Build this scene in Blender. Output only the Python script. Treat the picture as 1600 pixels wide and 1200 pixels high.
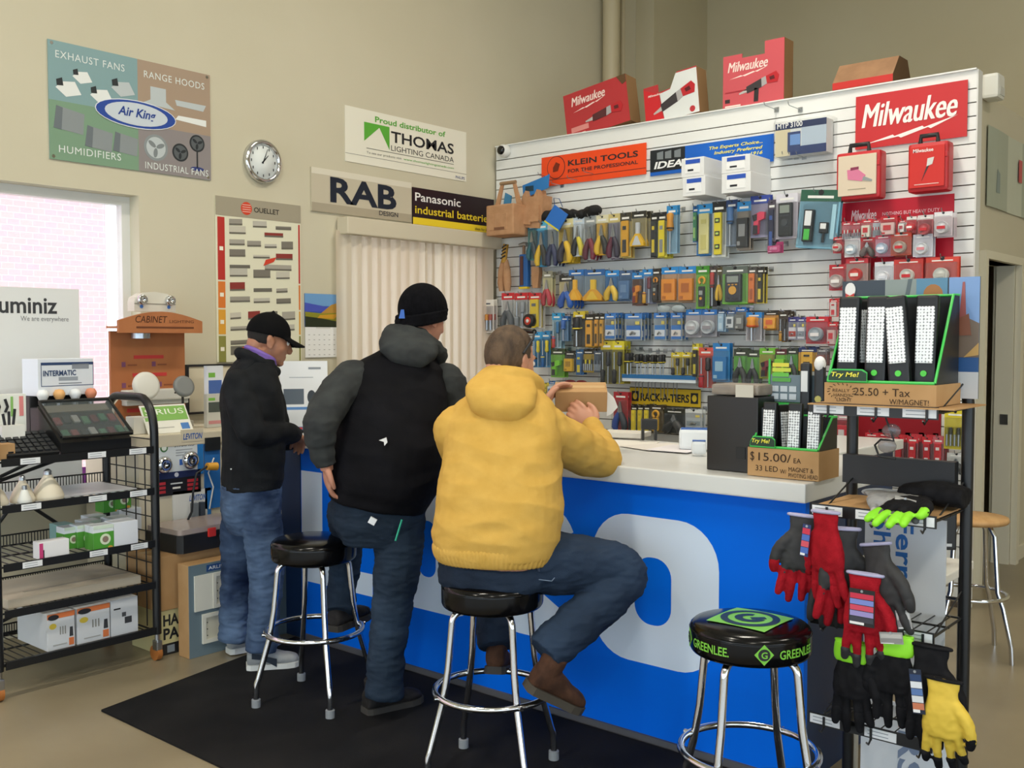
import bpy, bmesh, math, random
from mathutils import Vector, Matrix, Euler, noise
random.seed(7)
for o in list(bpy.data.objects): bpy.data.objects.remove(o)
SC = bpy.context.scene
COL = SC.collection
# ---------------------------------------------------------------- camera
CAM_H, CAM_F, YAW, PITCH = 1.55, 1585.0, math.radians(40.4), math.atan(70/1585.0)
cam = bpy.data.cameras.new('camera')
cam.sensor_width = 36.0
cam.lens = CAM_F/1600*36.0
cam.clip_start, cam.clip_end = 0.05, 200
camo = bpy.data.objects.new('camera', cam); COL.objects.link(camo)
camo.location = (0, 0, CAM_H)
camo.rotation_euler = (math.pi/2-PITCH, 0, YAW-math.pi/2)
SC.camera = camo
_c, _s = math.cos, math.sin
FW = Vector((_c(PITCH)*_c(YAW), _c(PITCH)*_s(YAW), -_s(PITCH)))
UP = Vector((_s(PITCH)*_c(YAW), _s(PITCH)*_s(YAW), _c(PITCH)))
RT = Vector((_s(YAW), -_c(YAW), 0))
EYE = Vector((0, 0, CAM_H))
def ray(px, py): return FW + RT*((px-800)/CAM_F) + UP*((600-py)/CAM_F)
def at(px, py, d): return EYE + ray(px, py)*d            # a point seen at a pixel, d metres in front
def on(axis, v, px, py):                                 # ... or lying on the plane x|y|z = v
    d = ray(px, py); return EYE + d*((v-EYE[axis])/d[axis])
def onX(px, py, v): return on(0, v, px, py)
def onY(px, py, v): return on(1, v, px, py)
def onZ(px, py, v): return on(2, v, px, py)
# ---------------------------------------------------------------- world, sun, lamps, exposure
W = bpy.data.worlds.new('World'); SC.world = W; W.use_nodes = True
bg = W.node_tree.nodes['Background']
bg.inputs[0].default_value = (0.74, 0.88, 1.0, 1); bg.inputs[1].default_value = 2.9
SUN = bpy.data.lights.new('sun', 'SUN'); SUN.energy = 3.6; SUN.angle = math.radians(0.6); SUN.color = (1, .95, .88)
suno = bpy.data.objects.new('sun', SUN); COL.objects.link(suno)
suno.location = (0, -8, 12)
suno.rotation_euler = Vector((0.35, 1.0, -1.75)).to_track_quat('-Z', 'Y').to_euler()
SC.view_settings.view_transform = 'Standard'
SC.view_settings.look = 'None'
SC.view_settings.exposure = 0.12
SC.view_settings.gamma = 1.0
SC.view_settings.use_curve_mapping = False
def area_lamp(name, loc, sx, sy, power, col, parent=None):
    L = bpy.data.lights.new(name, 'AREA'); L.shape = 'RECTANGLE'; L.size = sx; L.size_y = sy
    L.energy = power; L.color = col
    o = bpy.data.objects.new(name, L); COL.objects.link(o); o.location = loc
    if parent: o.parent = parent
    return o
CEIL = 5.2
LAMP_POWER, LAMP_COL = 62, (1.0, 0.93, 0.80)
LAMPS = [(1.2, 2.6), (1.2, -1.6), (4.6, 2.6), (4.6, -1.6), (-2.0, 2.6), (-2.0, -1.6)]

# ---------------------------------------------------------------- materials
def lin(c):
    c /= 255.0
    return c/12.92 if c <= .04045 else ((c+.055)/1.055)**2.4
def rgb(*c):
    if len(c) == 1:
        h = c[0].lstrip('#'); h = h if len(h) == 6 else ''.join(x*2 for x in h); c = tuple(int(h[i:i+2], 16) for i in (0, 2, 4))
    return tuple(lin(x) for x in c)
_M = {}
def mat(col, rough=.55, metal=0., coat=0., trans=0., alpha=1., spec=.5, name=None, emit=0.):
    key = (col, rough, metal, coat, trans, alpha, spec, emit)
    if key in _M: return _M[key]
    m = bpy.data.materials.new(name or 'paint_'+col.strip('#')); m.use_nodes = True
    b = m.node_tree.nodes['Principled BSDF']
    c = rgb(col)
    b.inputs['Base Color'].default_value = (*c, 1)
    b.inputs['Roughness'].default_value = rough; b.inputs['Metallic'].default_value = metal
    b.inputs['Coat Weight'].default_value = coat; b.inputs['Coat Roughness'].default_value = .08
    b.inputs['Transmission Weight'].default_value = trans; b.inputs['Alpha'].default_value = alpha
    b.inputs['Specular IOR Level'].default_value = spec
    if emit:
        b.inputs['Emission Color'].default_value = (*c, 1); b.inputs['Emission Strength'].default_value = emit
    m.diffuse_color = (*c, 1)
    _M[key] = m
    return m
def noisy(name, c1, c2, scale, rough=.6, detail=4, bump=0., bscale=None, stretch=(1, 1, 1), lo=.35, hi=.65, spec=.4, coat=0., coords='Object', metal=0.):
    if name in _M: return _M[name]
    m = bpy.data.materials.new(name); m.use_nodes = True
    nt = m.node_tree; b = nt.nodes['Principled BSDF']
    tc = nt.nodes.new('ShaderNodeTexCoord'); mp = nt.nodes.new('ShaderNodeMapping'); mp.inputs['Scale'].default_value = stretch
    n = nt.nodes.new('ShaderNodeTexNoise'); n.inputs['Scale'].default_value = scale; n.inputs['Detail'].default_value = detail
    cr = nt.nodes.new('ShaderNodeValToRGB')
    cr.color_ramp.elements[0].position = lo; cr.color_ramp.elements[1].position = hi
    cr.color_ramp.elements[0].color = (*rgb(c1), 1); cr.color_ramp.elements[1].color = (*rgb(c2), 1)
    nt.links.new(tc.outputs[coords], mp.inputs[0]); nt.links.new(mp.outputs[0], n.inputs['Vector'])
    nt.links.new(n.outputs['Fac'], cr.inputs[0]); nt.links.new(cr.outputs[0], b.inputs['Base Color'])
    b.inputs['Roughness'].default_value = rough; b.inputs['Specular IOR Level'].default_value = spec; b.inputs['Coat Weight'].default_value = coat
    b.inputs['Metallic'].default_value = metal
    if bump:
        n2 = nt.nodes.new('ShaderNodeTexNoise'); n2.inputs['Scale'].default_value = bscale or scale*8; n2.inputs['Detail'].default_value = 3
        bp = nt.nodes.new('ShaderNodeBump'); bp.inputs['Strength'].default_value = bump; bp.inputs['Distance'].default_value = .004
        nt.links.new(mp.outputs[0], n2.inputs['Vector']); nt.links.new(n2.outputs['Fac'], bp.inputs['Height']); nt.links.new(bp.outputs[0], b.inputs['Normal'])
    _M[name] = m
    return m
def film(name, tint, fac=.80, rough=.12):                 # thin clear plastic: see-through with a gloss
    if name in _M: return _M[name]
    m = bpy.data.materials.new(name); m.use_nodes = True
    nt = m.node_tree; nt.nodes.clear()
    o = nt.nodes.new('ShaderNodeOutputMaterial'); t = nt.nodes.new('ShaderNodeBsdfTransparent'); g = nt.nodes.new('ShaderNodeBsdfPrincipled')
    mx = nt.nodes.new('ShaderNodeMixShader'); mx.inputs[0].default_value = 1-fac
    g.inputs['Base Color'].default_value = (*rgb(tint), 1); g.inputs['Roughness'].default_value = rough; g.inputs['Specular IOR Level'].default_value = 1.0
    nt.links.new(t.outputs[0], mx.inputs[1]); nt.links.new(g.outputs[0], mx.inputs[2]); nt.links.new(mx.outputs[0], o.inputs[0])
    _M[name] = m
    return m
CHROME = mat('#d8dade', .12, 1.0, name='chrome')
STEEL = mat('#b9bcc0', .3, 1.0, name='brushed_steel')
BLACKMETAL = mat('#17181a', .38, .0, spec=.5, name='black_powder_coat')
RUBBER = mat('#2c2d30', .7, name='dark_rubber')
WHITE = mat('#e9eaea', .5, name='white_paint')
PAPER = mat('#eeeeec', .7, name='white_paper')
INK = mat('#1d1f24', .6, name='black_ink')
CLEAR = film('clear_plastic', '#7d868c', .90, .10)
CARDB = noisy('cardboard', '#b08a5e', '#bb966a', 6, .8, 3, spec=.2)

# ---------------------------------------------------------------- mesh builder
def frame_from(z, hint=Vector((0, 0, 1))):
    z = Vector(z).normalized()
    if abs(z.dot(hint)) > .98: hint = Vector((1, 0, 0))
    x = hint.cross(z).normalized(); y = z.cross(x)
    return x, y, z
class MB:
    def __init__(s): s.v, s.f, s.mi, s.sm, s.mats = [], [], [], [], []
    def m(s, m):
        if m not in s.mats: s.mats.append(m)
        return s.mats.index(m)
    def add(s, vs, fs, m, M=None, smooth=False):
        b = len(s.v); k = s.m(m)
        s.v += [(M @ Vector(p)) if M else Vector(p) for p in vs]
        for f in fs: s.f.append([b+i for i in f]); s.mi.append(k); s.sm.append(smooth)
        return s
    def box(s, c, d, m, M=None, bev=0.):
        cx, cy, cz = c; x, y, z = d[0]/2, d[1]/2, d[2]/2
        if bev <= 0:
            vs = [(cx+a*x, cy+b*y, cz+e*z) for a in (-1, 1) for b in (-1, 1) for e in (-1, 1)]
            fs = [(0, 1, 3, 2), (4, 6, 7, 5), (0, 4, 5, 1), (2, 3, 7, 6), (0, 2, 6, 4), (1, 5, 7, 3)]
            return s.add(vs, fs, m, M)
        bm = bmesh.new(); bmesh.ops.create_cube(bm, size=1)
        for v in bm.verts: v.co = Vector((cx+v.co.x*d[0], cy+v.co.y*d[1], cz+v.co.z*d[2]))
        bmesh.ops.bevel(bm, geom=bm.edges[:], offset=min(bev, .49*min(d)), segments=2, affect='EDGES', profile=.6)
        s.bm(bm, m, M); bm.free(); return s
    def bm(s, bm, m, M=None, smooth=False):
        bm.verts.index_update()
        return s.add([v.co.copy() for v in bm.verts], [[v.index for v in f.verts] for f in bm.faces], m, M, smooth)
    def prism(s, pts, z0, z1, m, M=None, smooth=False):     # 2-D outline (ccw) extruded z0..z1
        n = len(pts)
        vs = [(p[0], p[1], z0) for p in pts]+[(p[0], p[1], z1) for p in pts]
        s.add(vs, [list(range(n))[::-1], list(range(n, 2*n))], m, M)
        return s.add(vs, [(i, (i+1) % n, n+(i+1) % n, n+i) for i in range(n)], m, M, smooth)
    def card(s, x0, x1, z0, z1, y0, y1, m, M=None):          # upright panel, front at y0
        return s.box(((x0+x1)/2, (y0+y1)/2, (z0+z1)/2), (x1-x0, abs(y1-y0), z1-z0), m, M)
    def poly(s, pts, y0, y1, m, M=None):                     # upright outline in x-z, from y0 (front) to y1
        n = len(pts)
        vs = [(p[0], y0, p[1]) for p in pts]+[(p[0], y1, p[1]) for p in pts]
        s.add(vs, [list(range(n)), list(range(n, 2*n))[::-1]], m, M)
        return s.add(vs, [((i+1) % n, i, n+i, n+(i+1) % n) for i in range(n)], m, M)
    def cyl(s, p0, p1, r0, m, r1=None, n=14, M=None, caps=True, smooth=True):
        p0, p1 = Vector(p0), Vector(p1); r1 = r0 if r1 is None else r1
        x, y, z = frame_from(p1-p0)
        vs = []
        for p, r in ((p0, r0), (p1, r1)):
            vs += [p+(x*math.cos(2*math.pi*i/n)+y*math.sin(2*math.pi*i/n))*r for i in range(n)]
        s.add(vs, [(i, (i+1) % n, n+(i+1) % n, n+i) for i in range(n)], m, M, smooth)
        if caps: s.add(vs, [list(range(n))[::-1], list(range(n, 2*n))], m, M)
        return s
    def tube(s, pts, r, m, n=10, closed=False, M=None, smooth=True):
        pts = [Vector(p) for p in pts]; k = len(pts)
        rs = r if isinstance(r, (list, tuple)) else [r]*k
        tang = []
        for i in range(k):
            a = pts[(i-1) % k] if (closed or i > 0) else pts[i]
            b = pts[(i+1) % k] if (closed or i < k-1) else pts[i]
            t = (b-a); tang.append(t.normalized() if t.length > 1e-9 else Vector((0, 0, 1)))
        x, y, z = frame_from(tang[0])
        vs = []
        for i in range(k):
            x = (x - tang[i]*x.dot(tang[i])).normalized(); y = tang[i].cross(x)
            vs += [pts[i]+(x*math.cos(2*math.pi*j/n)+y*math.sin(2*math.pi*j/n))*rs[i] for j in range(n)]
        fs = []
        for i in range(k if closed else k-1):
            a, b = i*n, ((i+1) % k)*n
            fs += [(a+j, a+(j+1) % n, b+(j+1) % n, b+j) for j in range(n)]
        s.add(vs, fs, m, M, smooth)
        if not closed: s.add(vs, [list(range(n))[::-1], list(range((k-1)*n, k*n))], m, M)
        return s
    def lathe(s, prof, m, n=28, M=None, smooth=True):        # (r, z) profile about z
        vs, fs = [], []; k = len(prof)
        for r, z in prof: vs += [(max(r, 1e-5)*math.cos(2*math.pi*j/n), max(r, 1e-5)*math.sin(2*math.pi*j/n), z) for j in range(n)]
        for i in range(k-1): fs += [(i*n+j, i*n+(j+1) % n, (i+1)*n+(j+1) % n, (i+1)*n+j) for j in range(n)]
        s.add(vs, fs, m, M, smooth)
        return s.add(vs, [list(range(n))[::-1], list(range((k-1)*n, k*n))], m, M)
    def ball(s, c, r, m, M=None, nu=14, nv=9):
        r = (r, r, r) if not isinstance(r, (tuple, list)) else r
        vs, fs = [(c[0], c[1], c[2]+r[2])], []
        for i in range(1, nv):
            t = math.pi*i/nv
            vs += [(c[0]+r[0]*math.sin(t)*math.cos(2*math.pi*j/nu), c[1]+r[1]*math.sin(t)*math.sin(2*math.pi*j/nu), c[2]+r[2]*math.cos(t)) for j in range(nu)]
        vs.append((c[0], c[1], c[2]-r[2])); e = len(vs)-1
        fs += [(0, 1+j, 1+(j+1) % nu) for j in range(nu)]
        for i in range(nv-2): fs += [(1+i*nu+j, 1+(i+1)*nu+j, 1+(i+1)*nu+(j+1) % nu, 1+i*nu+(j+1) % nu) for j in range(nu)]
        fs += [(e, 1+(nv-2)*nu+(j+1) % nu, 1+(nv-2)*nu+j) for j in range(nu)]
        return s.add(vs, fs, m, M, True)
    def frame(s, x0, x1, z0, z1, e, y0, y1, m, M=None):       # four bars that meet without overlapping
        s.card(x0, x1, z0, z0+e, y0, y1, m, M).card(x0, x1, z1-e, z1, y0, y1, m, M)
        return s.card(x0, x0+e, z0+e, z1-e, y0, y1, m, M).card(x1-e, x1, z0+e, z1-e, y0, y1, m, M)
    def text(s, txt, m, x, z, h, y=0., depth=.0012, align='LEFT', shear=0., bold=0., width=None, M=None, spacing=1., font_up=False):
        # upright lettering on the face y (towards -y); h = capital height, width squeezes it to fit
        key = (txt, align, shear, bold, spacing)
        if key not in _T:
            cu = bpy.data.curves.new('t', 'FONT'); cu.body = txt; cu.size = 1; cu.shear = shear; cu.offset = bold; cu.space_character = spacing
            cu.resolution_u = 3; cu.fill_mode = 'FRONT'
            ob = bpy.data.objects.new('t', cu); COL.objects.link(ob)
            dg = bpy.context.evaluated_depsgraph_get()
            me = bpy.data.meshes.new_from_object(ob.evaluated_get(dg))
            vs = [v.co.copy() for v in me.vertices]; fs = [list(p.vertices) for p in me.polygons]
            bpy.data.objects.remove(ob); bpy.data.curves.remove(cu); bpy.data.meshes.remove(me)
            x0 = min(v.x for v in vs); x1 = max(v.x for v in vs)
            _T[key] = (vs, fs, x0, x1)
        vs, fs, x0, x1 = _T[key]
        k = h/.73; kx = k if width is None else width/(x1-x0)
        off = {'LEFT': -x0, 'CENTER': -(x0+x1)/2, 'RIGHT': -x1}[align]
        P = [(x+(v.x+off)*kx, y-depth, z+v.y*k) for v in vs]
        s.add(P, fs, m, M)
        return s
    def build(s, name, parent=None, world=False, shade=True):
        # a child keeps the coordinates it was drawn in; a top-level mesh gets its origin at its own base
        me = bpy.data.meshes.new(name)
        o = bpy.data.objects.new(name, me); COL.objects.link(o)
        off = Vector((0, 0, 0))
        if parent is None and s.v:
            xs = [p.x for p in s.v]; ys = [p.y for p in s.v]; zs = [p.z for p in s.v]
            off = Vector(((min(xs)+max(xs))/2, (min(ys)+max(ys))/2, min(zs)))
        me.from_pydata([tuple(p-off) for p in s.v], [], s.f)
        for m in s.mats: me.materials.append(m)
        me.polygons.foreach_set('material_index', s.mi); me.polygons.foreach_set('use_smooth', s.sm)
        me.update()
        o.location = off
        if parent is not None: o.parent = parent
        return o
_T = {}
def tag(o, label=None, cat=None, group=None, kind=None):
    if label: o['label'] = label
    if cat: o['category'] = cat
    if group: o['group'] = group
    if kind: o['kind'] = kind
    return o
def thing(name, label, cat, loc=(0, 0, 0), rz=0., group=None, M=None):
    o = bpy.data.objects.new(name, None); COL.objects.link(o); o.empty_display_size = .05
    if M is not None: o.matrix_world = M
    else: o.location = loc; o.rotation_euler = (0, 0, rz)
    return tag(o, label, cat, group)
def place(o, loc, rz=0., rx=0., ry=0.):
    o.location = loc; o.rotation_euler = Euler((rx, ry, rz), 'XYZ'); return o
def dup(o, loc, rz=None, label=None, group=None, rot=None):
    r = o.copy(); COL.objects.link(r); r.location = loc
    if rot is not None: r.rotation_euler = rot
    elif rz is not None: r.rotation_euler = (0, 0, rz)
    if label: r['label'] = label
    if group: r['group'] = group
    for ch in list(o.children):
        c = ch.copy(); COL.objects.link(c); c.parent = r
        for g in list(ch.children):
            d = g.copy(); COL.objects.link(d); d.parent = c
    return r
def struct(mb, name, parent=None):
    o = mb.build(name, parent); o['kind'] = 'structure'; return o
def arc(c, r, a0, a1, n, ax=Vector((1, 0, 0)), ay=Vector((0, 0, 1))):
    return [Vector(c)+ax*(r*math.cos(math.radians(a0+(a1-a0)*i/n)))+ay*(r*math.sin(math.radians(a0+(a1-a0)*i/n))) for i in range(n+1)]
def rrect(w, h, r, n=5, cx=0., cy=0.):
    pts = []
    for (sx, sy, a) in ((1, 1, 0), (-1, 1, 90), (-1, -1, 180), (1, -1, 270)):
        for i in range(n+1):
            t = math.radians(a+90*i/n)
            pts.append((cx+sx*(w/2-r)+r*math.cos(t), cy+sy*(h/2-r)+r*math.sin(t)))
    return pts
SLAT_RZ = -math.pi/2                                       # local frame of things facing -X (the slat wall, the counter front)
YL, XS, YR, XB = 5.35, 6.08, 1.88, 9.05                    # left wall, slat wall, side wall, back wall
# ================================================================ the room
WALL = noisy('wall_paint', '#c8c1a9', '#cdc6af', 1.2, .7, 3, bump=.08, bscale=60, spec=.25)
WALLD = noisy('back_wall_paint', '#c1b799', '#c5bc9f', 1.2, .7, 3, spec=.2)
TRIMM = mat('#d9d3bd', .5, name='trim_paint')
FLOORM = noisy('vinyl_floor', '#867a63', '#93876e', 2.2, .3, 5, lo=.3, hi=.7, spec=.5)
XW, YF = -4.5, -5.5
struct(MB().box(((XW+11.5)/2, (YF+5.5)/2, -.05), (11.5-XW, 5.5-YF, .1), FLOORM), 'floor')
struct(MB().box(((XW+XB+.2)/2, (YF+5.55)/2, CEIL+.06), (XB+.2-XW, 5.55-YF, .12), mat('#e2dfd2', .8, name='ceiling_paint')), 'ceiling')
# left wall with the big window (x -3.4 .. 3.03) and the blinds window
WX0, WX1, WZ0, WZ1 = -3.6, 3.03, .72, 2.36
BX0, BX1, BZ0, BZ1 = 4.50, 5.93, .80, 2.30
wl = MB()
T = .2
def wallpiece(mb, x0, x1, z0, z1): mb.box(((x0+x1)/2, YL+T/2, (z0+z1)/2), (x1-x0, T, z1-z0), WALL)
wallpiece(wl, XW, WX0, 0, CEIL); wallpiece(wl, WX0, WX1, 0, WZ0); wallpiece(wl, WX0, WX1, WZ1, CEIL)
wallpiece(wl, WX1, BX0, 0, CEIL); wallpiece(wl, BX0, BX1, 0, BZ0); wallpiece(wl, BX0, BX1, BZ1, CEIL); wallpiece(wl, BX1, XB, 0, CEIL)
struct(wl, 'wall_left')
# furring column in the far corner, pipes
struct(MB().box((8.56, 5.25, CEIL/2), (.98, .196, CEIL-.004), WALLD), 'wall_furring')
struct(MB().box((XB+.1, (YF+5.55)/2, CEIL/2), (.2, 5.55-YF, CEIL), WALLD), 'wall_back')
# front and window side of the shop: low sill and lintel, glazing open to the daylight
ww = MB()
ww.box((XW-.1, (YF+5.55)/2, .2), (.2, 5.55-YF, .4), WALL).box((XW-.1, (YF+5.55)/2, (3.1+CEIL)/2), (.2, 5.55-YF, CEIL-3.1), WALL)
for y in (-5.4, -1.9, 1.7, 5.3): ww.box((XW-.1, y, 1.75), (.2, .12, 2.7), TRIMM)
struct(ww, 'wall_storefront')
wf = MB().box(((XW+XB)/2, YF-.1, .2), (XB-XW, .2, .4), WALL).box(((XW+XB)/2, YF-.1, (2.9+CEIL)/2), (XB-XW, .2, CEIL-2.9), WALL).box((5.9, YF-.1, 1.65), (6.2, .2, 2.5), WALL)
struct(wf, 'wall_front')
# window frame: white metal with a reveal
wfm = MB()
FR = mat('#dfe0dc', .4, name='window_frame_paint')
y0 = YL+.10
wfm.frame(WX0, WX1, WZ0, WZ1, .05, y0, y0+.06, FR)
for (a, b, z0, z1) in ((.38, .43, WZ0+.05, WZ1-.05), (-1.6, -1.55, WZ0+.05, WZ1-.05), (2.28, 2.32, WZ0+.05, WZ0+.6)):
    wfm.box(((a+b)/2, y0+.03, (z0+z1)/2), (b-a, .06, z1-z0), FR)
win = struct(wfm, 'window_1')
gl = MB().box(((WX0+WX1)/2, y0+.03, (WZ0+WZ1)/2), (WX1-WX0-.1, .006, WZ1-WZ0-.1), film('window_glass', '#eef3f6', .93, .03))
o = struct(gl, 'pane'); o.parent = win; o.matrix_parent_inverse = Matrix.Translation(-win.location)
sl = MB().box(((WX0+WX1)/2, YL-.02, WZ0-.02), (WX1-WX0+.1, .28, .035), TRIMM, bev=.006)
struct(sl, 'window_sill')
# blinds window: frame and glass behind the vertical blinds
wb = MB()
wb.frame(BX0, BX1, BZ0, BZ1, .05, YL+.10, YL+.16, FR)
for (a, b, z0, z1) in ((5.19, 5.24, BZ0+.05, BZ1-.05),):
    wb.box(((a+b)/2, YL+.13, (z0+z1)/2), (b-a, .06, z1-z0), FR)
w2 = struct(wb, 'window_2')
o = struct(MB().box(((BX0+BX1)/2, YL+.13, (BZ0+BZ1)/2), (BX1-BX0-.1, .006, BZ1-BZ0-.1), film('window_glass', '#eef3f6', .93, .03)), 'pane'); o.parent = w2; o.matrix_parent_inverse = Matrix.Translation(-w2.location)
# side wall of the office block (faces the camera's right), with the doorway
PT = 3.06
DX0, DX1, DZ = 6.72, 7.50, 2.05
sw = MB()
def sidepiece(x0, x1, z0, z1): sw.box(((x0+x1)/2, YR+.06, (z0+z1)/2), (x1-x0, .12, z1-z0), WALL)
sidepiece(XS+.03, DX0, 0, PT); sidepiece(DX0, DX1, DZ, PT); sidepiece(DX1, XB, 0, PT)
struct(sw, 'wall_right')
dj = MB()
for (x0, x1, z0, z1) in ((DX0-.05, DX0, 0, DZ), (DX1, DX1+.07, 0, DZ), (DX0-.05, DX1+.07, DZ, DZ+.05)):
    dj.box(((x0+x1)/2, YR+.05, (z0+z1)/2), (x1-x0, .18, z1-z0), TRIMM)
dj.box((DX1-.01, YR+.06, DZ/2), (.02, .115, DZ), TRIMM).box((DX0+.01, YR+.06, DZ/2), (.02, .115, DZ), TRIMM)
dr = struct(dj, 'door_1')
dp = MB().box((DX1-.024, YR+.05, 1.0), (.006, .05, .07), STEEL); o = dp.build('strike_plate', dr); o.matrix_parent_inverse = Matrix.Translation(-dr.location)
struct(MB().box(((DX1+.07+XB)/2, YR-.008, .05), (XB-DX1-.07, .016, .1), TRIMM, bev=.004), 'baseboard_right')
# office roof slab behind the slat wall top, dark room inside
struct(MB().box(((XS+.02+XB)/2, (YR+YL)/2, PT-.07), (XB-XS-.02, YL-YR-.01, .1), mat('#a9a08a', .8)), 'ceiling_office')
# the slat wall: white boards with dark grooves, one panel field
SLATW = mat('#e8e9e6', .35, name='white_slat_board'); GROOVE = mat('#5c5146', .8, name='slat_groove')
sm_ = MB()
SY0, SY1 = 1.745, 5.33
sm_.box((XS+.012, (SY0+SY1)/2, PT/2), (.012, SY1-SY0, PT), GROOVE)
P = .0765; z = PT
sm_.box((XS, (SY0+SY1)/2, PT-.05), (.018, SY1-SY0, .10), SLATW)
z = PT-.10-.007
while z > .1:
    sm_.box((XS, (SY0+SY1)/2, z-(P-.007)/2), (.018, SY1-SY0, P-.007), SLATW); z -= P
sm_.box((XS+.03, SY0-.004, PT/2), (.08, .008, PT), mat('#d8d8d4', .5)).box((XS+.02, (SY0+SY1)/2, PT+.004), (.09, SY1-SY0, .008), SLATW)
struct(sm_, 'wall_slat')
# brick building and pavement across the lane
def brick_material():
    m = bpy.data.materials.new('brick'); m.use_nodes = True; nt = m.node_tree; b = nt.nodes['Principled BSDF']
    tc = nt.nodes.new('ShaderNodeTexCoord'); mp = nt.nodes.new('ShaderNodeMapping'); mp.inputs['Rotation'].default_value = (math.pi/2, 0, 0)
    br = nt.nodes.new('ShaderNodeTexBrick'); br.inputs['Scale'].default_value = 4.2
    br.inputs['Color1'].default_value = (*rgb('#d8aeb0'), 1); br.inputs['Color2'].default_value = (*rgb('#d2a9b4'), 1); br.inputs['Mortar'].default_value = (*rgb('#e0c8cc'), 1)
    br.inputs['Mortar Size'].default_value = .012
    nt.links.new(tc.outputs['Object'], mp.inputs[0]); nt.links.new(mp.outputs[0], br.inputs['Vector']); nt.links.new(br.outputs[0], b.inputs['Base Color'])
    b.inputs['Roughness'].default_value = .9
    return m
bx1 = onY(166, 400, YL+4.5).x
ob_ = struct(MB().box(((-9+bx1)/2, YL+5.0, 3), (bx1+9, 1.0, 8), brick_material()), 'wall_exterior_brick')
struct(MB().box((2, YL+5.2, -.12), (34, 10, .1), mat('#c6c4c0', .9)), 'ground_exterior')
# pipes in the far corner
pp = MB(); a = onY(955, 60, 5.24); pp.cyl((a.x, 5.24, 2.9), (a.x, 5.24, CEIL), .075, mat('#c3b798', .45), n=24)
tag(pp.build('riser_pipe'), 'thick cream painted vertical pipe in the far wall corner', 'pipe')
pp = MB(); a = onY(973.5, 60, 5.3); pp.cyl((a.x, 5.3, 2.9), (a.x, 5.3, CEIL), .02, mat('#c3b798', .45), n=14)
tag(pp.build('conduit_pipe'), 'thin cream conduit running beside the thick vertical pipe', 'pipe')
# ceiling lamps (above the frame) that light the shop
for i, (x, y) in enumerate(LAMPS):
    t = thing('ceiling_light', 'white fluorescent batten fixture on the high ceiling', 'light', (x, y, CEIL-.01), 0, 'ceiling battens')
    MB().box((0, 0, -.04), (1.3, .34, .08), mat('#f0f0ee', .5), bev=.01).build('housing', t)
    l = area_lamp('lamp', (0, 0, -.09), 1.2, .28, LAMP_POWER, LAMP_COL, t)
# ================================================================ signs and wall hangings
def put(o, loc, rz=0.):                                    # set a mesh drawn from its own zero point down at loc
    R = Matrix.Rotation(rz, 4, 'Z')
    o.location = Vector(loc)+R @ o.location; o.rotation_euler = (0, 0, rz); return o
def ell(cx, cz, a, b, n=28, rot=0.):
    cr, sr = math.cos(rot), math.sin(rot)
    return [(cx+a*math.cos(2*math.pi*i/n)*cr-b*math.sin(2*math.pi*i/n)*sr, cz+a*math.cos(2*math.pi*i/n)*sr+b*math.sin(2*math.pi*i/n)*cr) for i in range(n)]
def flat(mb, pts, m, y, t=.0008): mb.poly(pts, y-t, y, m)
def rect(mb, x0, z0, x1, z1, m, y, t=.0008): mb.card(x0, x1, z0, z1, y-t, y, m)
def P(c, r=.5): return mat(c, r, spec=.3)
def script_logo(mb, m, x, z, w, h, y, bold=.012):           # sheared script name over a lightning stroke
    for i in range(4): mb.text('Milwaukee', m, x+i*.0045*w, z+.38*h+(i % 2)*.006*h, .56*h, y-.0003*i, shear=.25, width=w*.965)
    b = [(0, 0), (.31, .36), (.33, .27), (.63, .64), (.65, .55), (1, 1), (.72, .44), (.69, .53), (.40, .13), (.37, .22)]
    flat(mb, [(x+w*(.04+.94*a), z+h*c*.40) for a, c in b], m, y)
# --- exhaust fan poster
w, h = .97, .622
mb = MB().card(0, w, 0, h, 0, .006, P('#8fa8a4'))
rect(mb, 0, h*.5, w*.52, h, P('#84a3a6', .35), -.0004); rect(mb, w*.52, h*.42, w, h, P('#a8937f', .35), -.0004)
rect(mb, 0, 0, w*.52, h*.5, P('#7d9c82', .35), -.0004); rect(mb, w*.52, 0, w, h*.42, P('#8f8888', .35), -.0004)
y = -.0014; lt = P('#dfe6e2')
for s, x, z, k, al in (('EXHAUST FANS', .04*w, .86*h, .055*h*1.1, .40*w), ('RANGE HOODS', .56*w, .85*h, .05*h, .40*w), ('HUMIDIFIERS', .05*w, .065*h, .05*h, .36*w), ('INDUSTRIAL FANS', .56*w, .03*h, .05*h, .42*w)):
    mb.text(s, lt, x, z, .04, y, width=al, spacing=1.1)
wh, gr, dk, st = P('#e6e9e6'), P('#8b9294'), P('#2c3134'), P('#bcc4c6')
for cx, cz, a in ((.19, .73, .055), (.11, .61, .07), (.30, .60, .065), (.43, .70, .07)):
    flat(mb, [(w*cx-a, h*cz), (w*cx-a*.2, h*cz-a*.6), (w*cx+a, h*cz-a*.25), (w*cx+a*.5, h*cz+a*.65), (w*cx-a*.5, h*cz+a*.5)], wh if cx != .43 else st, y)
    flat(mb, [(w*cx-a*.9, h*cz+a*.15), (w*cx-a*.4, h*cz+a*.2), (w*cx-a*.5, h*cz+a*.8), (w*cx-a*.95, h*cz+a*.6)], dk, y-.001)
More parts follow.
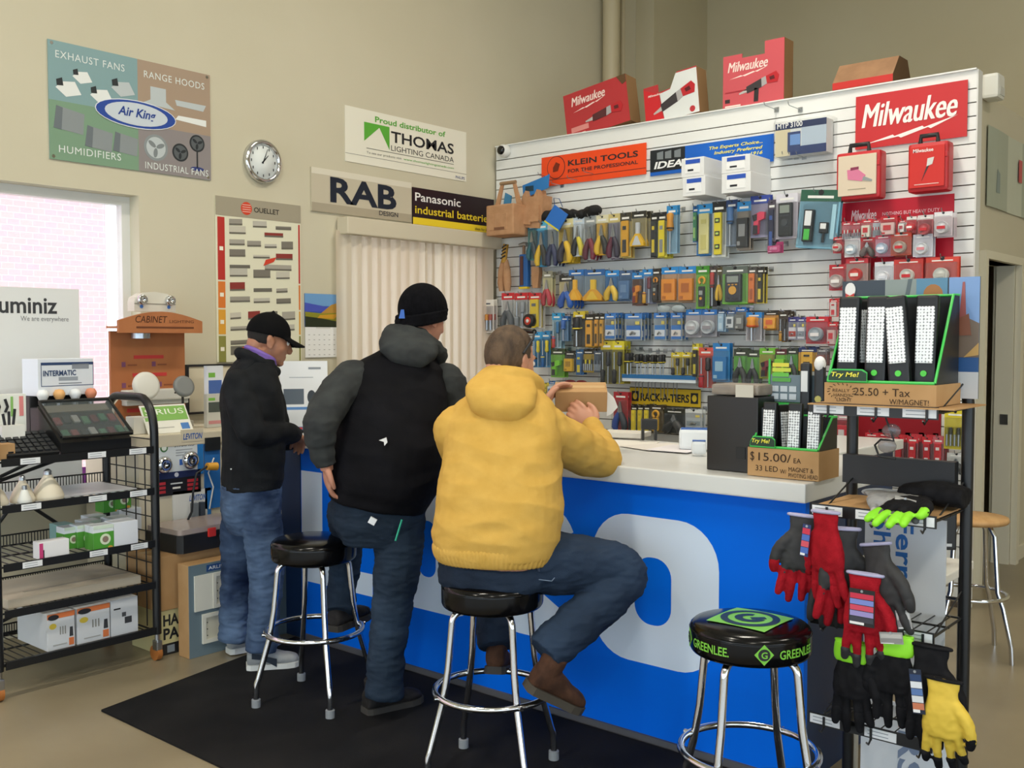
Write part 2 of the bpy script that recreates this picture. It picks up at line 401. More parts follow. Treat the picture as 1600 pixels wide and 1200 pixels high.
for cx, cz, a in ((.11, .35, .085), (.28, .23, .08), (.44, .22, .075)):
    flat(mb, [(w*cx-a, h*cz-a*.6), (w*cx+a*.9, h*cz-a*.8), (w*cx+a, h*cz+a*.5), (w*cx-a*.8, h*cz+a*.8)], gr, y)
    flat(mb, [(w*cx-a, h*cz-a*.6), (w*cx-a*.5, h*cz-a*.68), (w*cx-a*.4, h*cz+a*.7), (w*cx-a*.8, h*cz+a*.8)], P('#6c7479'), y-.001)
flat(mb, [(.60*w, .86*h-.05), (.70*w, .86*h-.05), (.70*w, .66*h), (.76*w, .60*h), (.55*w, .62*h), (.60*w, .66*h)], st, y)
flat(mb, [(.76*w, .70*h), (.97*w, .70*h), (.95*w, .64*h), (.77*w, .65*h)], st, y); flat(mb, [(.78*w, .56*h), (.97*w, .56*h), (.97*w, .50*h), (.76*w, .52*h)], wh, y)
for cx, cz, a in ((.63, .23, .075), (.79, .22, .052), (.905, .33, .05)):
    flat(mb, ell(w*cx, h*cz, a, a), gr if a > .06 else dk, y); flat(mb, ell(w*cx, h*cz, a*.8, a*.8), st if a > .06 else P('#5a5f62'), y-.001)
    for q in range(3):
        t = q*2.1+.4; flat(mb, ell(w*cx+a*.4*math.cos(t), h*cz+a*.4*math.sin(t), a*.36, a*.17, 12, t), P('#7f8688') if a > .06 else dk, y-.002)
rect(mb, .90*w, .10*h, .91*w, .25*h, dk, y); flat(mb, ell(.905*w, .09*h, .045, .012), P('#34407a'), y)
flat(mb, ell(.51*w, .50*h, .245, .078), P('#e3e7ea'), y-.003); flat(mb, ell(.51*w, .50*h, .24, .073), P('#2a4a9c'), y-.004)
flat(mb, ell(.51*w, .50*h, .19, .062), P('#c9d2da'), y-.005); mb.text('Air King', P('#22418f'), .51*w, .475*h, .05, y-.0065, align='CENTER', shear=.25, bold=.02, width=.23)
for cx, cz in ((.02, .975), (.98, .975), (.02, .025), (.98, .025)): flat(mb, ell(w*cx, h*cz, .009, .009, 12), CHROME, y)
tag(put(mb.build('poster'), (2.525, YL-.008, 2.5)), 'large fan and range hood poster in teal, tan and green above the window', 'poster')
# --- clock
c = onY(408, 253, YL)
t = thing('wall_clock', 'round chrome rimmed wall clock with white dial', 'clock', (c.x, YL-.001, c.z-.135))
RX = Matrix.Translation((0, 0, .135)) @ Matrix.Rotation(math.pi/2, 4, 'X')
MB().lathe([(.128, 0), (.135, .008), (.134, .03), (.118, .042), (.105, .03), (.104, .02)], CHROME, 40, RX).build('rim', t)
d = MB().lathe([(.106, .012), (.106, .021), (0, .021)], P('#e3e8e6'), 40, RX)
for i in range(12):
    a = math.radians(30*i); d.box((.088*math.sin(a), -.0222, .135+.088*math.cos(a)), (.006, .001, .016), INK, None)
d.build('dial', t)
def hand(name, ang, ln, wd):
    a = math.radians(ang); dx, dz = math.sin(a), math.cos(a)
    p = [(-dx*.015-dz*wd, .135-dz*.015+dx*wd), (-dx*.015+dz*wd, .135-dz*.015-dx*wd), (dx*ln+dz*wd*.3, .135+dz*ln-dx*wd*.3), (dx*ln-dz*wd*.3, .135+dz*ln+dx*wd*.3)]
    MB().poly(p, -.026, -.024, INK).build(name, t)
hand('hour_hand', 42, .055, .005); hand('minute_hand', 22, .085, .0035)
# --- proud distributor banner
w, h = 1.2, .375
mb = MB().card(0, w, 0, h, 0, .004, P('#e9e6d6')); y = -.0006; gn = P('#5cab3c')
mb.text('Proud distributor of', gn, .27, .305, .040, y, bold=.02, width=.70)
flat(mb, [(.17, .29), (.405, .29), (.405, .13), (.31, .27), (.17, .16)][::-1], gn, y)
mb.text('THOMAS', INK, .42, .19, .078, y, bold=.018, width=.64); mb.text('LIGHTING CANADA', P('#3c3c3a'), .42, .128, .04, y, width=.64)
rect(mb, .19, .112, 1.06, .116, P('#6a6a60'), y); mb.text('To see our products visit', P('#6a6a60'), .19, .078, .016, y, width=.33)
mb.text('www.thomaslightingcanada.com', gn, .54, .078, .016, y, width=.52); rect(mb, 0, .055, w, .058, P('#8d8a80'), y)
mb.text('Thomas brands part of', P('#777'), .03, .032, .012, y, width=.36) if False else None
mb.text('PHILIPS', P('#2b3b80'), 1.08, .012, .022, y, width=.10)
tag(put(mb.build('banner'), (4.54, YL-.005, 2.755)), 'cream banner with green peak logo and THOMAS lettering on the wall', 'banner')
# --- RAB sign
w, h = .905, .285
mb = MB().card(0, w, 0, h, 0, .012, P('#c5bca6', .35))
rect(mb, 0, h*.86, w, h, P('#dcd6c4', .3), 0); rect(mb, 0, 0, w, h*.2, P('#aaa08b', .3), 0)
mb.text('RAB', P('#1c2433'), .155, .078, .165, -.001, bold=.03, width=.60); mb.text('DESIGN', P('#1c2433'), .59, .025, .032, -.001, width=.18, bold=.01)
tag(put(mb.build('sign'), (4.245, YL-.014, 2.393)), 'pale metallic RAB DESIGN sign above the blinds', 'sign')
# --- Panasonic sign
a, b = onY(643, 285, YL), onY(785, 327, YL)
w, h = min(b.x, XS-.03)-a.x, .30
mb = MB().card(0, w, 0, h, 0, .012, P('#26191f', .3)); y = -.0008; ye = P('#e8cc2f')
mb.text('Panasonic', P('#f0efec'), .02, .205, .062, y, bold=.012, width=.48); mb.text('industrial batteries', ye, .02, .115, .058, y, bold=.012, width=.83)
rect(mb, 0, .0, w, .085, ye, y+.0008); rect(mb, 0, .03, w, .036, P('#b59b1a'), y)
mb.text('ideas for life', INK, .66, .045, .022, y-.001, width=.16)
tag(put(mb.build('sign'), (a.x, YL-.014, 2.35)), 'black and yellow Panasonic battery sign beside the metallic RAB sign', 'sign')
# --- heater poster
w, h = .635, 1.005
a = onY(335, 307, YL)
mb = MB().card(0, w, 0, h, 0, .006, P('#e2dfc6')); y = -.0008
rect(mb, 0, h-.115, w, h, P('#a29a86'), y); flat(mb, ell(.22, h-.058, .04, .04), P('#d4492f'), y-.001)
for q in range(4): rect(mb, .19, h-.08+q*.014, .25, h-.077+q*.014, P('#f0d8cc'), y-.002)
mb.text('OUELLET', P('#33302c'), .275, h-.075, .032, y-.001, bold=.01, width=.19)
for z0, z1, c in ((.50, h-.125, '#b9352f'), (.33, .49, '#d97a35'), (.17, .32, '#dda03a'), (0, .16, '#8b8a48')):
    rect(mb, .012, z0, .062, z1, P(c), y); rect(mb, w-.02, z0, w-.008, z1, P(c), y); rect(mb, .024, (z0+z1)/2-.012, .05, (z0+z1)/2+.012, P('#f0ead8'), y-.001)
hc = ['#9a958a', '#bdb9ac', '#7c776d', '#c7c2b2', '#8d3a35', '#6f6c62', '#a7a296']
rr = random.Random(3)
for r_, (zz0, n) in enumerate(((.96, 3), (.90, 2), (.82, 4), (.74, 3), (.66, 2), (.60, 3), (.50, 3), (.42, 3), (.30, 4), (.22, 3), (.12, 3), (.05, 2))):
    zz = zz0*.87
    for k in range(n):
        x0 = .085+(w-.12)/n*k+.01; ww_ = (w-.12)/n*rr.uniform(.45, .85); hh = rr.uniform(.025, .06)
        flat(mb, [(x0, zz), (x0+ww_, zz+.006), (x0+ww_, zz+hh), (x0, zz+hh-.006)], P(hc[(r_*3+k) % 7]), y)
        flat(mb, [(x0, zz), (x0+ww_, zz+.006), (x0+ww_, zz+.016), (x0, zz+.01)], P('#6b675d'), y-.001)
flat(mb, [(.34, .60), (.42, .63), (.44, .66), (.36, .64)], P('#d0452f'), y-.002); flat(mb, [(.16, .05), (.24, .085), (.26, .12), (.18, .09)], P('#d8472c'), y-.002)
tag(put(mb.build('poster'), (a.x, YL-.008, 2.415-h)), 'tall cream heater poster with a red and orange side stripe', 'poster')
# --- calendar
w = .30; a = onY(475, 460, YL)
t = thing('wall_calendar', 'wall calendar with a lake landscape picture above its page', 'calendar', (a.x, YL-.004, 1.43))
mb = MB().card(0, w, .20, .42, -.002, .001, P('#3f63ad')); y = -.0025
rect(mb, 0, .34, w, .42, P('#6f9fd0'), y); flat(mb, [(0, .36), (.15, .34), (.22, .33), (.3, .36), (.3, .30), (0, .30)][::-1], P('#4a57b8'), y-.001)
flat(mb, [(.16, .31), (.22, .35), (.3, .37), (.3, .24), (.05, .24)][::-1], P('#b58a3c'), y-.002); flat(mb, [(0, .30), (.15, .29), (.3, .30), (.3, .20), (0, .20)][::-1], P('#8c8a2a'), y-.003)
flat(mb, [(0, .27), (.12, .26), (.3, .235), (.3, .20), (0, .20)][::-1], P('#2c3320'), y-.004); flat(mb, [(.12, .28), (.28, .29), (.24, .255), (.1, .26)][::-1], P('#c9962c'), y-.005)
mb.build('picture', t)
pg = MB().card(.0, w+.03, .0, .20, -.006, -.002, PAPER)
pg.text('OCTOBER', P('#555'), .15, .178, .012, -.0065, align='CENTER') if False else None
for r_ in range(5):
    for k in range(7): rect(pg, .025+k*.042, .015+r_*.033, .038+k*.042, .019+r_*.033, P('#a7a7a4'), -.006)
rect(pg, .09, .19, .21, .205, P('#d9d8d2'), -.006); pg.build('page', t)
# --- vertical blinds
a, b = onY(524, 340, YL), onY(772, 388, YL-.1)
t = thing('vertical_blinds', 'closed cream vertical blinds with a flat valance', 'blinds', (4.455, YL-.10, .78))
L = 6.02-4.455
BL = mat('#d9cdb9', .6, name='blind_vane')
_nt = BL.node_tree; _t = _nt.nodes.new('ShaderNodeBsdfTranslucent'); _t.inputs[0].default_value = (*rgb('#e2d4bf'), 1); _mx = _nt.nodes.new('ShaderNodeMixShader'); _mx.inputs[0].default_value = .38
_nt.links.new(_nt.nodes['Principled BSDF'].outputs[0], _mx.inputs[1]); _nt.links.new(_t.outputs[0], _mx.inputs[2]); _nt.links.new(_mx.outputs[0], _nt.nodes['Material Output'].inputs[0]); BLV = mat('#d2c8b0', .55, name='valance')
MB().box((L/2, .03, 1.53), (L, .11, .115), BLV, bev=.008).build('valance', t)
nv = 17
for i in range(nv):
    x = -.025+i*(L-.03)/nv; ang = math.radians(rr.uniform(-22, -8) if i not in (9, 15) else 8)
    wv = .112
    pts = [(-wv/2, -.006), (-wv/4, .003), (0, .006), (wv/4, .003), (wv/2, -.006)]
    vs = []
    for (px, py) in pts:
        X, Y = px*math.cos(ang)-py*math.sin(ang), px*math.sin(ang)+py*math.cos(ang)
        vs += [(x+.045+X, .045+Y, .02), (x+.045+X, .045+Y, 1.50)]
    m_ = MB().add(vs, [(2*j, 2*j+2, 2*j+3, 2*j+1) for j in range(4)], BL, None, True); m_.build('vane', t)
# --- fire-station style framed board low on the left wall
a, b = onY(288, 577, YL), onY(500, 578, YL)
t = thing('framed_board', 'cream notice board in a black frame behind the man in the cap', 'board', (a.x, YL-.02, 1.105))
w, h = 1.05, .295
MB().card(.012, w-.012, .012, h-.012, 0, .012, P('#d9d2bb')).build('panel', t)
fm = MB()
fm.frame(0, w, 0, h, .013, -.008, .014, INK)
fm.build('frame', t)
# --- slat wall signs: local x runs to the viewer's right along the wall
def slat_sign(p0, p1, draw, label, cat='sign', name='sign', off=.014, t=.006, base=None, rx=0.):
    a, b = onX(*p0, XS-off), onX(*p1, XS-off)                # top-left and bottom-right pixels
    w, h = a.y-b.y, a.z-b.z
    mb = MB().card(0, w, 0, h, 0, t, base); draw(mb, w, h)
    return tag(put(mb.build(name), (XS-off-t, a.y, b.z), SLAT_RZ), label, cat)
def d_klein(mb, w, h):
    y = -.0008; rect(mb, 0, .19*h, w, .205*h, INK, y)
    flat(mb, ell(.15*w, .60*h, .085, .085), INK, y); flat(mb, ell(.15*w, .60*h, .080, .080), P('#f04e20'), y-.001)
    flat(mb, [(.12*w, .45*h), (.17*w, .47*h), (.19*w, .70*h), (.15*w, .78*h), (.12*w, .6*h)], P('#7c2a14'), y-.002)
    mb.text('KLEIN TOOLS', INK, .27*w, .60*h, .19*h, y, bold=.022, width=.66*w); mb.text('FOR THE PROFESSIONAL', INK, .27*w, .36*h, .12*h, y, bold=.016, width=.66*w)
slat_sign((847, 247), (1010, 272), d_klein, 'orange KLEIN TOOLS sign near the top left of the slat wall', base=P('#f04e20', .4), off=.02)
def d_ideal(mb, w, h):
    y = -.0008; rect(mb, 0, .14*h, .30*w, h, P('#23272b'), y); gr = P('#7d8488')
    for x in (.06, .13, .21): flat(mb, [(x*w, .62*h), (x*w+.05, .60*h), (x*w+.05, .92*h), (x*w, .88*h)], gr, y-.001)
    mb.text('IDEAL', P('#f4f5f5'), .035*w, .26*h, .27*h, y-.002, shear=.2, bold=.03, width=.30*w)
    yl = P('#e7df6a')
    mb.text('The Experts Choice...', yl, .50*w, .72*h, .12*h, y, shear=.25, bold=.02, width=.42*w); mb.text('Industry Preferred', yl, .54*w, .52*h, .12*h, y, shear=.25, bold=.02, width=.38*w)
    mb.text('Since 1916', yl, .70*w, .32*h, .12*h, y, shear=.25, bold=.02, width=.22*w)
slat_sign((1017, 236), (1209, 252), d_ideal, 'blue IDEAL sign on the slat wall behind the white boxes', base=P('#1f63c4', .4), off=.016)
def d_mil(mb, w, h): script_logo(mb, P('#f6efec'), .06*w, .08*h, .88*w, .82*h, -.0008, .008)
slat_sign((1338, 152), (1511, 213), d_mil, 'big red Milwaukee sign at the top right of the slat wall', base=P('#c8363a', .45), off=.018)
def d_mil2(mb, w, h):
    script_logo(mb, P('#f2d8dc'), .09*w, .66*h, .24*w, .26*h, -.0008, .02); mb.text('NOTHING BUT HEAVY DUTY', P('#f0ccd2'), .38*w, .80*h, .045*h, -.0008, width=.50*w)
slat_sign((1316, 318), (1489, 432), d_mil2, 'red backing board with a logo behind the hole saw packs', cat='sign', base=P('#c01f33', .4), off=.012, t=.004)
def d_rack(mb, w, h):
    y = -.0008; rect(mb, 0, 0, w, .05*h, INK, y); rect(mb, 0, .95*h, w, h, INK, y)
    for x in (.03, .87): rect(mb, x*w, .22*h, (x+.1)*w, .78*h, INK, y); flat(mb, ell((x+.05)*w, .5*h, .018, .024), P('#e8c93a'), y-.001)
    mb.text('RACK-A-TIERS', INK, .16*w, .27*h, .42*h, y, bold=.03, width=.69*w)
slat_sign((985, 604), (1095, 638), d_rack, 'yellow RACK-A-TIERS sign low on the slat wall', base=P('#ddb92b', .4), off=.03)
# round black sensor camera at the wall's top left corner, and the white box on the side wall
a = onX(789, 236, XS-.03)
t = thing('security_camera', 'small white dome camera with a black lens on the slat wall corner', 'camera', (XS-.012, a.y, a.z-.04), SLAT_RZ)
RXX = Matrix.Translation((0, 0, .04)) @ Matrix.Rotation(math.pi/2, 4, 'X')
MB().lathe([(.045, 0), (.05, .01), (.048, .05), (.036, .062), (0, .062)], P('#e4e4e0'), 24, RXX).build('housing', t)
MB().lathe([(.034, .061), (.033, .075), (.02, .084), (0, .086)], mat('#0e0f11', .12), 24, RXX).build('lens', t)
a = onY(1544, 127, YR-.05)
mb = MB().box((0, 0, 0), (.15, .10, .15), P('#dcdcd4', .5), bev=.02).box((.0, -.052, -.03), (.09, .006, .05), P('#c8c8c0'))
tag(put(mb.build('sensor_box'), (a.x+.1, YR-.052, a.z-.02)), 'white plastic alarm box high on the side wall', 'alarm box')
# grey curling poster on the side wall
a = onY(1541, 195, YR); b = onY(1541, 322, YR)
w, h = 1.15, a.z-b.z
mb = MB()
n = 10; vs = []
for i in range(n+1):
    x = w*i/n; yy = -.008-.005*math.sin(i*.9)
    vs += [(x, yy, 0), (x, yy, h), (x, yy+.002, h), (x, yy+.002, 0)]
for i in range(n):
    q = 4*i; mb.add(vs[q:q+8], [(0, 4, 5, 1), (2, 6, 7, 3), (1, 5, 6, 2), (3, 7, 4, 0)], P('#a9b09f') if i < 4 or i > 6 else P('#c3c7b6'))
flat(mb, [(.70, h*.45), (.78, h*.45), (.78, h*.75), (.70, h*.75)], P('#c4565a'), -.0145); flat(mb, [(.18, h*.2), (.26, h*.2), (.26, h*.45), (.2, h*.5)], P('#84918d'), -.0145)
tag(put(mb.build('poster'), (a.x, YR-.004, b.z)), 'faded grey green poster on the wall above the doorway', 'poster')
# ================================================================ counter, mat, stools, racks
CX, CY0, CY1 = 3.26, 1.462, 4.365
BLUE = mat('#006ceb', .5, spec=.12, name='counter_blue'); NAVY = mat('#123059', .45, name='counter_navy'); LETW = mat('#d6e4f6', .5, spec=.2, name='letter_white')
TOPW = mat('#d9dad8', .28, spec=.5, name='counter_laminate')
t = thing('service_counter', 'long blue service counter with white lettering and a pale worktop', 'counter', (CX, CY1, 0), SLAT_RZ)
LW = CY1-CY0; DEP = .84
EP = CY1-onX(471, 860, CX).y
mb = MB().card(EP, LW, .0, 1.0, 0, .03, BLUE)
def ring_letter(x0, x1, z0, z1, st, y, opening=None, sz=.155):
    cx, cz = (x0+x1)/2, (z0+z1)/2
    out = rrect(x1-x0, z1-z0, min(.17, (x1-x0)*.42), 8, cx, cz); inn = rrect(x1-x0-2*st, z1-z0-2*sz, min(.075, (x1-x0-2*st)*.45), 8, cx, cz)
    n = len(out)
    vs = [(p[0], y, p[1]) for p in out]+[(p[0], y, p[1]) for p in inn]
    fs = [(i, (i+1) % n, n+(i+1) % n, n+i) for i in range(n)]
    if opening:
        keep = []
        for i in range(n):
            mx = (out[i][0]+out[(i+1) % n][0])/2; mz = (out[i][1]+out[(i+1) % n][1])/2
            if not (mx > x1-.02 and abs(mz-cz) < (z1-z0)*.35): keep.append(fs[i])
        fs = keep
    mb.add(vs, fs, LETW)
y = -.0006; z0, z1 = .305, .875
def lx(px, py=860): return CY1-onX(px, py, CX).y
N0, N1, Ns = lx(472), lx(530), lx(503)-lx(471)
rect(mb, N0, z0, N0+Ns, z1, LETW, 0); rect(mb, N0+Ns, z0, N1, z0+.10, LETW, 0)
E0, E1 = lx(541), lx(582)
rect(mb, E0, z0, E0+.07, z1, LETW, 0)
for zz in (z0, (z0+z1)/2-.05, z1-.11): rect(mb, E0+.07, zz, E1, zz+.11, LETW, 0)
D0, D1 = lx(593), lx(749)
sD = lx(749)-lx(681); ring_letter(D0, D1, z0, z1, sD, y); rect(mb, D0, z0, D0+sD*.8, z1, LETW, 0)
ring_letter(lx(764), lx(900), z0, z1, .17, y, True)
ring_letter(lx(926), lx(1124), z0, z1, .20, y)
mb.build('front_panel', t)
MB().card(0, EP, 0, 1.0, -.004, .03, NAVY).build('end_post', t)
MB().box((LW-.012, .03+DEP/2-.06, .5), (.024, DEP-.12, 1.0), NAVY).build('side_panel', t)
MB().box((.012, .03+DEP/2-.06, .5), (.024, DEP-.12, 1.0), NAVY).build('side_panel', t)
MB().card(EP, LW, 0, .03, -.012, 0, mat('#55555a', .6)).build('kick_strip', t)
MB().box((LW/2, DEP/2-.02, 1.033), (LW+.05, DEP+.08, .066), TOPW, bev=.006).build('worktop', t)
# back counter that returns towards the slat wall
t = thing('back_counter', 'pale topped back counter between the blue counter and the slat wall', 'counter', (4.16, 1.90, 0))
MB().box((.62, .25, 1.0), (1.2, .55, .05), TOPW, bev=.006).build('worktop', t)
MB().box((.62, .26, .487), (1.14, .48, .974), NAVY).build('body', t)
# mat
mb = MB(); mb.prism([(2.06, -.4), (3.235, -.25), (3.235, 4.23), (2.06, 4.0)], .0005, .009, noisy('mat_rubber', '#0d0e11', '#1d1c1c', 2.2, .85, 7, bump=.6, bscale=350, spec=.2))
mt_ = tag(mb.build('floor_mat'), 'black rubber floor mat along the foot of the blue counter', 'mat')
# --- bar stools
SEATB = mat('#08080a', .16, spec=.28, name='black_vinyl')
def bend(mb, k0, R, a0):                                    # wrap flat lettering (x along, z up) round the cushion
    for i in range(k0, len(mb.v)):
        p = mb.v[i]; a = a0+p.x/R; rr_ = R-p.y; mb.v[i] = Vector((rr_*math.sin(a), -rr_*math.cos(a), p.z))
GREEN = mat('#79c143', .35, name='logo_green'); TEAL = mat('#1f8a86', .4); DKG = mat('#17303f', .4)
def stool(loc, rot, label, deco=None):
    t = thing('bar_stool', label, 'stool', loc, rot, 'chrome bar stools at the counter')
    s_ = MB().lathe([(.05, .604), (.166, .604), (.174, .606), (.178, .612), (.180, .618), (.1805, .64), (.1805, .665), (.180, .672), (.177, .681), (.168, .689), (.150, .694), (.08, .700), (0, .701)], SEATB, 44)
    s_.tube(arc((0, 0, .672), .1795, 0, 360, 44, Vector((1, 0, 0)), Vector((0, 1, 0)))[:-1], .0016, SEATB, 6, True)
    if deco == 'diamond':
        def top(pts, m, dz): s_.add([(x, y, .7015+dz-(x*x+y*y)*.22) for x, y in pts], [list(range(len(pts)))], m)
        R_ = .135
        def tri(m, dz, pts):
            s_.add([(x, y, .7035+dz-(x*x+y*y)*.26) for x, y in pts], [list(range(len(pts)))], m)
        n = 8
        P_ = [(0, -R_), (R_, 0), (0, R_), (-R_, 0)]
        for q in range(4):                                   # diamond in strips so it follows the dome
            a, b = Vector(P_[q]), Vector(P_[(q+1) % 4])
            for i in range(n):
                for j in range(n):
                    u0, u1, v0, v1 = i/n, (i+1)/n, j/n, (j+1)/n
                    pts = [(a.lerp(b, u0))*v0, (a.lerp(b, u0))*v1, (a.lerp(b, u1))*v1, (a.lerp(b, u1))*v0]
                    if j == 0: pts = pts[1:]+[Vector((0, 0))] if False else [Vector((0, 0)), pts[1], pts[2]]
                    tri(GREEN, 0, [(p.x, p.y) for p in pts])
        for i in range(40):
            a0, a1 = 2*math.pi*i/40, 2*math.pi*(i+1)/40
            tri(DKG, .0008, [(.088*math.cos(a0), .088*math.sin(a0)), (.088*math.cos(a1), .088*math.sin(a1)), (.066*math.cos(a1), .066*math.sin(a1)), (.066*math.cos(a0), .066*math.sin(a0))])
            if 5 < i < 36: tri(DKG, .0008, [(.046*math.cos(a0), .046*math.sin(a0)), (.046*math.cos(a1), .046*math.sin(a1)), (.022*math.cos(a1), .022*math.sin(a1)), (.022*math.cos(a0), .022*math.sin(a0))])
        tri(DKG, .0008, [(.0, -.018), (.046, -.018), (.046, .004), (.0, .004)])
        for a0 in (-.95, .62, 2.2, 3.8):
            k0 = len(s_.v); s_.text('GREENLEE.', GREEN, 0, .632, .026, 0, bold=.02, width=.14); bend(s_, k0, (.1815), a0-.45)
            k0 = len(s_.v); s_.poly([(0, .616), (.028, .646), (0, .676), (-.028, .646)], -.0006, 0, GREEN); flat(s_, ell(0, .646, .017, .017, 20), INK, -.0006)
            s_.text('G', GREEN, 0, .637, .019, -.0016, align='CENTER', bold=.02); bend(s_, k0, .1812, a0-.70)
    if deco == 'teal':                                       # short teal dashes round the far rim
        for q in range(9):
            k0 = len(s_.v); s_.card(0, .022, .668, .675, -.0006, 0, TEAL); bend(s_, k0, .1815, 1.9+.26*q)
    s_.build('seat', t)
    MB().lathe([(0, .592), (.13, .592), (.13, .6035), (0, .6035)], BLACKMETAL, 24).build('seat_plate', t)
    for k in range(4):
        a = math.radians(45+90*k); e = Vector((math.cos(a), math.sin(a), 0)); z = Vector((0, 0, 1))
        pts = [e*.085+z*.597]+[e*(.115+.04*math.sin(q))+z*(.555+.042*math.cos(q)) for q in [math.pi/2*i/6 for i in range(7)]]+[e*.170+z*.40, e*.187+z*.305, e*.192+z*.28, e*.238+z*.12, e*.246+z*.10, e*.249+z*.075, e*.25+z*.02]
        lg = MB().tube(pts, .0125, CHROME, 10).build('leg', t)
        MB().cyl(e*.25+z*.0, e*.25+z*.032, .019, mat('#8a8e92', .6), n=14).build('foot_cap', lg)
    rg = MB().tube(arc((0, 0, .30), .204, 0, 360, 48, Vector((1, 0, 0)), Vector((0, 1, 0)))[:-1], .0115, CHROME, 10, True)
    for k in range(4):
        a = math.radians(45+90*k); rg.cyl((.195*math.cos(a), .195*math.sin(a), .30), (.224*math.cos(a), .224*math.sin(a), .30), .008, CHROME, n=8)
    rg.build('foot_ring', t)
    return t
MATZ = .0095
def floor_at(px, d):
    p = at(px, 600, d); return Vector((p.x, p.y, MATZ))
S1, S2, S3 = floor_at(488, 4.30), floor_at(769, 3.55), floor_at(1176, 3.02)
FL = math.atan2(RT.y, RT.x)
stool(S1, FL+math.radians(-20), 'chrome bar stool with teal marks on its black seat, under the vested man', 'teal')
stool(S2, FL+math.radians(-18), 'chrome bar stool carrying the man in the yellow hoodie')
stool(S3, FL+math.radians(4), 'empty chrome bar stool with a green diamond logo on its black seat', 'diamond')
# --- wire display rack builder pieces
def wire_shelf(t, x0, x1, y0, y1, z, n=14, nm='shelf', lip=True):
    mb = MB()
    for (a, b) in (((x0, y0), (x1, y0)), ((x0, y1), (x1, y1)), ((x0, y0), (x0, y1)), ((x1, y0), (x1, y1)), ((x0, (y0+y1)/2), (x1, (y0+y1)/2))):
        mb.cyl((*a, z), (*b, z), .0045, BLACKMETAL, n=6)
    for i in range(1, n): x = x0+(x1-x0)*i/n; mb.cyl((x, y0, z+.004), (x, y1, z+.004), .0028, BLACKMETAL, n=6)
    if lip:
        mb.cyl((x0, y1, z+.05), (x1, y1, z+.05), .004, BLACKMETAL, n=6)
        for i in range(0, 3*n): x = x0+(x1-x0)*i/(3*n); mb.cyl((x, y1, z), (x, y1, z+.05), .0025, BLACKMETAL, n=5)
    return mb.build(nm, t)
TAG = mat('#e6e9ec', .5, name='shelf_tag')
def tag_strip(t, x0, x1, y, z, spots, hh=.034, tw=.085):
    s_ = MB().card(x0, x1, z-hh/2, z+hh/2, y, y+.006, BLACKMETAL).build('label_strip', t)
    for x in spots:
        m_ = MB().card(x-tw/2, x+tw/2, z-hh*.38, z+hh*.38, y-.0015, y, TAG)
        for q in (.25, .55): rect(m_, x-tw*.4, z+hh*(q-.42), x+tw*.25, z+hh*(q-.36), mat('#8d949c'), y-.0015)
        m_.build('shelf_tag', s_)
def caster(t, x, y):
    c_ = MB().box((x, y, .075), (.03, .045, .05), STEEL, bev=.006).cyl((x, y, .095), (x, y, .13), .012, STEEL).build('caster', t)
    MB().cyl((x-.013, y+.01, .037), (x+.013, y+.01, .037), .037, mat('#a8672f', .5), n=18).build('wheel', c_)
# --- left rack: two looped side frames, six shelves, crossed braces behind
LRX0, LRX1, LRY0, LRY1 = 1.835, 2.575, 4.44, 4.90
t = thing('wire_rack', 'black wire display rack on wheels full of bulbs in front of the window', 'rack', (0, 0, 0))
LR = t
def zl(py, px=212): return onY(px, py, LRY0-.02).z
LZ = [zl(705), zl(771), zl(854), zl(920), zl(993)]
for x in (LRX0, LRX1):
    zt = onY(212, 640, LRY0).z
    pts = [Vector((x, LRY0, .13)), Vector((x, LRY0, zt-.12))]+[Vector((x, LRY0+.12-.12*math.cos(q), zt-.12+.17*math.sin(q))) for q in [math.pi/2*i/7 for i in range(1, 8)]]
    pts += [Vector((x, LRY1-.12+.12*math.sin(q), zt-.12+.17*math.cos(q))) for q in [math.pi/2*i/7 for i in range(8)]]+[Vector((x, LRY1, .13))]
    MB().tube(pts, .020, BLACKMETAL, 12).build('side_frame', t)
    for y in (LRY0, LRY1): caster(t, x, y)
sidew = MB()
for z in [LZ[3]+.02+i*.075 for i in range(10)]: sidew.cyl((LRX1, LRY0, z), (LRX1, LRY1, z), .003, BLACKMETAL, n=6)
for y in [LRY0+.09*i for i in range(1, 5)]: sidew.cyl((LRX1, y, LZ[4]), (LRX1, y, LZ[0]), .003, BLACKMETAL, n=6)
sidew.build('side_grid', t)
for i, z in enumerate(LZ):
    wire_shelf(t, LRX0+.02, LRX1-.02, LRY0, LRY1, z, 16 if i < 3 else 20)
    tag_strip(t, LRX0+.02, LRX1-.02, LRY0-.026, z, [LRX0+.14, LRX0+.44, LRX1-.10] if i < 3 else [])
br = MB()
for (a, b) in (((LRX0, LZ[1]), (LRX1, LZ[0])), ((LRX0+.12, LZ[2]), (LRX0+.30, LZ[1]-.03)), ((LRX0+.55, LZ[2]+.02), (LRX0+.30, LZ[1]-.03)), ((LRX0+.1, LZ[1]+.03), (LRX0+.48, LZ[0]-.02)), ((LRX0, LZ[4]), (LRX1, LZ[3]))):
    br.cyl((a[0], LRY1+.012, a[1]), (b[0], LRY1+.012, b[1]), .009, BLACKMETAL, n=8)
br.build('brace', t)
for y_ in (LRY0, LRY1): MB().cyl((LRX0, y_, .155), (LRX1, y_, .155), .011, BLACKMETAL, n=10).build('base_rail', t)
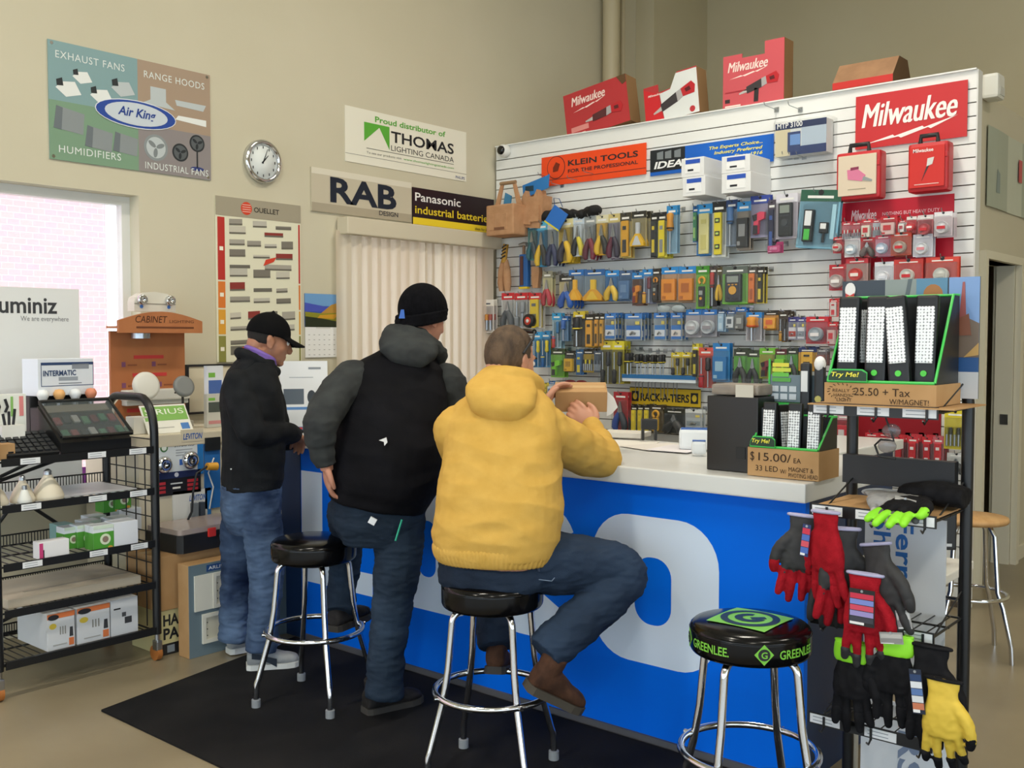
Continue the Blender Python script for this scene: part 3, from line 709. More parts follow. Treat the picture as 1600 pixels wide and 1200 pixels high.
# --- right rack: one looped upright frame, shelves reaching forward
RRX, RRB = 2.97, 3.26
ya, yb = onX(1332, 690, RRB).y, onX(1512, 700, RRB).y
t = thing('wire_rack', 'black wire display rack of gloves and work lights at the counter end', 'rack', (RRX, ya, 0), SLAT_RZ)
RR_ = t
Wd = ya-yb; Dp = RRB-RRX
def rx(px, py): return ya-onX(px, py, RRX).y
def rz_(py, px=1370): return onX(px, py, RRX).z
zt = onX(1512, 598, RRB).z
pts = [Vector((0, Dp, .0)), Vector((0, Dp, zt-.07))]+[Vector((.07-.07*math.cos(q), Dp, zt-.07+.09*math.sin(q))) for q in [math.pi/2*i/6 for i in range(1, 7)]]
pts += [Vector((Wd-.07+.07*math.sin(q), Dp, zt-.07+.09*math.cos(q))) for q in [math.pi/2*i/6 for i in range(7)]]+[Vector((Wd, Dp, 0))]
MB().tube(pts, .0185, BLACKMETAL, 12).build('upright_frame', t)
RZ = [rz_(642), rz_(806), rz_(982), rz_(1145)]
sx0, sx1 = rx(1271, 700), rx(1466, 720)
for i, z in enumerate(RZ):
    mb = MB()
    for x in (sx0+.03, sx1-.01):
        mb.cyl((x, 0, z), (x, Dp, z), .004, BLACKMETAL, n=6).cyl((x, .02, z), (x, Dp, z+.09), .003, BLACKMETAL, n=6)
    for y in (.0, Dp*.5, Dp-.012): mb.cyl((sx0, y, z), (Wd, y, z), .0035, BLACKMETAL, n=6)
    mb.cyl((sx0, Dp-.012, z+.06), (Wd, Dp-.012, z+.06), .0035, BLACKMETAL, n=6)
    for k in range(1, 9): x = sx0+(sx1-sx0)*k/9; mb.cyl((x, 0, z), (x, Dp-.01, z), .0022, BLACKMETAL, n=5)
    mb.build('shelf', t)
    L = sx1-sx0
    tag_strip(t, sx0, sx1, -.008, z, [sx0+.05, (sx0+sx1)/2, sx1-.052] if i < 2 else ([sx0+.5*L, sx1-.052] if i == 2 else [sx0+.052, sx0+.6*L]), .036, .095)
    for x in (sx0+.05, (sx0+sx1)/2+.01, sx1-.03): MB().cyl((x, -.012, z+.012), (x, -.012, z-.022), .004, BLACKMETAL, n=8).tube([(x, -.012, z-.02), (x, -.03, z-.03), (x, -.045, z-.02)], .003, BLACKMETAL, 6).build('hook', t)
MB().box((Wd/2, Dp*.55, .02), (Wd+.06, Dp*1.5, .04), BLACKMETAL, bev=.008).build('base', t)
MB().card(-.01, Wd-.02, rz_(776), rz_(728), Dp-.055, Dp-.02, mat('#1b1c1f', .5)).build('header_plate', t)
# ================================================================ people
FWH = Vector((math.cos(YAW), math.sin(YAW), 0))
Z = Vector((0, 0, 1))
def heading(deg): return FWH*math.cos(math.radians(deg))+RT*math.sin(math.radians(deg))   # 0 = away from the viewer, 90 = to the viewer's right
def catmull(ps, sub):
    out = []; n = len(ps)
    for i in range(n-1):
        p0, p1, p2, p3 = ps[max(i-1, 0)], ps[i], ps[i+1], ps[min(i+2, n-1)]
        for k in range(sub):
            t = k/sub
            out.append([.5*((2*b)+(-a+c)*t+(2*a-5*b+4*c-d)*t*t+(-a+3*b-3*c+d)*t**3) for a, b, c, d in zip(p0, p1, p2, p3)])
    out.append(list(ps[-1])); return out
SK = mat('#c08d74', .5)
def chain(mb, pts, rs, sub=5, n=16, fold=0., ff=0., flat_end=False):
    q = catmull([list(p)+[r] for p, r in zip(pts, rs)], sub)
    P_ = [Vector(v[:3]) for v in q]; R_ = [max(v[3], .002) for v in q]
    if fold: R_ = [r+fold*math.sin(ff*i)*(.3+.7*min(1, i/len(R_)*1.5)) for i, r in enumerate(R_)]
    mb.tube(P_, R_, SK, n); mb.ball(P_[0], R_[0]*.98, SK)
    if not flat_end: mb.ball(P_[-1], R_[-1]*.98, SK)
def loft(mb, secs, sub=5, n=30, e=2.3):
    # secs: (centre, half width, half depth, side, front)
    q = catmull([list(c)+[a, b]+list(u)+list(v) for c, a, b, u, v in secs], sub)
    vs = []
    for s_ in q:
        c, a, b, u, v = Vector(s_[:3]), s_[3], s_[4], Vector(s_[5:8]).normalized(), Vector(s_[8:11]).normalized()
        for j in range(n):
            t = 2*math.pi*j/n; ct, st = math.cos(t), math.sin(t)
            vs.append(c+u*(a*math.copysign(abs(ct)**(2/e), ct))+v*(b*math.copysign(abs(st)**(2/e), st)))
    k = len(q); fs = [(i*n+j, i*n+(j+1) % n, (i+1)*n+(j+1) % n, (i+1)*n+j) for i in range(k-1) for j in range(n)]
    fs += [list(range(n))[::-1], list(range((k-1)*n, k*n))]
    mb.add(vs, fs, SK)
def eball(mb, c, r, X_, Y_, Z_):
    M = Matrix((( X_.x, Y_.x, Z_.x, c.x), (X_.y, Y_.y, Z_.y, c.y), (X_.z, Y_.z, Z_.z, c.z), (0, 0, 0, 1)))
    mb.ball((0, 0, 0), r, SK, M, 20, 14)
def skin_over(mb, name, parent, material, voxel=.006, smooth=4, wr=None, top=None):
    # one continuous surface grown over the overlapping volumes, smoothed, then creased by wr(co, normal)
    me = bpy.data.meshes.new('t'); me.from_pydata([tuple(p) for p in mb.v], [], mb.f)
    o = bpy.data.objects.new('t', me); COL.objects.link(o)
    r = o.modifiers.new('r', 'REMESH'); r.mode = 'VOXEL'; r.voxel_size = voxel
    if smooth: s_ = o.modifiers.new('s', 'SMOOTH'); s_.iterations = smooth; s_.factor = .5
    dg = bpy.context.evaluated_depsgraph_get(); ev = o.evaluated_get(dg)
    m2 = bpy.data.meshes.new_from_object(ev); bpy.data.objects.remove(o); bpy.data.meshes.remove(me)
    if wr:
        nn = [v.normal.copy() for v in m2.vertices]
        for v, n_ in zip(m2.vertices, nn): v.co = v.co+n_*wr(v.co, n_)
    m2.name = name; m2.materials.clear(); m2.materials.append(material)
    m2.polygons.foreach_set('use_smooth', [True]*len(m2.polygons)); m2.update()
    o = bpy.data.objects.new(name, m2); COL.objects.link(o)
    if parent: o.parent = parent; o.matrix_parent_inverse = parent.matrix_world.inverted() if False else Matrix.Translation(-parent.location)
    else:
        zs = min(v.co.z for v in m2.vertices); c = top or Vector((0, 0, 0)); off = Vector((c.x, c.y, zs))
        m2.transform(Matrix.Translation(-off)); o.location = off
    return o
def wrinkle(amp, sc, stretch=(1, 1, 1), seed=0.):
    def f(co, n_):
        p = Vector((co.x*sc*stretch[0]+seed, co.y*sc*stretch[1], co.z*sc*stretch[2]))
        a = noise.noise(p); b = noise.noise(p*2.3+Vector((5, 3, 1)))
        return amp*((1-abs(a)*2.2)*.6+b*.4)
    return f
def shin(leg): return leg[:-1]+[leg[-2].lerp(leg[-1], .55)]
def simple(mb, name, parent, wm=True):                      # a rigid child drawn in world coordinates
    o = mb.build(name, parent); o.matrix_parent_inverse = Matrix.Translation(-parent.location); return o
def head(mb, c, f, u, s=1.):
    r = f.cross(u)
    e = lambda df, dr, du, rr_: eball(mb, c+(f*df+r*dr+u*du)*s, tuple(x*s for x in rr_), r, f, u)
    e(-.012, 0, .030, (.074, .096, .092)); e(.030, 0, -.020, (.064, .070, .085)); e(.045, 0, -.068, (.047, .046, .042)); e(.072, 0, -.098, (.024, .022, .018))
    e(.072, 0, .026, (.052, .022, .016)); e(.05, .036, -.03, (.026, .034, .026)); e(.05, -.036, -.03, (.026, .034, .026))
    mb.tube([c+(f*.088+u*.018)*s, c+(f*.104-u*.012)*s, c+(f*.114-u*.032)*s], [.008*s, .011*s, .013*s], SK, 10); e(.108, 0, -.036, (.017, .014, .011))
    e(.088, 0, -.064, (.022, .011, .007)); e(.086, 0, -.076, (.020, .011, .008)); e(-.06, 0, -.03, (.055, .045, .06))
    for q in (1, -1):
        e(-.006, .075*q, -.012, (.010, .019, .031)); e(-.016, .081*q, .004, (.007, .014, .022)); e(.0, .078*q, -.036, (.007, .009, .010))
def eyes(parent, c, f, u, s=1.):
    r = f.cross(u)
    for q in (1, -1):
        m = MB(); p = c+(f*.083+r*.031*q+u*.004)*s
        m.ball(p, .0115*s, mat('#e8e4de', .25)); m.ball(p+f*.0085*s, .0052*s, mat('#2c1e16', .2)); simple(m, 'eye', parent)
        m = MB(); b = p+u*.021*s; m.tube([b-r*.018+f*.004, b+f*.010+u*.003, b+r*.018+f*.002], [.003, .005, .003], mat('#2b211a', .8), 8); simple(m, 'eyebrow', parent)
def hand_(mb, w, d, nrm, thumb, curl=.5, s=1., tips=None):
    # w wrist, d direction of the knuckles, nrm back of the hand, thumb = side the thumb leaves from
    d = d.normalized(); nrm = (nrm-d*nrm.dot(d)).normalized(); th = (thumb-d*thumb.dot(d)-nrm*thumb.dot(nrm)).normalized()
    eball(mb, w+d*.045*s, (.040*s, .052*s, .0165*s), th, d, nrm); mb.tube([w-d*.02*s, w+d*.02*s], [.026*s, .027*s], SK, 12)
    for i, (off, ln) in enumerate(((.029, .072), (.010, .080), (-.010, .074), (-.028, .058))):
        k = w+d*(.088-.004*abs(i-1))*s+th*off*s
        p = [w+d*.05*s+th*off*.8*s, k]; ang = 0.; dirv = d
        for j, fr in enumerate((.45, .32, .23)):
            ang += curl*(.75, .95, .7)[j]*(1+.08*i)
            dirv = d*math.cos(ang)-nrm*math.sin(ang); p.append(p[-1]+dirv*ln*fr*s)
        rr_ = [.0105, .0105, .0095, .0085, .0072]
        chain(mb, p, [x*s for x in rr_], 3, 10)
    b = w+d*.022*s+th*.026*s
    chain(mb, [w+d*.01*s+th*.012*s, b+th*.012*s, b+(d*.034+th*.026-nrm*.012*curl)*s, b+(d*.062+th*.026-nrm*.030*curl)*s], [.014*s, .0135*s, .0115*s, .0085*s], 3, 10)
def shoe(parent, heel, toe, up, c_up, c_sole, name='shoe', w=.048, h=.085, stripe=None, collar=.09):
    f = (toe-heel).normalized(); r = f.cross(up).normalized(); u = r.cross(f).normalized(); L = (toe-heel).length
    mb = MB(); S = lambda t, a, hh, z0: (heel+f*(L*t)+u*(z0+hh/2), a, hh/2, r, u)
    loft(mb, [S(.0, w*.55, h*.75, .016), S(.05, w*.78, h*.95, .012), S(.25, w*.86, h, .012), S(.45, w*.88, h*.86, .012), S(.68, w*1.0, h*.62, .012), S(.88, w*.86, h*.50, .012), S(.98, w*.5, h*.36, .012)], 4, 24, 2.4)
    mb.tube([heel+f*L*.2+u*.03, heel+f*L*.17+u*(h+.05)], [w*.8, w*.92], SK, 16)
    o = skin_over(mb, name, parent, c_up, .006, 3, wrinkle(.0015, 40))
    sl = MB(); pts = []
    out = [(-.02, .0), (-.015, .6), (.06, .84), (.3, .90), (.55, .98), (.75, 1.08), (.9, .95), (1.0, .55), (1.025, 0)]
    loop = [(t, a) for t, a in out]+[(t, -a) for t, a in out[::-1][1:-1]]
    vs = [heel+f*L*t+r*w*a for t, a in loop]; n = len(vs)
    V = [p-u*.004 for p in vs]+[p+u*.024 for p in vs]
    sl.add(V, [list(range(n)), list(range(n, 2*n))[::-1]]+[((i+1) % n, i, n+i, n+(i+1) % n) for i in range(n)], c_sole)
    simple(sl, 'sole', o)
    if stripe:
        st = MB()
        for q in (1, -1):
            pa = []
            for t, z_, wd in ((.08, .070, .013), (.25, .062, .012), (.42, .045, .014), (.55, .030, .02)):
                pa.append((heel+f*L*t+r*q*(w*.90+.002+(0.004 if t > .3 else 0))+u*z_, wd))
            vs = [p+u*k for p, k in pa]+[p-u*k for p, k in pa]; k = len(pa)
            st.add(vs, [(i, i+1, k+i+1, k+i) for i in range(k-1)], stripe)
        lc = MB()
        for i in range(4): c_ = heel+f*L*(.36+.08*i)+u*(h*.92-.011*i); lc.tube([c_-r*.022, c_+u*.006, c_+r*.022], .003, mat('#d8d8d4', .7), 6)
        simple(lc, 'laces', o)
        simple(st, 'side_stripe', o)
    return o
def cap_shell(c, f, u, s, keep, grow, m, nu=40, nv=26, rad=(.074, .096, .092), off=(-.012, .030)):
    # hair or a hat crown: part of an ellipsoid around the cranium, with thickness
    r = f.cross(u); mb = MB(); cc = c+(f*off[0]+u*off[1])*s
    P_ = lambda i, j, g: (cc+r*((rad[0]+g)*s*math.sin(math.pi*i/nv)*math.cos(2*math.pi*j/nu))+f*((rad[1]+g)*s*math.sin(math.pi*i/nv)*math.sin(2*math.pi*j/nu))+u*((rad[2]+g)*s*math.cos(math.pi*i/nv)))
    for i in range(nv):
        for j in range(nu):
            t = 2*math.pi*(j+.5)/nu; a = math.pi*(i+.5)/nv
            if keep(math.sin(a)*math.cos(t), math.sin(a)*math.sin(t), math.cos(a)):
                q = [P_(i, j, grow), P_(i+1, j, grow), P_(i+1, j+1, grow), P_(i, j+1, grow)]
                p = [P_(i, j, -.004), P_(i+1, j, -.004), P_(i+1, j+1, -.004), P_(i, j+1, -.004)]
                mb.add(q+p, [(0, 1, 2, 3), (7, 6, 5, 4), (0, 4, 5, 1), (1, 5, 6, 2), (2, 6, 7, 3), (3, 7, 4, 0)], SK)
    return mb
def denim(name, a, b): return noisy(name, a, b, 3.2, .85, 5, bump=.5, bscale=420, spec=.15, lo=.32, hi=.68)
SKIN1, SKIN2, SKIN3 = mat('#a8755a', .5, name='skin_tan'), mat('#b47f68', .5, name='skin_warm'), mat('#c08a70', .5, name='skin_pale')

# ---------------- the man in the yellow hoodie, seated
F3 = heading(14); R3 = F3.cross(Z); V3 = lambda a, b, d: at(a, b, d)
secs = [(V3(772, 895, 3.57), .180, .140, R3, F3), (V3(772, 866, 3.57), .210, .155, R3, F3), (V3(775, 835, 3.57), .224, .164, R3, F3), (V3(780, 790, 3.58), .222, .160, R3, F3), (V3(783, 730, 3.62), .214, .150, R3, F3),
        (V3(786, 675, 3.66), .206, .138, R3, F3), (V3(788, 640, 3.69), .186, .120, R3, F3), (V3(792, 612, 3.72), .125, .095, R3, F3), (V3(798, 592, 3.75), .075, .072, R3, F3)]
hc3 = V3(799, 563, 3.80); hf3 = (heading(43)-Z*.22).normalized(); hr3 = hf3.cross(Z).normalized(); hu3 = hr3.cross(hf3)
armR = [V3(850, 672, 3.68), V3(896, 698, 3.80), V3(938, 714, 3.92), V3(938, 697, 4.02), V3(926, 668, 4.12)]
armL = [V3(716, 672, 3.72), V3(722, 700, 3.86), V3(752, 712, 4.0), V3(800, 680, 4.1), V3(846, 640, 4.17)]
legR = [V3(815, 880, 3.56), V3(880, 880, 3.59), V3(972, 893, 3.63), V3(945, 935, 3.57), V3(890, 985, 3.50), V3(852, 1022, 3.46)]
legL = [V3(738, 880, 3.57), V3(748, 872, 3.75), V3(760, 868, 3.94), V3(766, 910, 3.92), V3(772, 965, 3.86), V3(775, 1010, 3.80)]
b = MB(); loft(b, [(c, a*.88, d*.88, u, v) for c, a, d, u, v in secs[:-1]])
head(b, hc3, hf3, hu3, 1.0); b.tube([hc3-hu3*.05-hf3*.03, V3(797, 600, 3.755), V3(795, 630, 3.72)], [.058, .062, .075], SK, 18)
chain(b, armR, [.05, .045, .04, .034, .027]); chain(b, armL, [.05, .045, .04, .034, .027])
chain(b, shin(legR), [.075, .07, .052, .046, .036, .032]); chain(b, shin(legL), [.075, .07, .052, .046, .036, .032])
hand_(b, armR[-1], (V3(896, 638, 4.17)-armR[-1]), -heading(10)+Z*.35, Z+heading(-90)*.2, .5, 1.12)
hand_(b, armL[-1], (V3(864, 612, 4.22)-armL[-1]), heading(-90)+Z*.2, -FWH*.9+Z*.25, .45, 1.1)
man3 = skin_over(b, 'person', None, SKIN3, .0045, 3, top=V3(772, 900, 3.6))
tag(man3, 'seated person in a yellow hoodie and jeans holding a brown box at the counter', 'person')
eyes(man3, hc3, hf3, hu3)
YEL = noisy('yellow_fleece', '#c79e4c', '#cfa654', 14, .9, 3, bump=.35, bscale=500, spec=.15)
b = MB(); loft(b, secs[1:])
chain(b, armR, [.088, .084, .077, .062, .043], 8, 18, .0045, 1.25); chain(b, armL, [.088, .080, .072, .060, .043], 6, 18, .003, 1.2)
hb = V3(785, 612, 3.66); ring = []
for i in range(20):
    t = 2*math.pi*i/20; ring.append(V3(797, 602, 3.755)+R3*.088*math.cos(t)+F3*(.082*math.sin(t))+Z*(.02*math.cos(t)*0-.035*math.sin(t)+.0))
b.tube(ring, .036, SK, 12, True)
UH = (R3-Z*.16).normalized()
loft(b, [(V3(776, 658, 3.58), .030, .018, UH, F3), (V3(777, 648, 3.575), .085, .036, UH, F3), (V3(780, 630, 3.585), .118, .056, UH, F3), (V3(784, 610, 3.62), .125, .068, UH, F3), (V3(790, 592, 3.67), .105, .062, UH, F3), (V3(795, 580, 3.71), .078, .04, UH, F3), (V3(797, 575, 3.72), .045, .02, UH, F3)], 5, 26)
w1 = wrinkle(.011, 4.6, (1, 1, 2.4), 2); w2 = wrinkle(.0012, 30, (1, 1, 1.3), 7)
skin_over(b, 'hoodie', man3, YEL, .006, 3, lambda c, n_: w1(c, n_)+w2(c, n_))
b = MB(); loft(b, [(V3(773, 876, 3.57), .200, .150, R3, F3), (V3(772, 866, 3.57), .213, .160, R3, F3), (V3(772, 852, 3.57), .219, .164, R3, F3), (V3(773, 843, 3.57), .208, .155, R3, F3)], 4, 40)
skin_over(b, 'waistband', man3, YEL, .005, 1, lambda c, n_: .0016*math.sin(math.atan2((c-secs[1][0]).dot(F3), (c-secs[1][0]).dot(R3))*70))
for arm in (armR, armL):
    b = MB(); d_ = (arm[-1]-arm[-2]).normalized(); chain(b, [arm[-1]-d_*.055, arm[-1]-d_*.02, arm[-1]+d_*.004], [.044, .040, .036], 4, 20); skin_over(b, 'cuff', man3, YEL, .005, 1)
JE3 = denim('denim_dark', '#192230', '#2d3c51')
b = MB(); loft(b, [(V3(772, 918, 3.58), .165, .13, R3, F3), (V3(772, 906, 3.58), .192, .15, R3, F3), (V3(772, 878, 3.58), .195, .145, R3, F3)], 4)
chain(b, legR, [.104, .106, .086, .080, .076, .074], 8, 18, .0026, 1.1, True); chain(b, legL, [.105, .098, .080, .074, .070, .068], 8, 18, .002, 1.1, True)
w3a, w3b = wrinkle(.006, 8, (1, 1, 2.2), 4), wrinkle(.0045, 19, (.8, .8, 2.6), 9)
w3 = lambda c, n_: w3a(c, n_)+w3b(c, n_)
skin_over(b, 'jeans', man3, JE3, .006, 3, w3)
st = MB()
p = [V3(838, 905, 3.465), V3(862, 908, 3.47), V3(873, 895, 3.49)]
st.tube(p, .0018, mat('#76869c', .8), 6); st.tube([V3(840, 876, 3.46), V3(842, 893, 3.455)], .005, mat('#27344a', .8), 6); simple(st, 'pocket_stitching', man3)
BOOT = noisy('brown_suede', '#3a261c', '#523728', 22, .8, 4, bump=.4, bscale=160, spec=.2)
shoe(man3, V3(822, 1074, 3.44), V3(905, 1110, 3.52), Z+RT*.55, BOOT, mat('#453f36', .85), 'boot', .050, .095)
shoe(man3, V3(772, 1052, 3.76), V3(786, 1046, 4.0), Z, BOOT, mat('#3a3836', .8), 'boot', .046, .095)
def hk3(x, y, z_):                                           # hair: back and sides, high temples, thin crown
    if z_ > .45: return y < .42+.25*abs(x)
    if z_ > -.15: return y < .30 or (y < .36)
    return y < -.05 and z_ > -.86+.3*max(0, y+.6)
HAIR3 = noisy('hair_brown', '#41342a', '#66523f', 30, .7, 5, bump=.8, bscale=260, stretch=(1, 1, .35), spec=.3)
skin_over(cap_shell(hc3, hf3, hu3, 1.0, hk3, .008, SK, off=(-.016, .022), rad=(.076, .096, .100)), 'hair', man3, HAIR3, .0045, 4, wrinkle(.0022, 55, (1, 1, .5)))
sg = MB(); q = lambda df, dr, du: hc3+hf3*df+hr3*dr+hu3*du
for s_ in (1, -1): sg.tube([q(-.035, .088*s_, .02), q(.01, .084*s_, .085), q(.038, .060*s_, .118)], .0045, INK, 8)
sg.tube([q(.038, -.060, .118), q(.060, 0, .126), q(.038, .060, .118)], .010, mat('#101114', .15), 8); simple(sg, 'sunglasses', man3)

# ---------------- the man in the black vest, standing with one foot on the stool ring
F2 = heading(10); R2 = F2.cross(Z); U2 = (R2-Z*.10).normalized()
secs = [(V3(592, 835, 4.22), .168, .135, R2, F2), (V3(592, 800, 4.21), .185, .15, R2, F2), (V3(600, 755, 4.20), .224, .185, U2, F2), (V3(607, 705, 4.22), .232, .195, U2, F2), (V3(612, 655, 4.26), .222, .178, U2, F2),
        (V3(617, 610, 4.31), .222, .155, U2, F2), (V3(622, 578, 4.35), .200, .130, U2, F2), (V3(636, 552, 4.39), .120, .098, U2, F2), (V3(650, 535, 4.42), .075, .075, U2, F2)]
hc2 = V3(662, 497, 4.46); hf2 = (heading(42)-Z*.20).normalized(); hr2 = hf2.cross(Z).normalized(); hu2 = hr2.cross(hf2)
armL = [V3(552, 592, 4.30), V3(524, 620, 4.17), V3(502, 660, 4.06), V3(502, 697, 4.07), V3(510, 727, 4.08)]
armR = [V3(697, 598, 4.38), V3(712, 645, 4.42), V3(716, 690, 4.50), V3(706, 694, 4.64), V3(694, 690, 4.80)]
legR = [V3(625, 808, 4.20), V3(622, 875, 4.18), V3(612, 955, 4.17), V3(604, 1020, 4.16), V3(600, 1090, 4.15)]
legL = [V3(550, 800, 4.23), V3(548, 815, 4.40), V3(546, 815, 4.58), V3(540, 870, 4.54), V3(535, 920, 4.48), V3(532, 955, 4.43)]
b = MB(); loft(b, [(c, a*.86, d*.86, u, v) for c, a, d, u, v in secs[:-1]]); head(b, hc2, hf2, hu2, 1.02)
b.tube([hc2-hu2*.05-hf2*.03, V3(652, 540, 4.42), V3(645, 562, 4.38)], [.060, .066, .08], SK, 18)
chain(b, armR, [.05, .046, .04, .035, .028]); chain(b, armL, [.05, .046, .04, .035, .028]); chain(b, shin(legR), [.08, .07, .05, .042, .034]); chain(b, shin(legL), [.08, .07, .054, .046, .038, .034])
hand_(b, armL[-1], V3(514, 770, 4.10)-armL[-1], -RT-FWH*.4, -FWH+RT*.5, .45); hand_(b, armR[-1], V3(680, 696, 4.92)-armR[-1], Z, -RT, .3)
man2 = skin_over(b, 'person', None, SKIN2, .0045, 3, top=V3(592, 1100, 4.2))
tag(man2, 'standing person in a black vest, grey hood and black knit hat', 'person')
eyes(man2, hc2, hf2, hu2, 1.02)
VEST = noisy('vest_nylon', '#0a0a0e', '#0f0f14', 9, .8, 3, bump=.2, bscale=200, spec=.12)
GREY = noisy('grey_fleece', '#303233', '#3b3e3e', 12, .9, 3, bump=.35, bscale=480, spec=.15)
UV = (R2-Z*.18).normalized()
b = MB(); loft(b, [(V3(590, 786, 4.21), .200, .170, UV, F2), (V3(594, 772, 4.21), .212, .178, UV, F2)]+secs[2:8]+[(V3(640, 550, 4.40), .10, .09, U2, F2)], 6); w1 = wrinkle(.010, 4.4, (1, 1, 2.2), 12)
skin_over(b, 'vest', man2, VEST, .006, 3, w1)
lg = MB().poly([(0, 0), (.03, .012), (.034, -.008), (.022, -.022), (.02, -.006)], -.002, 0, mat('#e6e6e6', .5))
lo = lg.build('logo_patch', man2); p = V3(592, 688, 4.02); lo.location = p-man2.location; lo.rotation_euler = (0, 0, math.atan2(RT.y, RT.x))
b = MB(); chain(b, armL, [.084, .078, .070, .056, .040], 8, 18, .003, 1.2, True); chain(b, armR, [.086, .078, .070, .06, .046], 8, 18, .003, 1.2)
skin_over(b, 'sleeves', man2, GREY, .006, 3, wrinkle(.005, 14, (1, 1, 1.4), 3))
b = MB(); ring = []
for i in range(20):
    t = 2*math.pi*i/20; ring.append(V3(652, 540, 4.42)+R2*.098*math.cos(t)+F2*(.088*math.sin(t))-Z*(.045*math.sin(t)+.035*math.cos(t)))
b.tube(ring, .036, SK, 12, True)
loft(b, [(V3(640, 572, 4.26), .05, .022, U2, F2), (V3(638, 562, 4.26), .10, .04, U2, F2), (V3(638, 545, 4.28), .128, .06, U2, F2), (V3(638, 526, 4.33), .115, .06, U2, F2), (V3(634, 512, 4.38), .085, .035, U2, F2), (V3(634, 508, 4.39), .05, .02, U2, F2)], 5, 26)
skin_over(b, 'hood', man2, GREY, .006, 3, wrinkle(.006, 16, (1, 1, 1.3), 9))
JE2 = denim('denim_blue_grey', '#161f2b', '#2f3e50')
b = MB(); loft(b, [(V3(592, 848, 4.22), .14, .12, R2, F2), (V3(592, 815, 4.22), .188, .152, R2, F2), (V3(594, 775, 4.21), .195, .158, R2, F2), (V3(597, 745, 4.21), .20, .16, U2, F2)], 5)
chain(b, legR, [.104, .096, .080, .074, .076], 9, 18, .0026, 1.15, True); chain(b, legL, [.10, .092, .076, .07, .062, .062], 7, 18, .002, 1.1, True)
skin_over(b, 'jeans', man2, JE2, .006, 3, w3)
m = MB(); m.tube([V3(618, 845, 4.03), V3(628, 812, 4.035)], .0042, mat('#1fa886', .4), 8); simple(m, 'green_pen', man2)
m = MB(); m.box((0, 0, 0), (.028, .012, .026), mat('#dfe3e8', .5)); o = m.build('white_tag', man2); o.location = V3(582, 814, 4.025)-man2.location; o.rotation_euler = (0, .5, FL)
BK = noisy('worn_black_leather', '#1d1b1a', '#2c2928', 20, .7, 4, spec=.25)
shoe(man2, floor_at(567, 4.12), floor_at(655, 4.28), Z, BK, mat('#3a3733', .85), 'boot', .050, .09)
q = at(520, 986, 4.41); shoe(man2, q, q+heading(24)*.27, Z, BK, mat('#3a3733', .85), 'boot', .048, .09)
KNIT = noisy('black_knit', '#09090c', '#101014', 60, .95, 3, bump=.7, bscale=180, stretch=(1, 1, .4), spec=.1)
cs = cap_shell(hc2, hf2, hu2, 1.02, lambda x, y, z_: z_ > -.30-.22*(y < -.1) and not (y > .5 and z_ < .1), .020, SK, off=(-.012, .036), rad=(.076, .098, .094))
skin_over(cs, 'knit_hat', man2, KNIT, .005, 5)
b = MB(); ring = []
for i in range(28):
    t = 2*math.pi*i/28; ring.append(hc2+hr2*.093*math.cos(t)+hf2*(-.014+.113*math.sin(t))+hu2*(.022+.045*math.sin(t)-.03))
for k in (-.012, .008, .026): b.tube([p+hu2*k for p in ring], .010, SK, 10, True)
skin_over(b, 'hat_cuff', man2, KNIT, .005, 4)
m = MB(); p = hc2-hf2*.07-hr2*.082+hu2*.035; m.poly([(-.014, -.018), (.014, -.018), (.010, .02), (-.004, .02)], -.002, 0, mat('#2f62b8', .5)); o = m.build('hat_emblem', man2); o.location = V3(628, 491, 4.345)-man2.location; o.rotation_euler = (0, 0, FL-.3)
cs = cap_shell(hc2, hf2, hu2, 1.02, lambda x, y, z_: y < .12 and -.62 < z_ < -.1, .006, SK); skin_over(cs, 'hair', man2, mat('#1d1815', .8), .005, 3)

# ---------------- the man in the cap, leaning on the counter end
F1 = heading(62); R1 = F1.cross(Z)
secs = [(V3(393, 800, 4.86), .150, .125, R1, F1), (V3(393, 762, 4.86), .172, .135, R1, F1), (V3(396, 720, 4.86), .178, .140, R1, F1), (V3(396, 670, 4.85), .180, .140, R1, F1), (V3(393, 625, 4.85), .184, .138, R1, F1),
        (V3(393, 592, 4.86), .178, .120, R1, F1), (V3(397, 570, 4.87), .125, .095, R1, F1), (V3(404, 556, 4.88), .072, .068, R1, F1)]
hc1 = V3(421, 532, 4.90); hf1 = (heading(66)-Z*.24).normalized(); hr1 = hf1.cross(Z).normalized(); hu1 = hr1.cross(hf1)
armR = [V3(374, 604, 4.73), V3(382, 640, 4.68), V3(396, 676, 4.66), V3(428, 676, 4.78), V3(458, 678, 4.92)]
armL = [V3(410, 600, 5.00), V3(424, 640, 5.06), V3(436, 680, 5.12), V3(452, 684, 5.2), V3(466, 684, 5.28)]
legR = [V3(405, 788, 4.80), V3(412, 840, 4.77), V3(416, 900, 4.75), V3(412, 960, 4.74), V3(408, 1017, 4.73)]
legL = [V3(378, 788, 4.94), V3(373, 840, 4.94), V3(370, 900, 4.94), V3(366, 955, 4.94), V3(364, 1001, 4.94)]
b = MB(); loft(b, [(c, a*.86, d*.86, u, v) for c, a, d, u, v in secs[:-1]]); head(b, hc1, hf1, hu1, .98)
b.tube([hc1-hu1*.05-hf1*.03, V3(409, 560, 4.885), V3(400, 585, 4.87)], [.056, .058, .075], SK, 18)
for a_ in (armR, armL): chain(b, a_, [.048, .044, .038, .034, .027])
for a_ in (legR, legL): chain(b, shin(a_), [.075, .066, .05, .042, .034])
hand_(b, armR[-1], V3(466, 690, 5.02)-armR[-1], Z+RT*.2, -heading(-30), .5); hand_(b, armL[-1], V3(474, 686, 5.4)-armL[-1], Z, heading(150), .35)
man1 = skin_over(b, 'person', None, SKIN1, .0045, 3, top=V3(393, 1040, 4.85))
tag(man1, 'standing person in a black cap, dark hooded jacket and washed jeans', 'person')
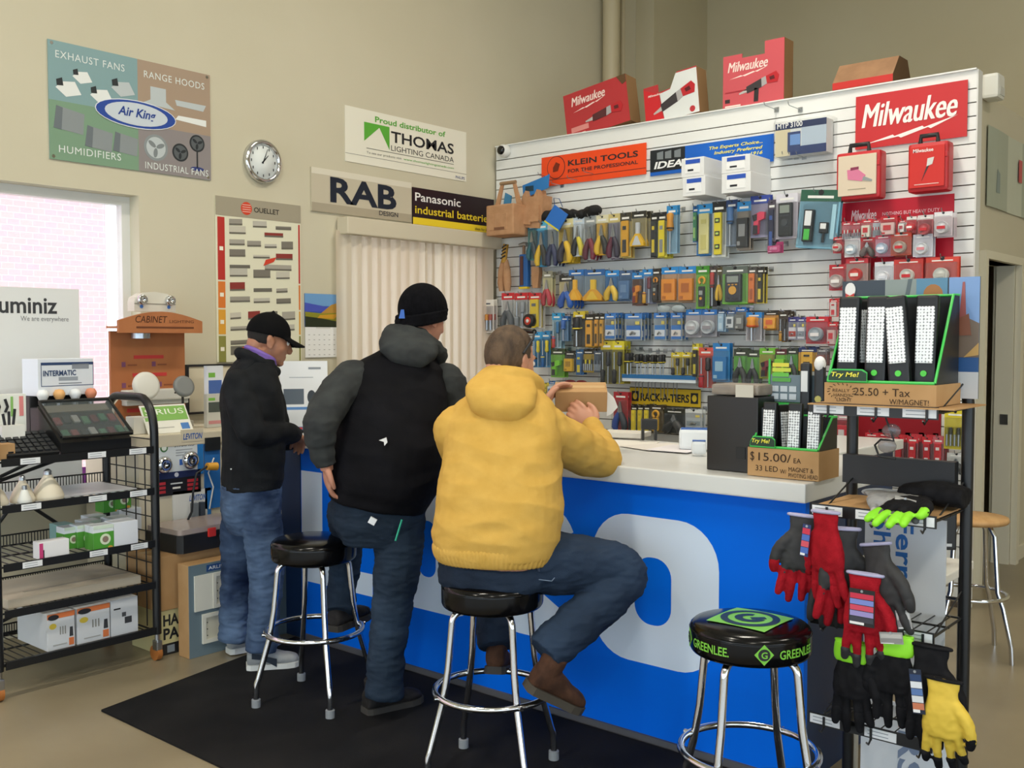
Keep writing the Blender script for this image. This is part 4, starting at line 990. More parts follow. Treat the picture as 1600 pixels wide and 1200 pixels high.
eyes(man1, hc1, hf1, hu1, .98)
m = MB(); cc = hc1+hf1*.062-hu1*.082
JK = noisy('charcoal_fleece', '#141619', '#1e2023', 12, .88, 3, bump=.3, bscale=420, spec=.18)
b = MB(); loft(b, secs[1:7]+[(V3(401, 562, 4.875), .095, .082, R1, F1)], 6)
for a_ in (armR, armL): chain(b, a_, [.080, .074, .066, .058, .044], 6, 18, .0028, 1.2)
w4 = wrinkle(.008, 5, (1, 1, 2), 21)
skin_over(b, 'jacket', man1, JK, .006, 3, w4)
b = MB(); ring = []
for i in range(20):
    t = 2*math.pi*i/20; ring.append(V3(404, 566, 4.88)+R1*.094*math.cos(t)+F1*(.085*math.sin(t)-.005)-Z*(.048*math.sin(t)))
b.tube(ring, .024, SK, 12, True)
loft(b, [(V3(370, 610, 4.80), .04, .02, R1, F1), (V3(369, 600, 4.80), .085, .032, R1, F1), (V3(374, 582, 4.82), .11, .045, R1, F1), (V3(384, 566, 4.84), .10, .045, R1, F1), (V3(392, 556, 4.86), .07, .025, R1, F1)], 5, 24)
skin_over(b, 'hood', man1, JK, .006, 3, wrinkle(.004, 16, (1, 1, 1), 5))
b = MB(); ring = []
for i in range(20):
    t = 2*math.pi*i/20; ring.append((V3(407, 556, 4.885)+R1*.070*math.cos(t)+F1*(.066*math.sin(t))-Z*(.035*math.sin(t))))
for k in (-.012, .008): b.tube([p+Z*k for p in ring], .012, SK, 10, True)
skin_over(b, 'shirt_collar', man1, mat('#7c5fb0', .75), .005, 4)
JE1 = denim('denim_washed', '#1d2b47', '#637a9b')
b = MB(); loft(b, [(V3(392, 830, 4.86), .11, .10, R1, F1), (V3(392, 800, 4.86), .160, .132, R1, F1), (V3(393, 755, 4.86), .166, .134, R1, F1)], 5)
chain(b, legR, [.092, .090, .078, .070, .070], 9, 18, .0024, 1.2, True); chain(b, legL, [.09, .086, .074, .068, .068], 9, 18, .0024, 1.2, True)
skin_over(b, 'jeans', man1, JE1, .006, 3, w3)
GS, WS, DS = noisy('grey_suede', '#8f9294', '#a3a5a5', 16, .8, 3, spec=.2), mat('#d9dad6', .6), mat('#1f2a38', .6)
shoe(man1, floor_at(381, 4.69), floor_at(464, 4.76), Z, GS, WS, 'sneaker', .052, .088, DS)
p0 = floor_at(352, 4.93); shoe(man1, p0, p0+(floor_at(410, 5.05)-p0).normalized()*.27, Z, GS, WS, 'sneaker', .047, .082, DS)
CAPM = mat('#09090b', .85, spec=.12, name='cap_cotton')
cs = cap_shell(hc1, hf1, hu1, .98, lambda x, y, z_: z_ > -.18, .012, SK, off=(-.012, .034), rad=(.075, .097, .092))
b = cs; c0 = hc1+hu1*.030
n = 12
for k in range(2):
    pass
rows = []
for i in range(n+1):
    a = math.radians(-62+124*i/n); s_, c_ = math.sin(a), math.cos(a)
    inner = c0+hr1*(.080*s_)+hf1*(.098*c_-.012)-hu1*0.0; outer = c0+hr1*(.074*s_)+hf1*(.065+.110*c_)-hu1*(.022+.022*(1-abs(s_))*0-.018*s_*s_*-1)
    rows += [inner+hu1*.006, outer+hu1*.004, outer-hu1*.006, inner-hu1*.008]
fs = []
for i in range(n):
    q = 4*i; fs += [(q, q+1, q+5, q+4), (q+1, q+2, q+6, q+5), (q+2, q+3, q+7, q+6), (q+3, q, q+4, q+7)]
fs += [(0, 3, 2, 1), (4*n, 4*n+1, 4*n+2, 4*n+3)]
b.add(rows, fs, SK)
b.ball(hc1+hu1*.138-hf1*.012, .008, SK)
skin_over(b, 'cap', man1, CAPM, .0042, 3)
cs = cap_shell(hc1, hf1, hu1, .98, lambda x, y, z_: y < .08 and -.60 < z_ < .05, .005, SK); skin_over(cs, 'hair', man1, mat('#17120f', .8), .0045, 3, wrinkle(.0015, 60))
cs = cap_shell(hc1, hf1, hu1, .98, lambda x, y, z_: y > -.1 and z_ < -.2, .0015, SK, rad=(.064, .070, .085), off=(.030, -.020)) if False else None
m = MB().box((0, 0, 0), (.03, .003, .006), mat('#cfd0d0', .6)); o = m.build('jacket_label', man1); o.location = V3(365, 733, 4.715)-man1.location; o.rotation_euler = (0, 0, FL)
# ================================================================ goods hanging on the slat wall
STEELC = mat('#aeb3b8', .28, .9); DK = mat('#1b1c1f', .45); GRIP = mat('#26272b', .6)
def q_(c): return mat(c, .42, spec=.45)
def pliers(m, w, h, c1, c2, jaw=.34, spread=.34):
    z0 = h*.56; k = w*.15+.004
    for s_, c in ((-1, c1), (1, c2)):
        x = lambda f: s_*w*f
        m.tube([(x(.03), -.012, z0), (x(.14), -.012, h*.46), (x(spread*.9), -.012, h*.28), (x(spread), -.012, h*.12), (x(spread*.8), -.012, h*.02)], [k*.8, k, k*1.15, k*1.1, k*.7], q_(c), 8)
        m.poly([(x(.02), z0-.004), (x(.16), z0+.006), (x(.13), z0+h*.10), (x(.03), z0+h*jaw), (0, z0+h*jaw)][::s_], -.018, -.006, STEELC)
    m.cyl((0, -.02, z0+.004), (0, -.004, z0+.004), w*.10, STEELC, n=12)
def driver(m, w, h, c1, c2, up=True, x=0, k=.30):
    r = w*k
    zs = [(0, .55), (.04, 1), (.2, .82), (.34, 1), (.42, .8), (.45, .4)]
    prof = [(r*b, h*a) for a, b in zs]
    M = Matrix.Translation((x, -r, 0)) if not up else Matrix.Translation((x, -r, h)) @ Matrix.Rotation(math.pi, 4, 'X')
    m.lathe([(0, 0)]+prof+[(0, h*.45)], q_(c1), 12, M); m.lathe([(r*1.03, h*.36), (r*1.03, h*.40)], q_(c2), 12, M)
    m.cyl((0, 0, h*.44), (0, 0, h*.98), r*.26, STEELC, n=8, M=M)
def bar(m, w, h, c1, c2, x=0., f=.62):
    m.box((x, -.008, h*.5), (w*f, .016, h*.94), q_(c1), bev=.003); m.box((x, -.0175, h*.30), (w*f*.55, .003, h*.34), q_(c2)); m.box((x, -.0175, h*.78), (w*f*.5, .003, h*.10), q_(c2))
def meter(m, w, h, c1, c2):
    m.box((0, -.016, h*.5), (w*.62, .032, h*.88), q_(c1), bev=.008); m.box((0, -.033, h*.77), (w*.44, .003, h*.2), mat('#8b958c', .3))
    m.cyl((0, -.036, h*.42), (0, -.03, h*.42), w*.15, q_(c2), n=18)
    for i in (-1, 0, 1): m.box((i*w*.14, -.033, h*.60), (w*.08, .003, h*.035), q_(c2)); m.cyl((i*w*.15, -.034, h*.16), (i*w*.15, -.03, h*.16), w*.035, DK, n=8)
def clamp(m, w, h, c1, c2):
    m.tube(arc((0, -.012, h*.78), w*.22, -60, 240, 12), w*.085, q_(c1), 8); m.box((0, -.013, h*.34), (w*.42, .026, h*.56), q_(c2), bev=.006); m.box((0, -.027, h*.44), (w*.26, .002, h*.12), mat('#99a39c', .3)); m.cyl((0, -.029, h*.28), (0, -.025, h*.28), w*.1, q_(c1), n=14)
def gun(m, w, h, c1, c2):
    m.poly([(-w*.30, h*.62), (w*.10, h*.72), (w*.32, h*.70), (w*.30, h*.52), (w*.02, h*.46), (-w*.02, h*.10), (-w*.26, h*.08), (-w*.22, h*.45)], -.03, -.004, q_(c1)); m.poly([(-w*.30, h*.62), (-w*.05, h*.66), (-w*.06, h*.48), (-w*.22, h*.45)], -.034, -.03, q_(c2)); m.poly([(-w*.02, h*.10), (-w*.26, h*.08), (-w*.24, h*.34), (-w*.02, h*.34)], -.034, -.03, q_(c2))
def disc(m, w, h, c1, c2):
    r = min(w*.40, h*.30); M = Matrix.Translation((0, 0, h*.42)) @ Matrix.Rotation(math.pi/2, 4, 'X')
    m.lathe([(r, 0), (r, .038), (r*.95, .04), (r*.9, .036), (r*.3, .036), (r*.28, .04), (0, .04)], q_(c1), 24, M); m.box((0, -.042, h*.40), (r*1.3, .003, r*.5), q_(c2))
def fan(m, w, h, c1, c2):
    m.poly([(-w*.46, 0), (w*.46, 0), (w*.46, h*.12), (w*.12, h*.42), (-w*.12, h*.42), (-w*.46, h*.12)], -.03, -.002, q_(c1)); m.box((0, -.015, h*.6), (w*.22, .024, h*.4), q_(c2), bev=.004); m.poly([(-w*.3, h*.03), (w*.3, h*.03), (w*.06, h*.34), (-w*.06, h*.34)], -.033, -.03, q_(c2))
def block(m, w, h, c1, c2):
    m.box((0, -.015, h*.42), (w*.8, .03, h*.72), q_(c1), bev=.004); m.box((0, -.0315, h*.48), (w*.45, .003, h*.3), q_(c2)); m.box((-w*.22, -.0315, h*.16), (w*.2, .003, h*.1), q_(c2))
def twin(m, w, h, c1, c2):
    for s_ in (-1, 1): driver(m, w*.5, h*.9, c1 if s_ < 0 else c2, c2, s_ > 0, s_*w*.23, .34)
def photo(m, w, h, c1, c2):                                  # clamshell insert with a small fitting
    m.card(-w*.42, w*.42, h*.06, h*.66, -.004, -.002, q_(c1)); m.card(-w*.40, w*.40, h*.18, h*.46, -.006, -.004, q_(c2)); m.tube([(-w*.15, -.012, h*.26), (0, -.016, h*.36), (w*.16, -.012, h*.30)], w*.06, STEELC, 8); m.card(w*.12, w*.36, h*.70, h*.84, -.005, -.003, q_('#e8d76a'))
def bits(m, w, h, c1, c2):
    n = 5
    for i in range(n):
        x = w*(-.36+.72*i/(n-1)); m.cyl((x, -.01, h*.10), (x, -.01, h*.52), w*.05, STEELC, n=8); m.cyl((x, -.01, h*.45), (x, -.01, h*.66), w*.075, q_(c1 if i % 2 else c2), n=8)
def level(m, w, h, c1, c2):
    m.box((0, -.012, h*.5), (w*.5, .022, h*.9), q_(c1), bev=.003)
    for z in (.22, .5, .78): m.box((0, -.0245, h*z), (w*.34, .004, h*.10), q_(c2)); m.box((0, -.027, h*z), (w*.2, .003, h*.045), mat('#c7e06a', .2))
def light(m, w, h, c1, c2):
    m.box((-w*.2, -.018, h*.45), (w*.24, .034, h*.66), q_('#15171a'), bev=.006); m.box((-w*.2, -.036, h*.60), (w*.16, .003, h*.3), q_('#eef1f2')); m.box((-w*.2, -.036, h*.27), (w*.14, .003, h*.22), q_(c1))
    m.box((w*.18, -.014, h*.42), (w*.2, .028, h*.22), q_('#15171a'), bev=.005); m.box((w*.18, -.029, h*.45), (w*.14, .003, h*.11), q_('#f0f2f2')); m.cyl((w*.18, -.012, h*.12), (w*.18, -.012, h*.31), w*.035, q_('#15171a'), n=8)
    m.card(w*.32, w*.42, h*.2, h*.9, -.004, -.002, q_(c2))
KINDS = dict(pliers=pliers, driver=driver, bar=bar, meter=meter, clamp=clamp, gun=gun, disc=disc, fan=fan, block=block, twin=twin, photo=photo, bits=bits, level=level, light=light)
NAMES = dict(pliers='plier', driver='screwdriver', bar='tool', meter='meter', clamp='clamp_meter', gun='thermometer', disc='hole_saw', fan='spreader', block='product', twin='screwdriver', photo='fitting', bits='bit_set', level='level', light='lamp')
HOOK_G = 'steel hooks on the slat wall'
def hook(y, z, ln, label, group=None):
    m = MB(); m.tube([(0, 0, 0), (0, -ln, 0), (0, -ln-.012, .006), (0, -ln-.018, .02)], .0028, STEELC, 6); m.box((0, -.002, 0), (.03, .004, .03), STEELC)
    o = m.build('display_hook'); R = Matrix.Rotation(SLAT_RZ, 4, 'Z'); o.location = Vector((XS-.012, y, z))+R @ o.location; o.rotation_euler = (0, 0, SLAT_RZ)
    return tag(o, label, 'hook', group)
rw = random.Random(11)
def pack(kind, x0, y0, x1, y1, card, headc, c1, c2, n, desc, off=.16, cover=True, tilt=0., step=.040, hk=True, pitch=0.):
    a, b = onX(x0, y0, XS-off), onX(x1, y1, XS-off); w, h = a.y-b.y, (a.z-b.z)
    yc, zb = (a.y+b.y)/2, b.z
    copies = n > 1; step = min(step, (off-.035)/max(1, n-1))
    t = thing(NAMES[kind]+'_pack', desc, NAMES[kind].replace('_', ' ')+' pack', (XS-off, yc, zb), 0, ('hook of '+desc.split(' on ')[0]) if copies else None)
    t.rotation_euler = Euler((pitch, tilt, SLAT_RZ), 'XYZ') if tilt or pitch else Euler((0, 0, SLAT_RZ))
    m = MB()
    if card:
        m.card(-w/2, w/2, 0, h, 0, .0015, q_(card))
        if headc: m.card(-w/2, w/2, h*.80, h, -.0015, 0, q_(headc)); m.card(-w*.32, w*.32, h*.855, h*.90, -.0025, -.0015, q_('#e9e9e4' if headc != '#e8e4da' else '#5a5e66'))
        m.cyl((0, -.003, h*.955), (0, .002, h*.955), w*.07, DK, n=8); m.build('card', t)
    m = MB(); KINDS[kind](m, w*1.0, h*.84, c1, c2); m.build(NAMES[kind], t)
    if cover and card: m = MB().box((0, -.021, h*.42), (w*.94, .042, h*.78), CLEAR, bev=.006); m.build('clear_cover', t)
    for k in range(1, n): dup(t, (XS-off+step*k, yc+rw.uniform(-.004, .004), zb+rw.uniform(-.006, .006)), rot=t.rotation_euler)
    if hk: hook(yc, zb+h*.955+.004, off+.01, 'hook holding '+' '.join(desc.replace(' pack', '').split(' on the ')[0].split()[:12]))
    return t
A = ' on the top tool row'; B = ' on the second tool row'; C_ = ' on the third tool row'; D_ = ' on the fourth tool row'; E_ = ' on the lowest tool row'
bl, nv, ye, gn, wh, rd, cl = '#2a78c0', '#243a6b', '#e3b92b', '#6fb536', '#e8e8e4', '#c4262e', '#b9c4ca'
T = [
 ('pliers', 825, 349, 840, 406, '#4f8e8c', '#2c6f86', '#1d5a66', '#2a3d48', 2, 'pliers with dark teal handles on a teal card'+A),
 ('pliers', 838, 347, 856, 416, '#3f9ccc', '#58b6dc', ye, '#2b2a22', 2, 'pliers with yellow and black handles on a bright blue card'+A),
 ('pliers', 855, 345, 873, 416, cl, '#dfe5e8', '#23294a', '#30355a', 3, 'pliers with navy handles on a clear card'+A),
 ('pliers', 873, 343, 896, 410, '#d4b23a', '#e0d49a', '#2b2735', ye, 3, 'pliers with one yellow handle on a mustard card'+A),
 ('pliers', 895, 339, 913, 400, '#dfe7ec', '#c8d6e2', '#1f2022', '#d9c93a', 2, 'slim wire cutter with black and yellow grips on white'+A),
 ('pliers', 913, 338, 932, 406, '#b0b4b4', '#9aa0a0', '#5b1c2b', '#7a2233', 3, 'pliers with dark red handles on a grey card'+A),
 ('pliers', 931, 337, 951, 398, '#e0b340', '#d8d2b0', ye, '#222', 2, 'wire stripper with short yellow grips on an amber card'+A),
 ('pliers', 950, 335, 969, 403, '#a9a3b0', '#c9b878', '#5e1d33', '#2f2438', 3, 'pliers with wine red grips on a lilac card'+A),
 ('bar', 969, 333, 986, 402, '#c9b46a', '#3d3a30', '#dba32d', '#3a3a3a', 2, 'keyhole saw with a tan and yellow handle'+A),
 ('fan', 987, 331, 1010, 384, '#b5a87a', '#33312a', '#e5b62c', '#c7ccd0', 3, 'drywall saw with a wide yellow handle'+A),
 ('bar', 1017, 333, 1028, 402, '#3b3c3a', '#23241f', '#2a2b2c', '#d9c02f', 2, 'black handled cable knife with yellow bands'+A),
 ('bar', 1028, 332, 1042, 402, '#d8ce4e', '#1f2022', '#e6d22c', '#8a8c8c', 3, 'bright yellow pocket saw'+A),
 ('driver', 1042, 322, 1058, 396, '#8fb6cf', '#2f86c2', '#c98a2c', '#2a2016', 2, 'amber handled scratch awl on a pale blue card'+A),
 ('bar', 1083, 322, 1091, 378, '#1f6fb4', '#1b5d9c', '#3f8e62', '#9fd07a', 2, 'narrow tester on a deep blue card with green edge'+A),
 ('bar', 1089, 320, 1113, 398, '#3f82c4', '#2f93d6', '#ddd796', '#cfc77a', 2, 'pale yellow voltage tester on a broad blue card'+A),
 ('level', 1113, 316, 1134, 401, '#dfe3e0', '#1f2022', '#e4d22a', '#26282b', 2, 'yellow torpedo level on a white card'+A),
 ('driver', 1135, 313, 1152, 384, '#8f9db0', '#27406f', '#4d75a8', '#303a4a', 2, 'blue grey tester in a narrow clear blister'+A),
 ('block', 1152, 316, 1173, 390, '#9a8f82', '#2f8fd0', '#2b2c2e', '#8d8f90', 2, 'black socket tester under a blue header'+A),
 ('gun', 1173, 307, 1203, 370, '#9a97b4', '#33479a', '#d8405e', '#26222a', 2, 'pink and black infrared thermometer on a lavender card'+A),
 ('bar', 1200, 313, 1212, 394, '#7c7480', '#4c4450', '#2c2c44', '#3a5aa0', 2, 'dark probe set in a clear sleeve beside the thermometer'+A),
 ('block', 1200, 379, 1224, 395, '#b03a6e', None, '#c0487c', '#d98aae', 1, 'small magenta pouch hanging under the dark probe set'+A),
 ('meter', 1213, 304, 1246, 372, '#b8b2bc', '#d6d4dc', '#232629', '#3c4144', 2, 'black digital multimeter in a clear blister'+A),
 ('light', 1244, 300, 1306, 386, '#7fb4cc', '#2b5c48', '#4cc24a', '#a8d4e4', 2, 'work light pair on a big tilted turquoise card'+A),
 # second row
 ('pliers', 874, 430, 897, 481, '#c9bb88', '#2b2a26', '#2453a8', '#2c63bd', 4, 'stripper with blue handles on a black topped card'+B),
 ('fan', 889, 422, 912, 469, '#7f95ad', '#2d6db6', '#e8a92c', '#f0b83c', 2, 'yellow wedge tool under a blue header'+B),
 ('fan', 913, 422, 945, 469, '#8497a8', '#31619e', '#dca02a', '#e7bf3e', 4, 'wide yellow wedge tool stack under a navy header'+B),
 ('pliers', 946, 423, 967, 470, '#3a74b0', '#2f86cf', '#d9b23a', '#e6c24a', 2, 'yellow crimper on a mid blue card'+B),
 ('block', 968, 423, 988, 470, '#4b719e', '#46628a', '#51749f', '#6d8cb2', 3, 'plain slate blue pack'+B),
 ('gun', 988, 426, 1006, 477, '#6c4a3c', '#2d7fc4', '#d98a2e', '#7a2f2a', 2, 'orange punch tool under a sky blue header'+B),
 ('twin', 1004, 421, 1020, 474, '#8f93ac', '#2f82c6', '#d8a23a', '#6f2c3a', 2, 'twin probe set on a grey violet card'+B),
 ('clamp', 1019, 420, 1032, 472, '#4a4038', '#2f2a26', '#d98f2c', '#3a3230', 2, 'orange tipped voltage probe on a dark card'+B),
 ('block', 1034, 418, 1060, 472, '#c7a27c', '#2d86cc', '#e39130', '#b86a20', 2, 'orange boxed tester with a white cord under a blue header'+B),
 ('block', 1061, 417, 1087, 472, '#b3906c', '#2d86cc', '#dc8a2c', '#b26420', 2, 'orange boxed tester beside the green clamp meter card'+B),
 ('clamp', 1088, 416, 1108, 482, '#7cc23a', '#3f8a2a', '#e2a42c', '#26282a', 2, 'orange jaw clamp meter on a lime card'+B),
 ('driver', 1109, 416, 1120, 479, '#35302e', '#453f3c', '#a8342e', '#2c2a2a', 2, 'red tipped tester in a black sleeve'+B),
 ('pliers', 1120, 417, 1129, 470, '#6a5a28', '#4a4122', '#d9b02c', '#caa02a', 2, 'small ochre pliers squeezed beside the black sleeve'+B),
 ('meter', 1129, 417, 1168, 474, '#82c850', '#5c6660', '#30363c', '#d9a23a', 3, 'large dark meter on a light green card'+B),
 ('bar', 1169, 417, 1182, 474, '#9a6a44', '#4b4a48', '#d87838', '#a85a2c', 2, 'orange coil of wire markers in a narrow pack'+B),
 ('bar', 1183, 417, 1194, 474, '#c9b43c', '#2a2824', '#2c2a26', '#d8c23a', 2, 'black and yellow tool at the right end'+B),
 # third row
 ('twin', 863, 489, 877, 544, '#a8cfe0', '#39a0d4', '#c04038', '#3c7cb0', 2, 'red handled mini screwdrivers under an aqua header'+C_),
 ('driver', 877, 494, 888, 533, '#6f93b8', '#2f66a8', '#2c5ea8', '#4d7cc0', 2, 'short blue handled screwdriver'+C_),
 ('driver', 896, 487, 914, 542, '#35332c', '#d8c23a', '#232427', '#d9c23a', 2, 'black and yellow nut driver under a yellow header'+C_),
 ('bar', 914, 491, 929, 543, '#a8842c', '#2a2820', '#e8a832', '#3c352a', 2, 'amber utility saw at the start of three'+C_),
 ('bar', 929, 490, 937, 542, '#a8842c', '#2a2820', '#e2a02e', '#5a4a2a', 2, 'amber utility saw at the middle of three'+C_),
 ('bar', 937, 490, 945, 542, '#a8842c', '#2a2820', '#dca63a', '#5a4a2a', 2, 'amber utility saw at the end of three'+C_),
 ('photo', 945, 490, 962, 531, '#aab4bc', '#3f7cc8', '#3f7cc8', '#dfe4ea', 4, 'clear box with a blue picture card nearest the amber saws'+C_),
 ('photo', 977, 490, 1003, 532, '#aab4bc', '#4680c8', '#3a74c4', '#dfe6ee', 4, 'widest clear box with a blue picture card'+C_),
 ('photo', 1022, 489, 1041, 532, '#a4b0ba', '#3f7cc8', '#4684cc', '#e2e8ee', 3, 'clear box with a blue picture card under the safety goggles'+C_),
 ('photo', 1048, 489, 1066, 532, '#a4b0ba', '#4680c8', '#3f7cc8', '#e8e2da', 3, 'clear box with a blue picture card beside the chrome cutter'+C_),
 ('disc', 1072, 484, 1096, 527, '#b4b0b8', '#2f78c4', '#c9ced2', '#a9a4a8', 2, 'chrome hole cutter with a peach corner card'+C_),
 ('disc', 1097, 484, 1120, 526, '#aaa8b0', '#2f70bc', '#b4bac0', '#8e8a90', 2, 'chrome hole cutter on a grey card'+C_),
 ('bar', 1121, 484, 1134, 518, '#98b8d4', '#2a4870', '#a6c4dc', '#c4dae8', 2, 'pale blue slim pack'+C_),
 ('block', 1136, 485, 1150, 514, '#8a9aa8', '#33548a', '#cfd6da', '#57606a', 2, 'grey and white small fitting'+C_),
 ('block', 1150, 480, 1166, 516, '#7a7a74', '#2868b8', '#6f7270', '#b0b4b0', 2, 'silver connector under a tall blue header'+C_),
 ('driver', 1166, 488, 1190, 533, '#c4c2c8', '#2a80cc', '#d88f30', '#c6362e', 2, 'orange marker tool on a white card under a blue header'+C_),
 ('block', 1194, 487, 1216, 515, '#c48a28', '#2c2820', '#e6a230', '#d8642c', 5, 'stubby orange pack in a deep stack'+C_),
 ('twin', 1217, 487, 1231, 533, '#54402c', '#3a3024', '#c8922c', '#33291e', 3, 'brown bit holder hanging beside the stubby orange stack'+C_),
 ('photo', 1232, 496, 1245, 531, '#9a9ab0', '#3c3a7a', '#d4d4dc', '#b0463c', 2, 'purple topped white card with a red dot'+C_),
 ('photo', 1246, 496, 1258, 531, '#a8a8bc', '#4a4688', '#dcdce2', '#8c94a0', 2, 'purple topped white card with grey fitting'+C_),
 # fourth row
 ('twin', 833, 519, 846, 574, '#2f8cc4', '#3a9cd4', '#2468a8', '#e0d02c', 2, 'blue driver pair nearest the yellow hood'+D_),
 ('twin', 846, 518, 860, 574, '#2f8cc4', '#2f86bc', '#1f62a4', '#dcc82c', 2, 'blue driver pair beside the lime glue gun'+D_),
 ('gun', 861, 545, 882, 590, '#7cc038', '#3c4a34', '#7ccf34', '#2c2e2e', 2, 'lime and black crimp gun on a green card'+D_),
 ('block', 883, 549, 899, 582, '#3a3830', '#2c2a24', '#d8ac2c', '#a8842a', 2, 'yellow belt pouch on a black card'+D_),
 ('bar', 900, 546, 912, 586, '#3f6ea4', '#33608e', '#39689c', '#d8c83c', 2, 'blue tool bit card with a yellow foot'+D_),
 ('bits', 911, 546, 928, 582, '#c4a42e', '#2e2c24', '#e6d22e', '#242424', 2, 'yellow marker set under a black header'+D_),
 ('bits', 928, 548, 941, 582, '#5e6a7c', '#4d596c', '#39414d', '#6f7a88', 2, 'slate grey bit card'+D_),
 ('twin', 939, 533, 957, 600, '#8a844c', '#cdbb3a', '#222326', '#2a2a2c', 3, 'black handled screwdrivers under a yellow cap nearest the slate card'+D_),
 ('twin', 957, 533, 975, 600, '#b4a83c', '#ded03a', '#222326', '#2c2c2e', 3, 'black handled screwdrivers under a wide yellow cap'+D_),
 ('driver', 976, 545, 991, 586, None, None, '#232427', '#d0bc30', 2, "black nut driver with yellow tip at the rail's start"+D_),
 ('driver', 992, 547, 1004, 586, None, None, '#1f2022', '#c9b42c', 2, 'black nut driver under a bright yellow tab'+D_),
 ('driver', 1005, 549, 1015, 586, None, None, '#222326', '#c9b42c', 2, 'black nut driver at the middle of the rail'+D_),
 ('driver', 1016, 548, 1027, 586, None, None, '#1f2022', '#b8a42c', 2, 'black nut driver beside a black square tab'+D_),
 ('driver', 1028, 548, 1040, 586, None, None, '#242528', '#c9b42c', 2, 'black nut driver by the gap in the rail'+D_),
 ('twin', 1049, 551, 1064, 586, '#c8b23a', '#d8c43a', '#222326', '#2a2b2e', 2, 'black nut driver pair under a yellow card'+D_),
 ('twin', 1065, 551, 1080, 586, '#c8b23a', '#e2cc3a', '#242528', '#1f2022', 2, 'black nut driver pair at the right end of the rail'+D_),
 ('bar', 1082, 537, 1092, 590, '#a49a4a', '#d8c83a', '#2a2a2a', '#c8b83a', 2, 'thin black and yellow wrench by the red pack'+D_),
 ('twin', 1092, 543, 1114, 606, '#c8493c', '#d8584a', '#b4202a', '#2a2326', 2, 'red insulated screwdriver set'+D_),
 ('block', 1114, 536, 1140, 597, '#3488c4', '#2f80c4', '#2c78b8', '#9cc4dc', 2, 'bright blue tube pack under a blue header'+D_),
 ('pliers', 1147, 545, 1168, 600, '#62b03a', '#3c4238', '#2c2e2e', '#3a3d3c', 2, 'dark grip pliers on a green card'+D_),
 ('pliers', 1168, 547, 1186, 602, '#6ab83e', '#3c4638', '#26282a', '#34383a', 2, 'dark grip cutters on a grass green card'+D_),
 ('gun', 1187, 544, 1212, 592, '#a4a83a', '#74b83a', '#7a2c34', '#2e2c2a', 2, 'maroon cable cutter on a yellow and green card'+D_),
 ('block', 1211, 545, 1229, 592, '#78c438', '#5a2a30', '#86d038', '#5a2a30', 2, 'lime green pack with a maroon top'+D_),
 ('pliers', 1230, 544, 1246, 592, '#5aa43c', '#30362e', '#2b2e30', '#3c4042', 2, 'grey needle pliers on a green card'+D_),
 ('bar', 1248, 543, 1276, 580, '#dfa62c', '#2c3a6a', '#e2b03a', '#2c2a2a', 2, 'golden card with navy header and dark pen'+D_),
 ('block', 1277, 545, 1292, 572, '#6a5450', '#7c7c80', '#7c4a42', '#8c8480', 2, 'brown grey pouch by the work light display'+D_),
 # lowest row
 ('pliers', 959, 612, 981, 674, '#c43c40', '#a82c34', '#2b4a9a', '#353a44', 2, 'wire stripper on a red card above the papers'+E_),
 ('bar', 986, 633, 996, 674, '#24241f', '#1a1a1a', '#e8d42a', '#d8c42a', 3, 'bright yellow wire puller first under the yellow sign'+E_),
 ('bar', 996, 633, 1006, 674, '#24241f', '#1a1a1a', '#e2ce2a', '#c8b42a', 3, 'bright yellow wire puller second under the yellow sign'+E_),
 ('bar', 1006, 633, 1016, 674, '#24241f', '#1a1a1a', '#e8d42a', '#d8c42a', 3, 'bright yellow wire puller third under the yellow sign'+E_),
 ('clamp', 1016, 632, 1036, 676, '#6a5a34', '#3a3226', '#e0a82e', '#e8b830', 2, 'yellow ring tool on a brown card'+E_),
 ('pliers', 1038, 638, 1070, 678, '#1f201c', '#2a2c22', '#2b2c2e', '#3a3b3c', 2, 'black cutter on a black and yellow card'+E_),
 ('photo', 1071, 639, 1097, 670, '#c2c6ca', '#d8dcdc', '#b8c0c4', '#8e9aa0', 2, 'clear pack of metal clips at the sign end'+E_),
]
for r_ in T: pack(*r_, tilt=.10 if r_[0] == 'light' else 0.)
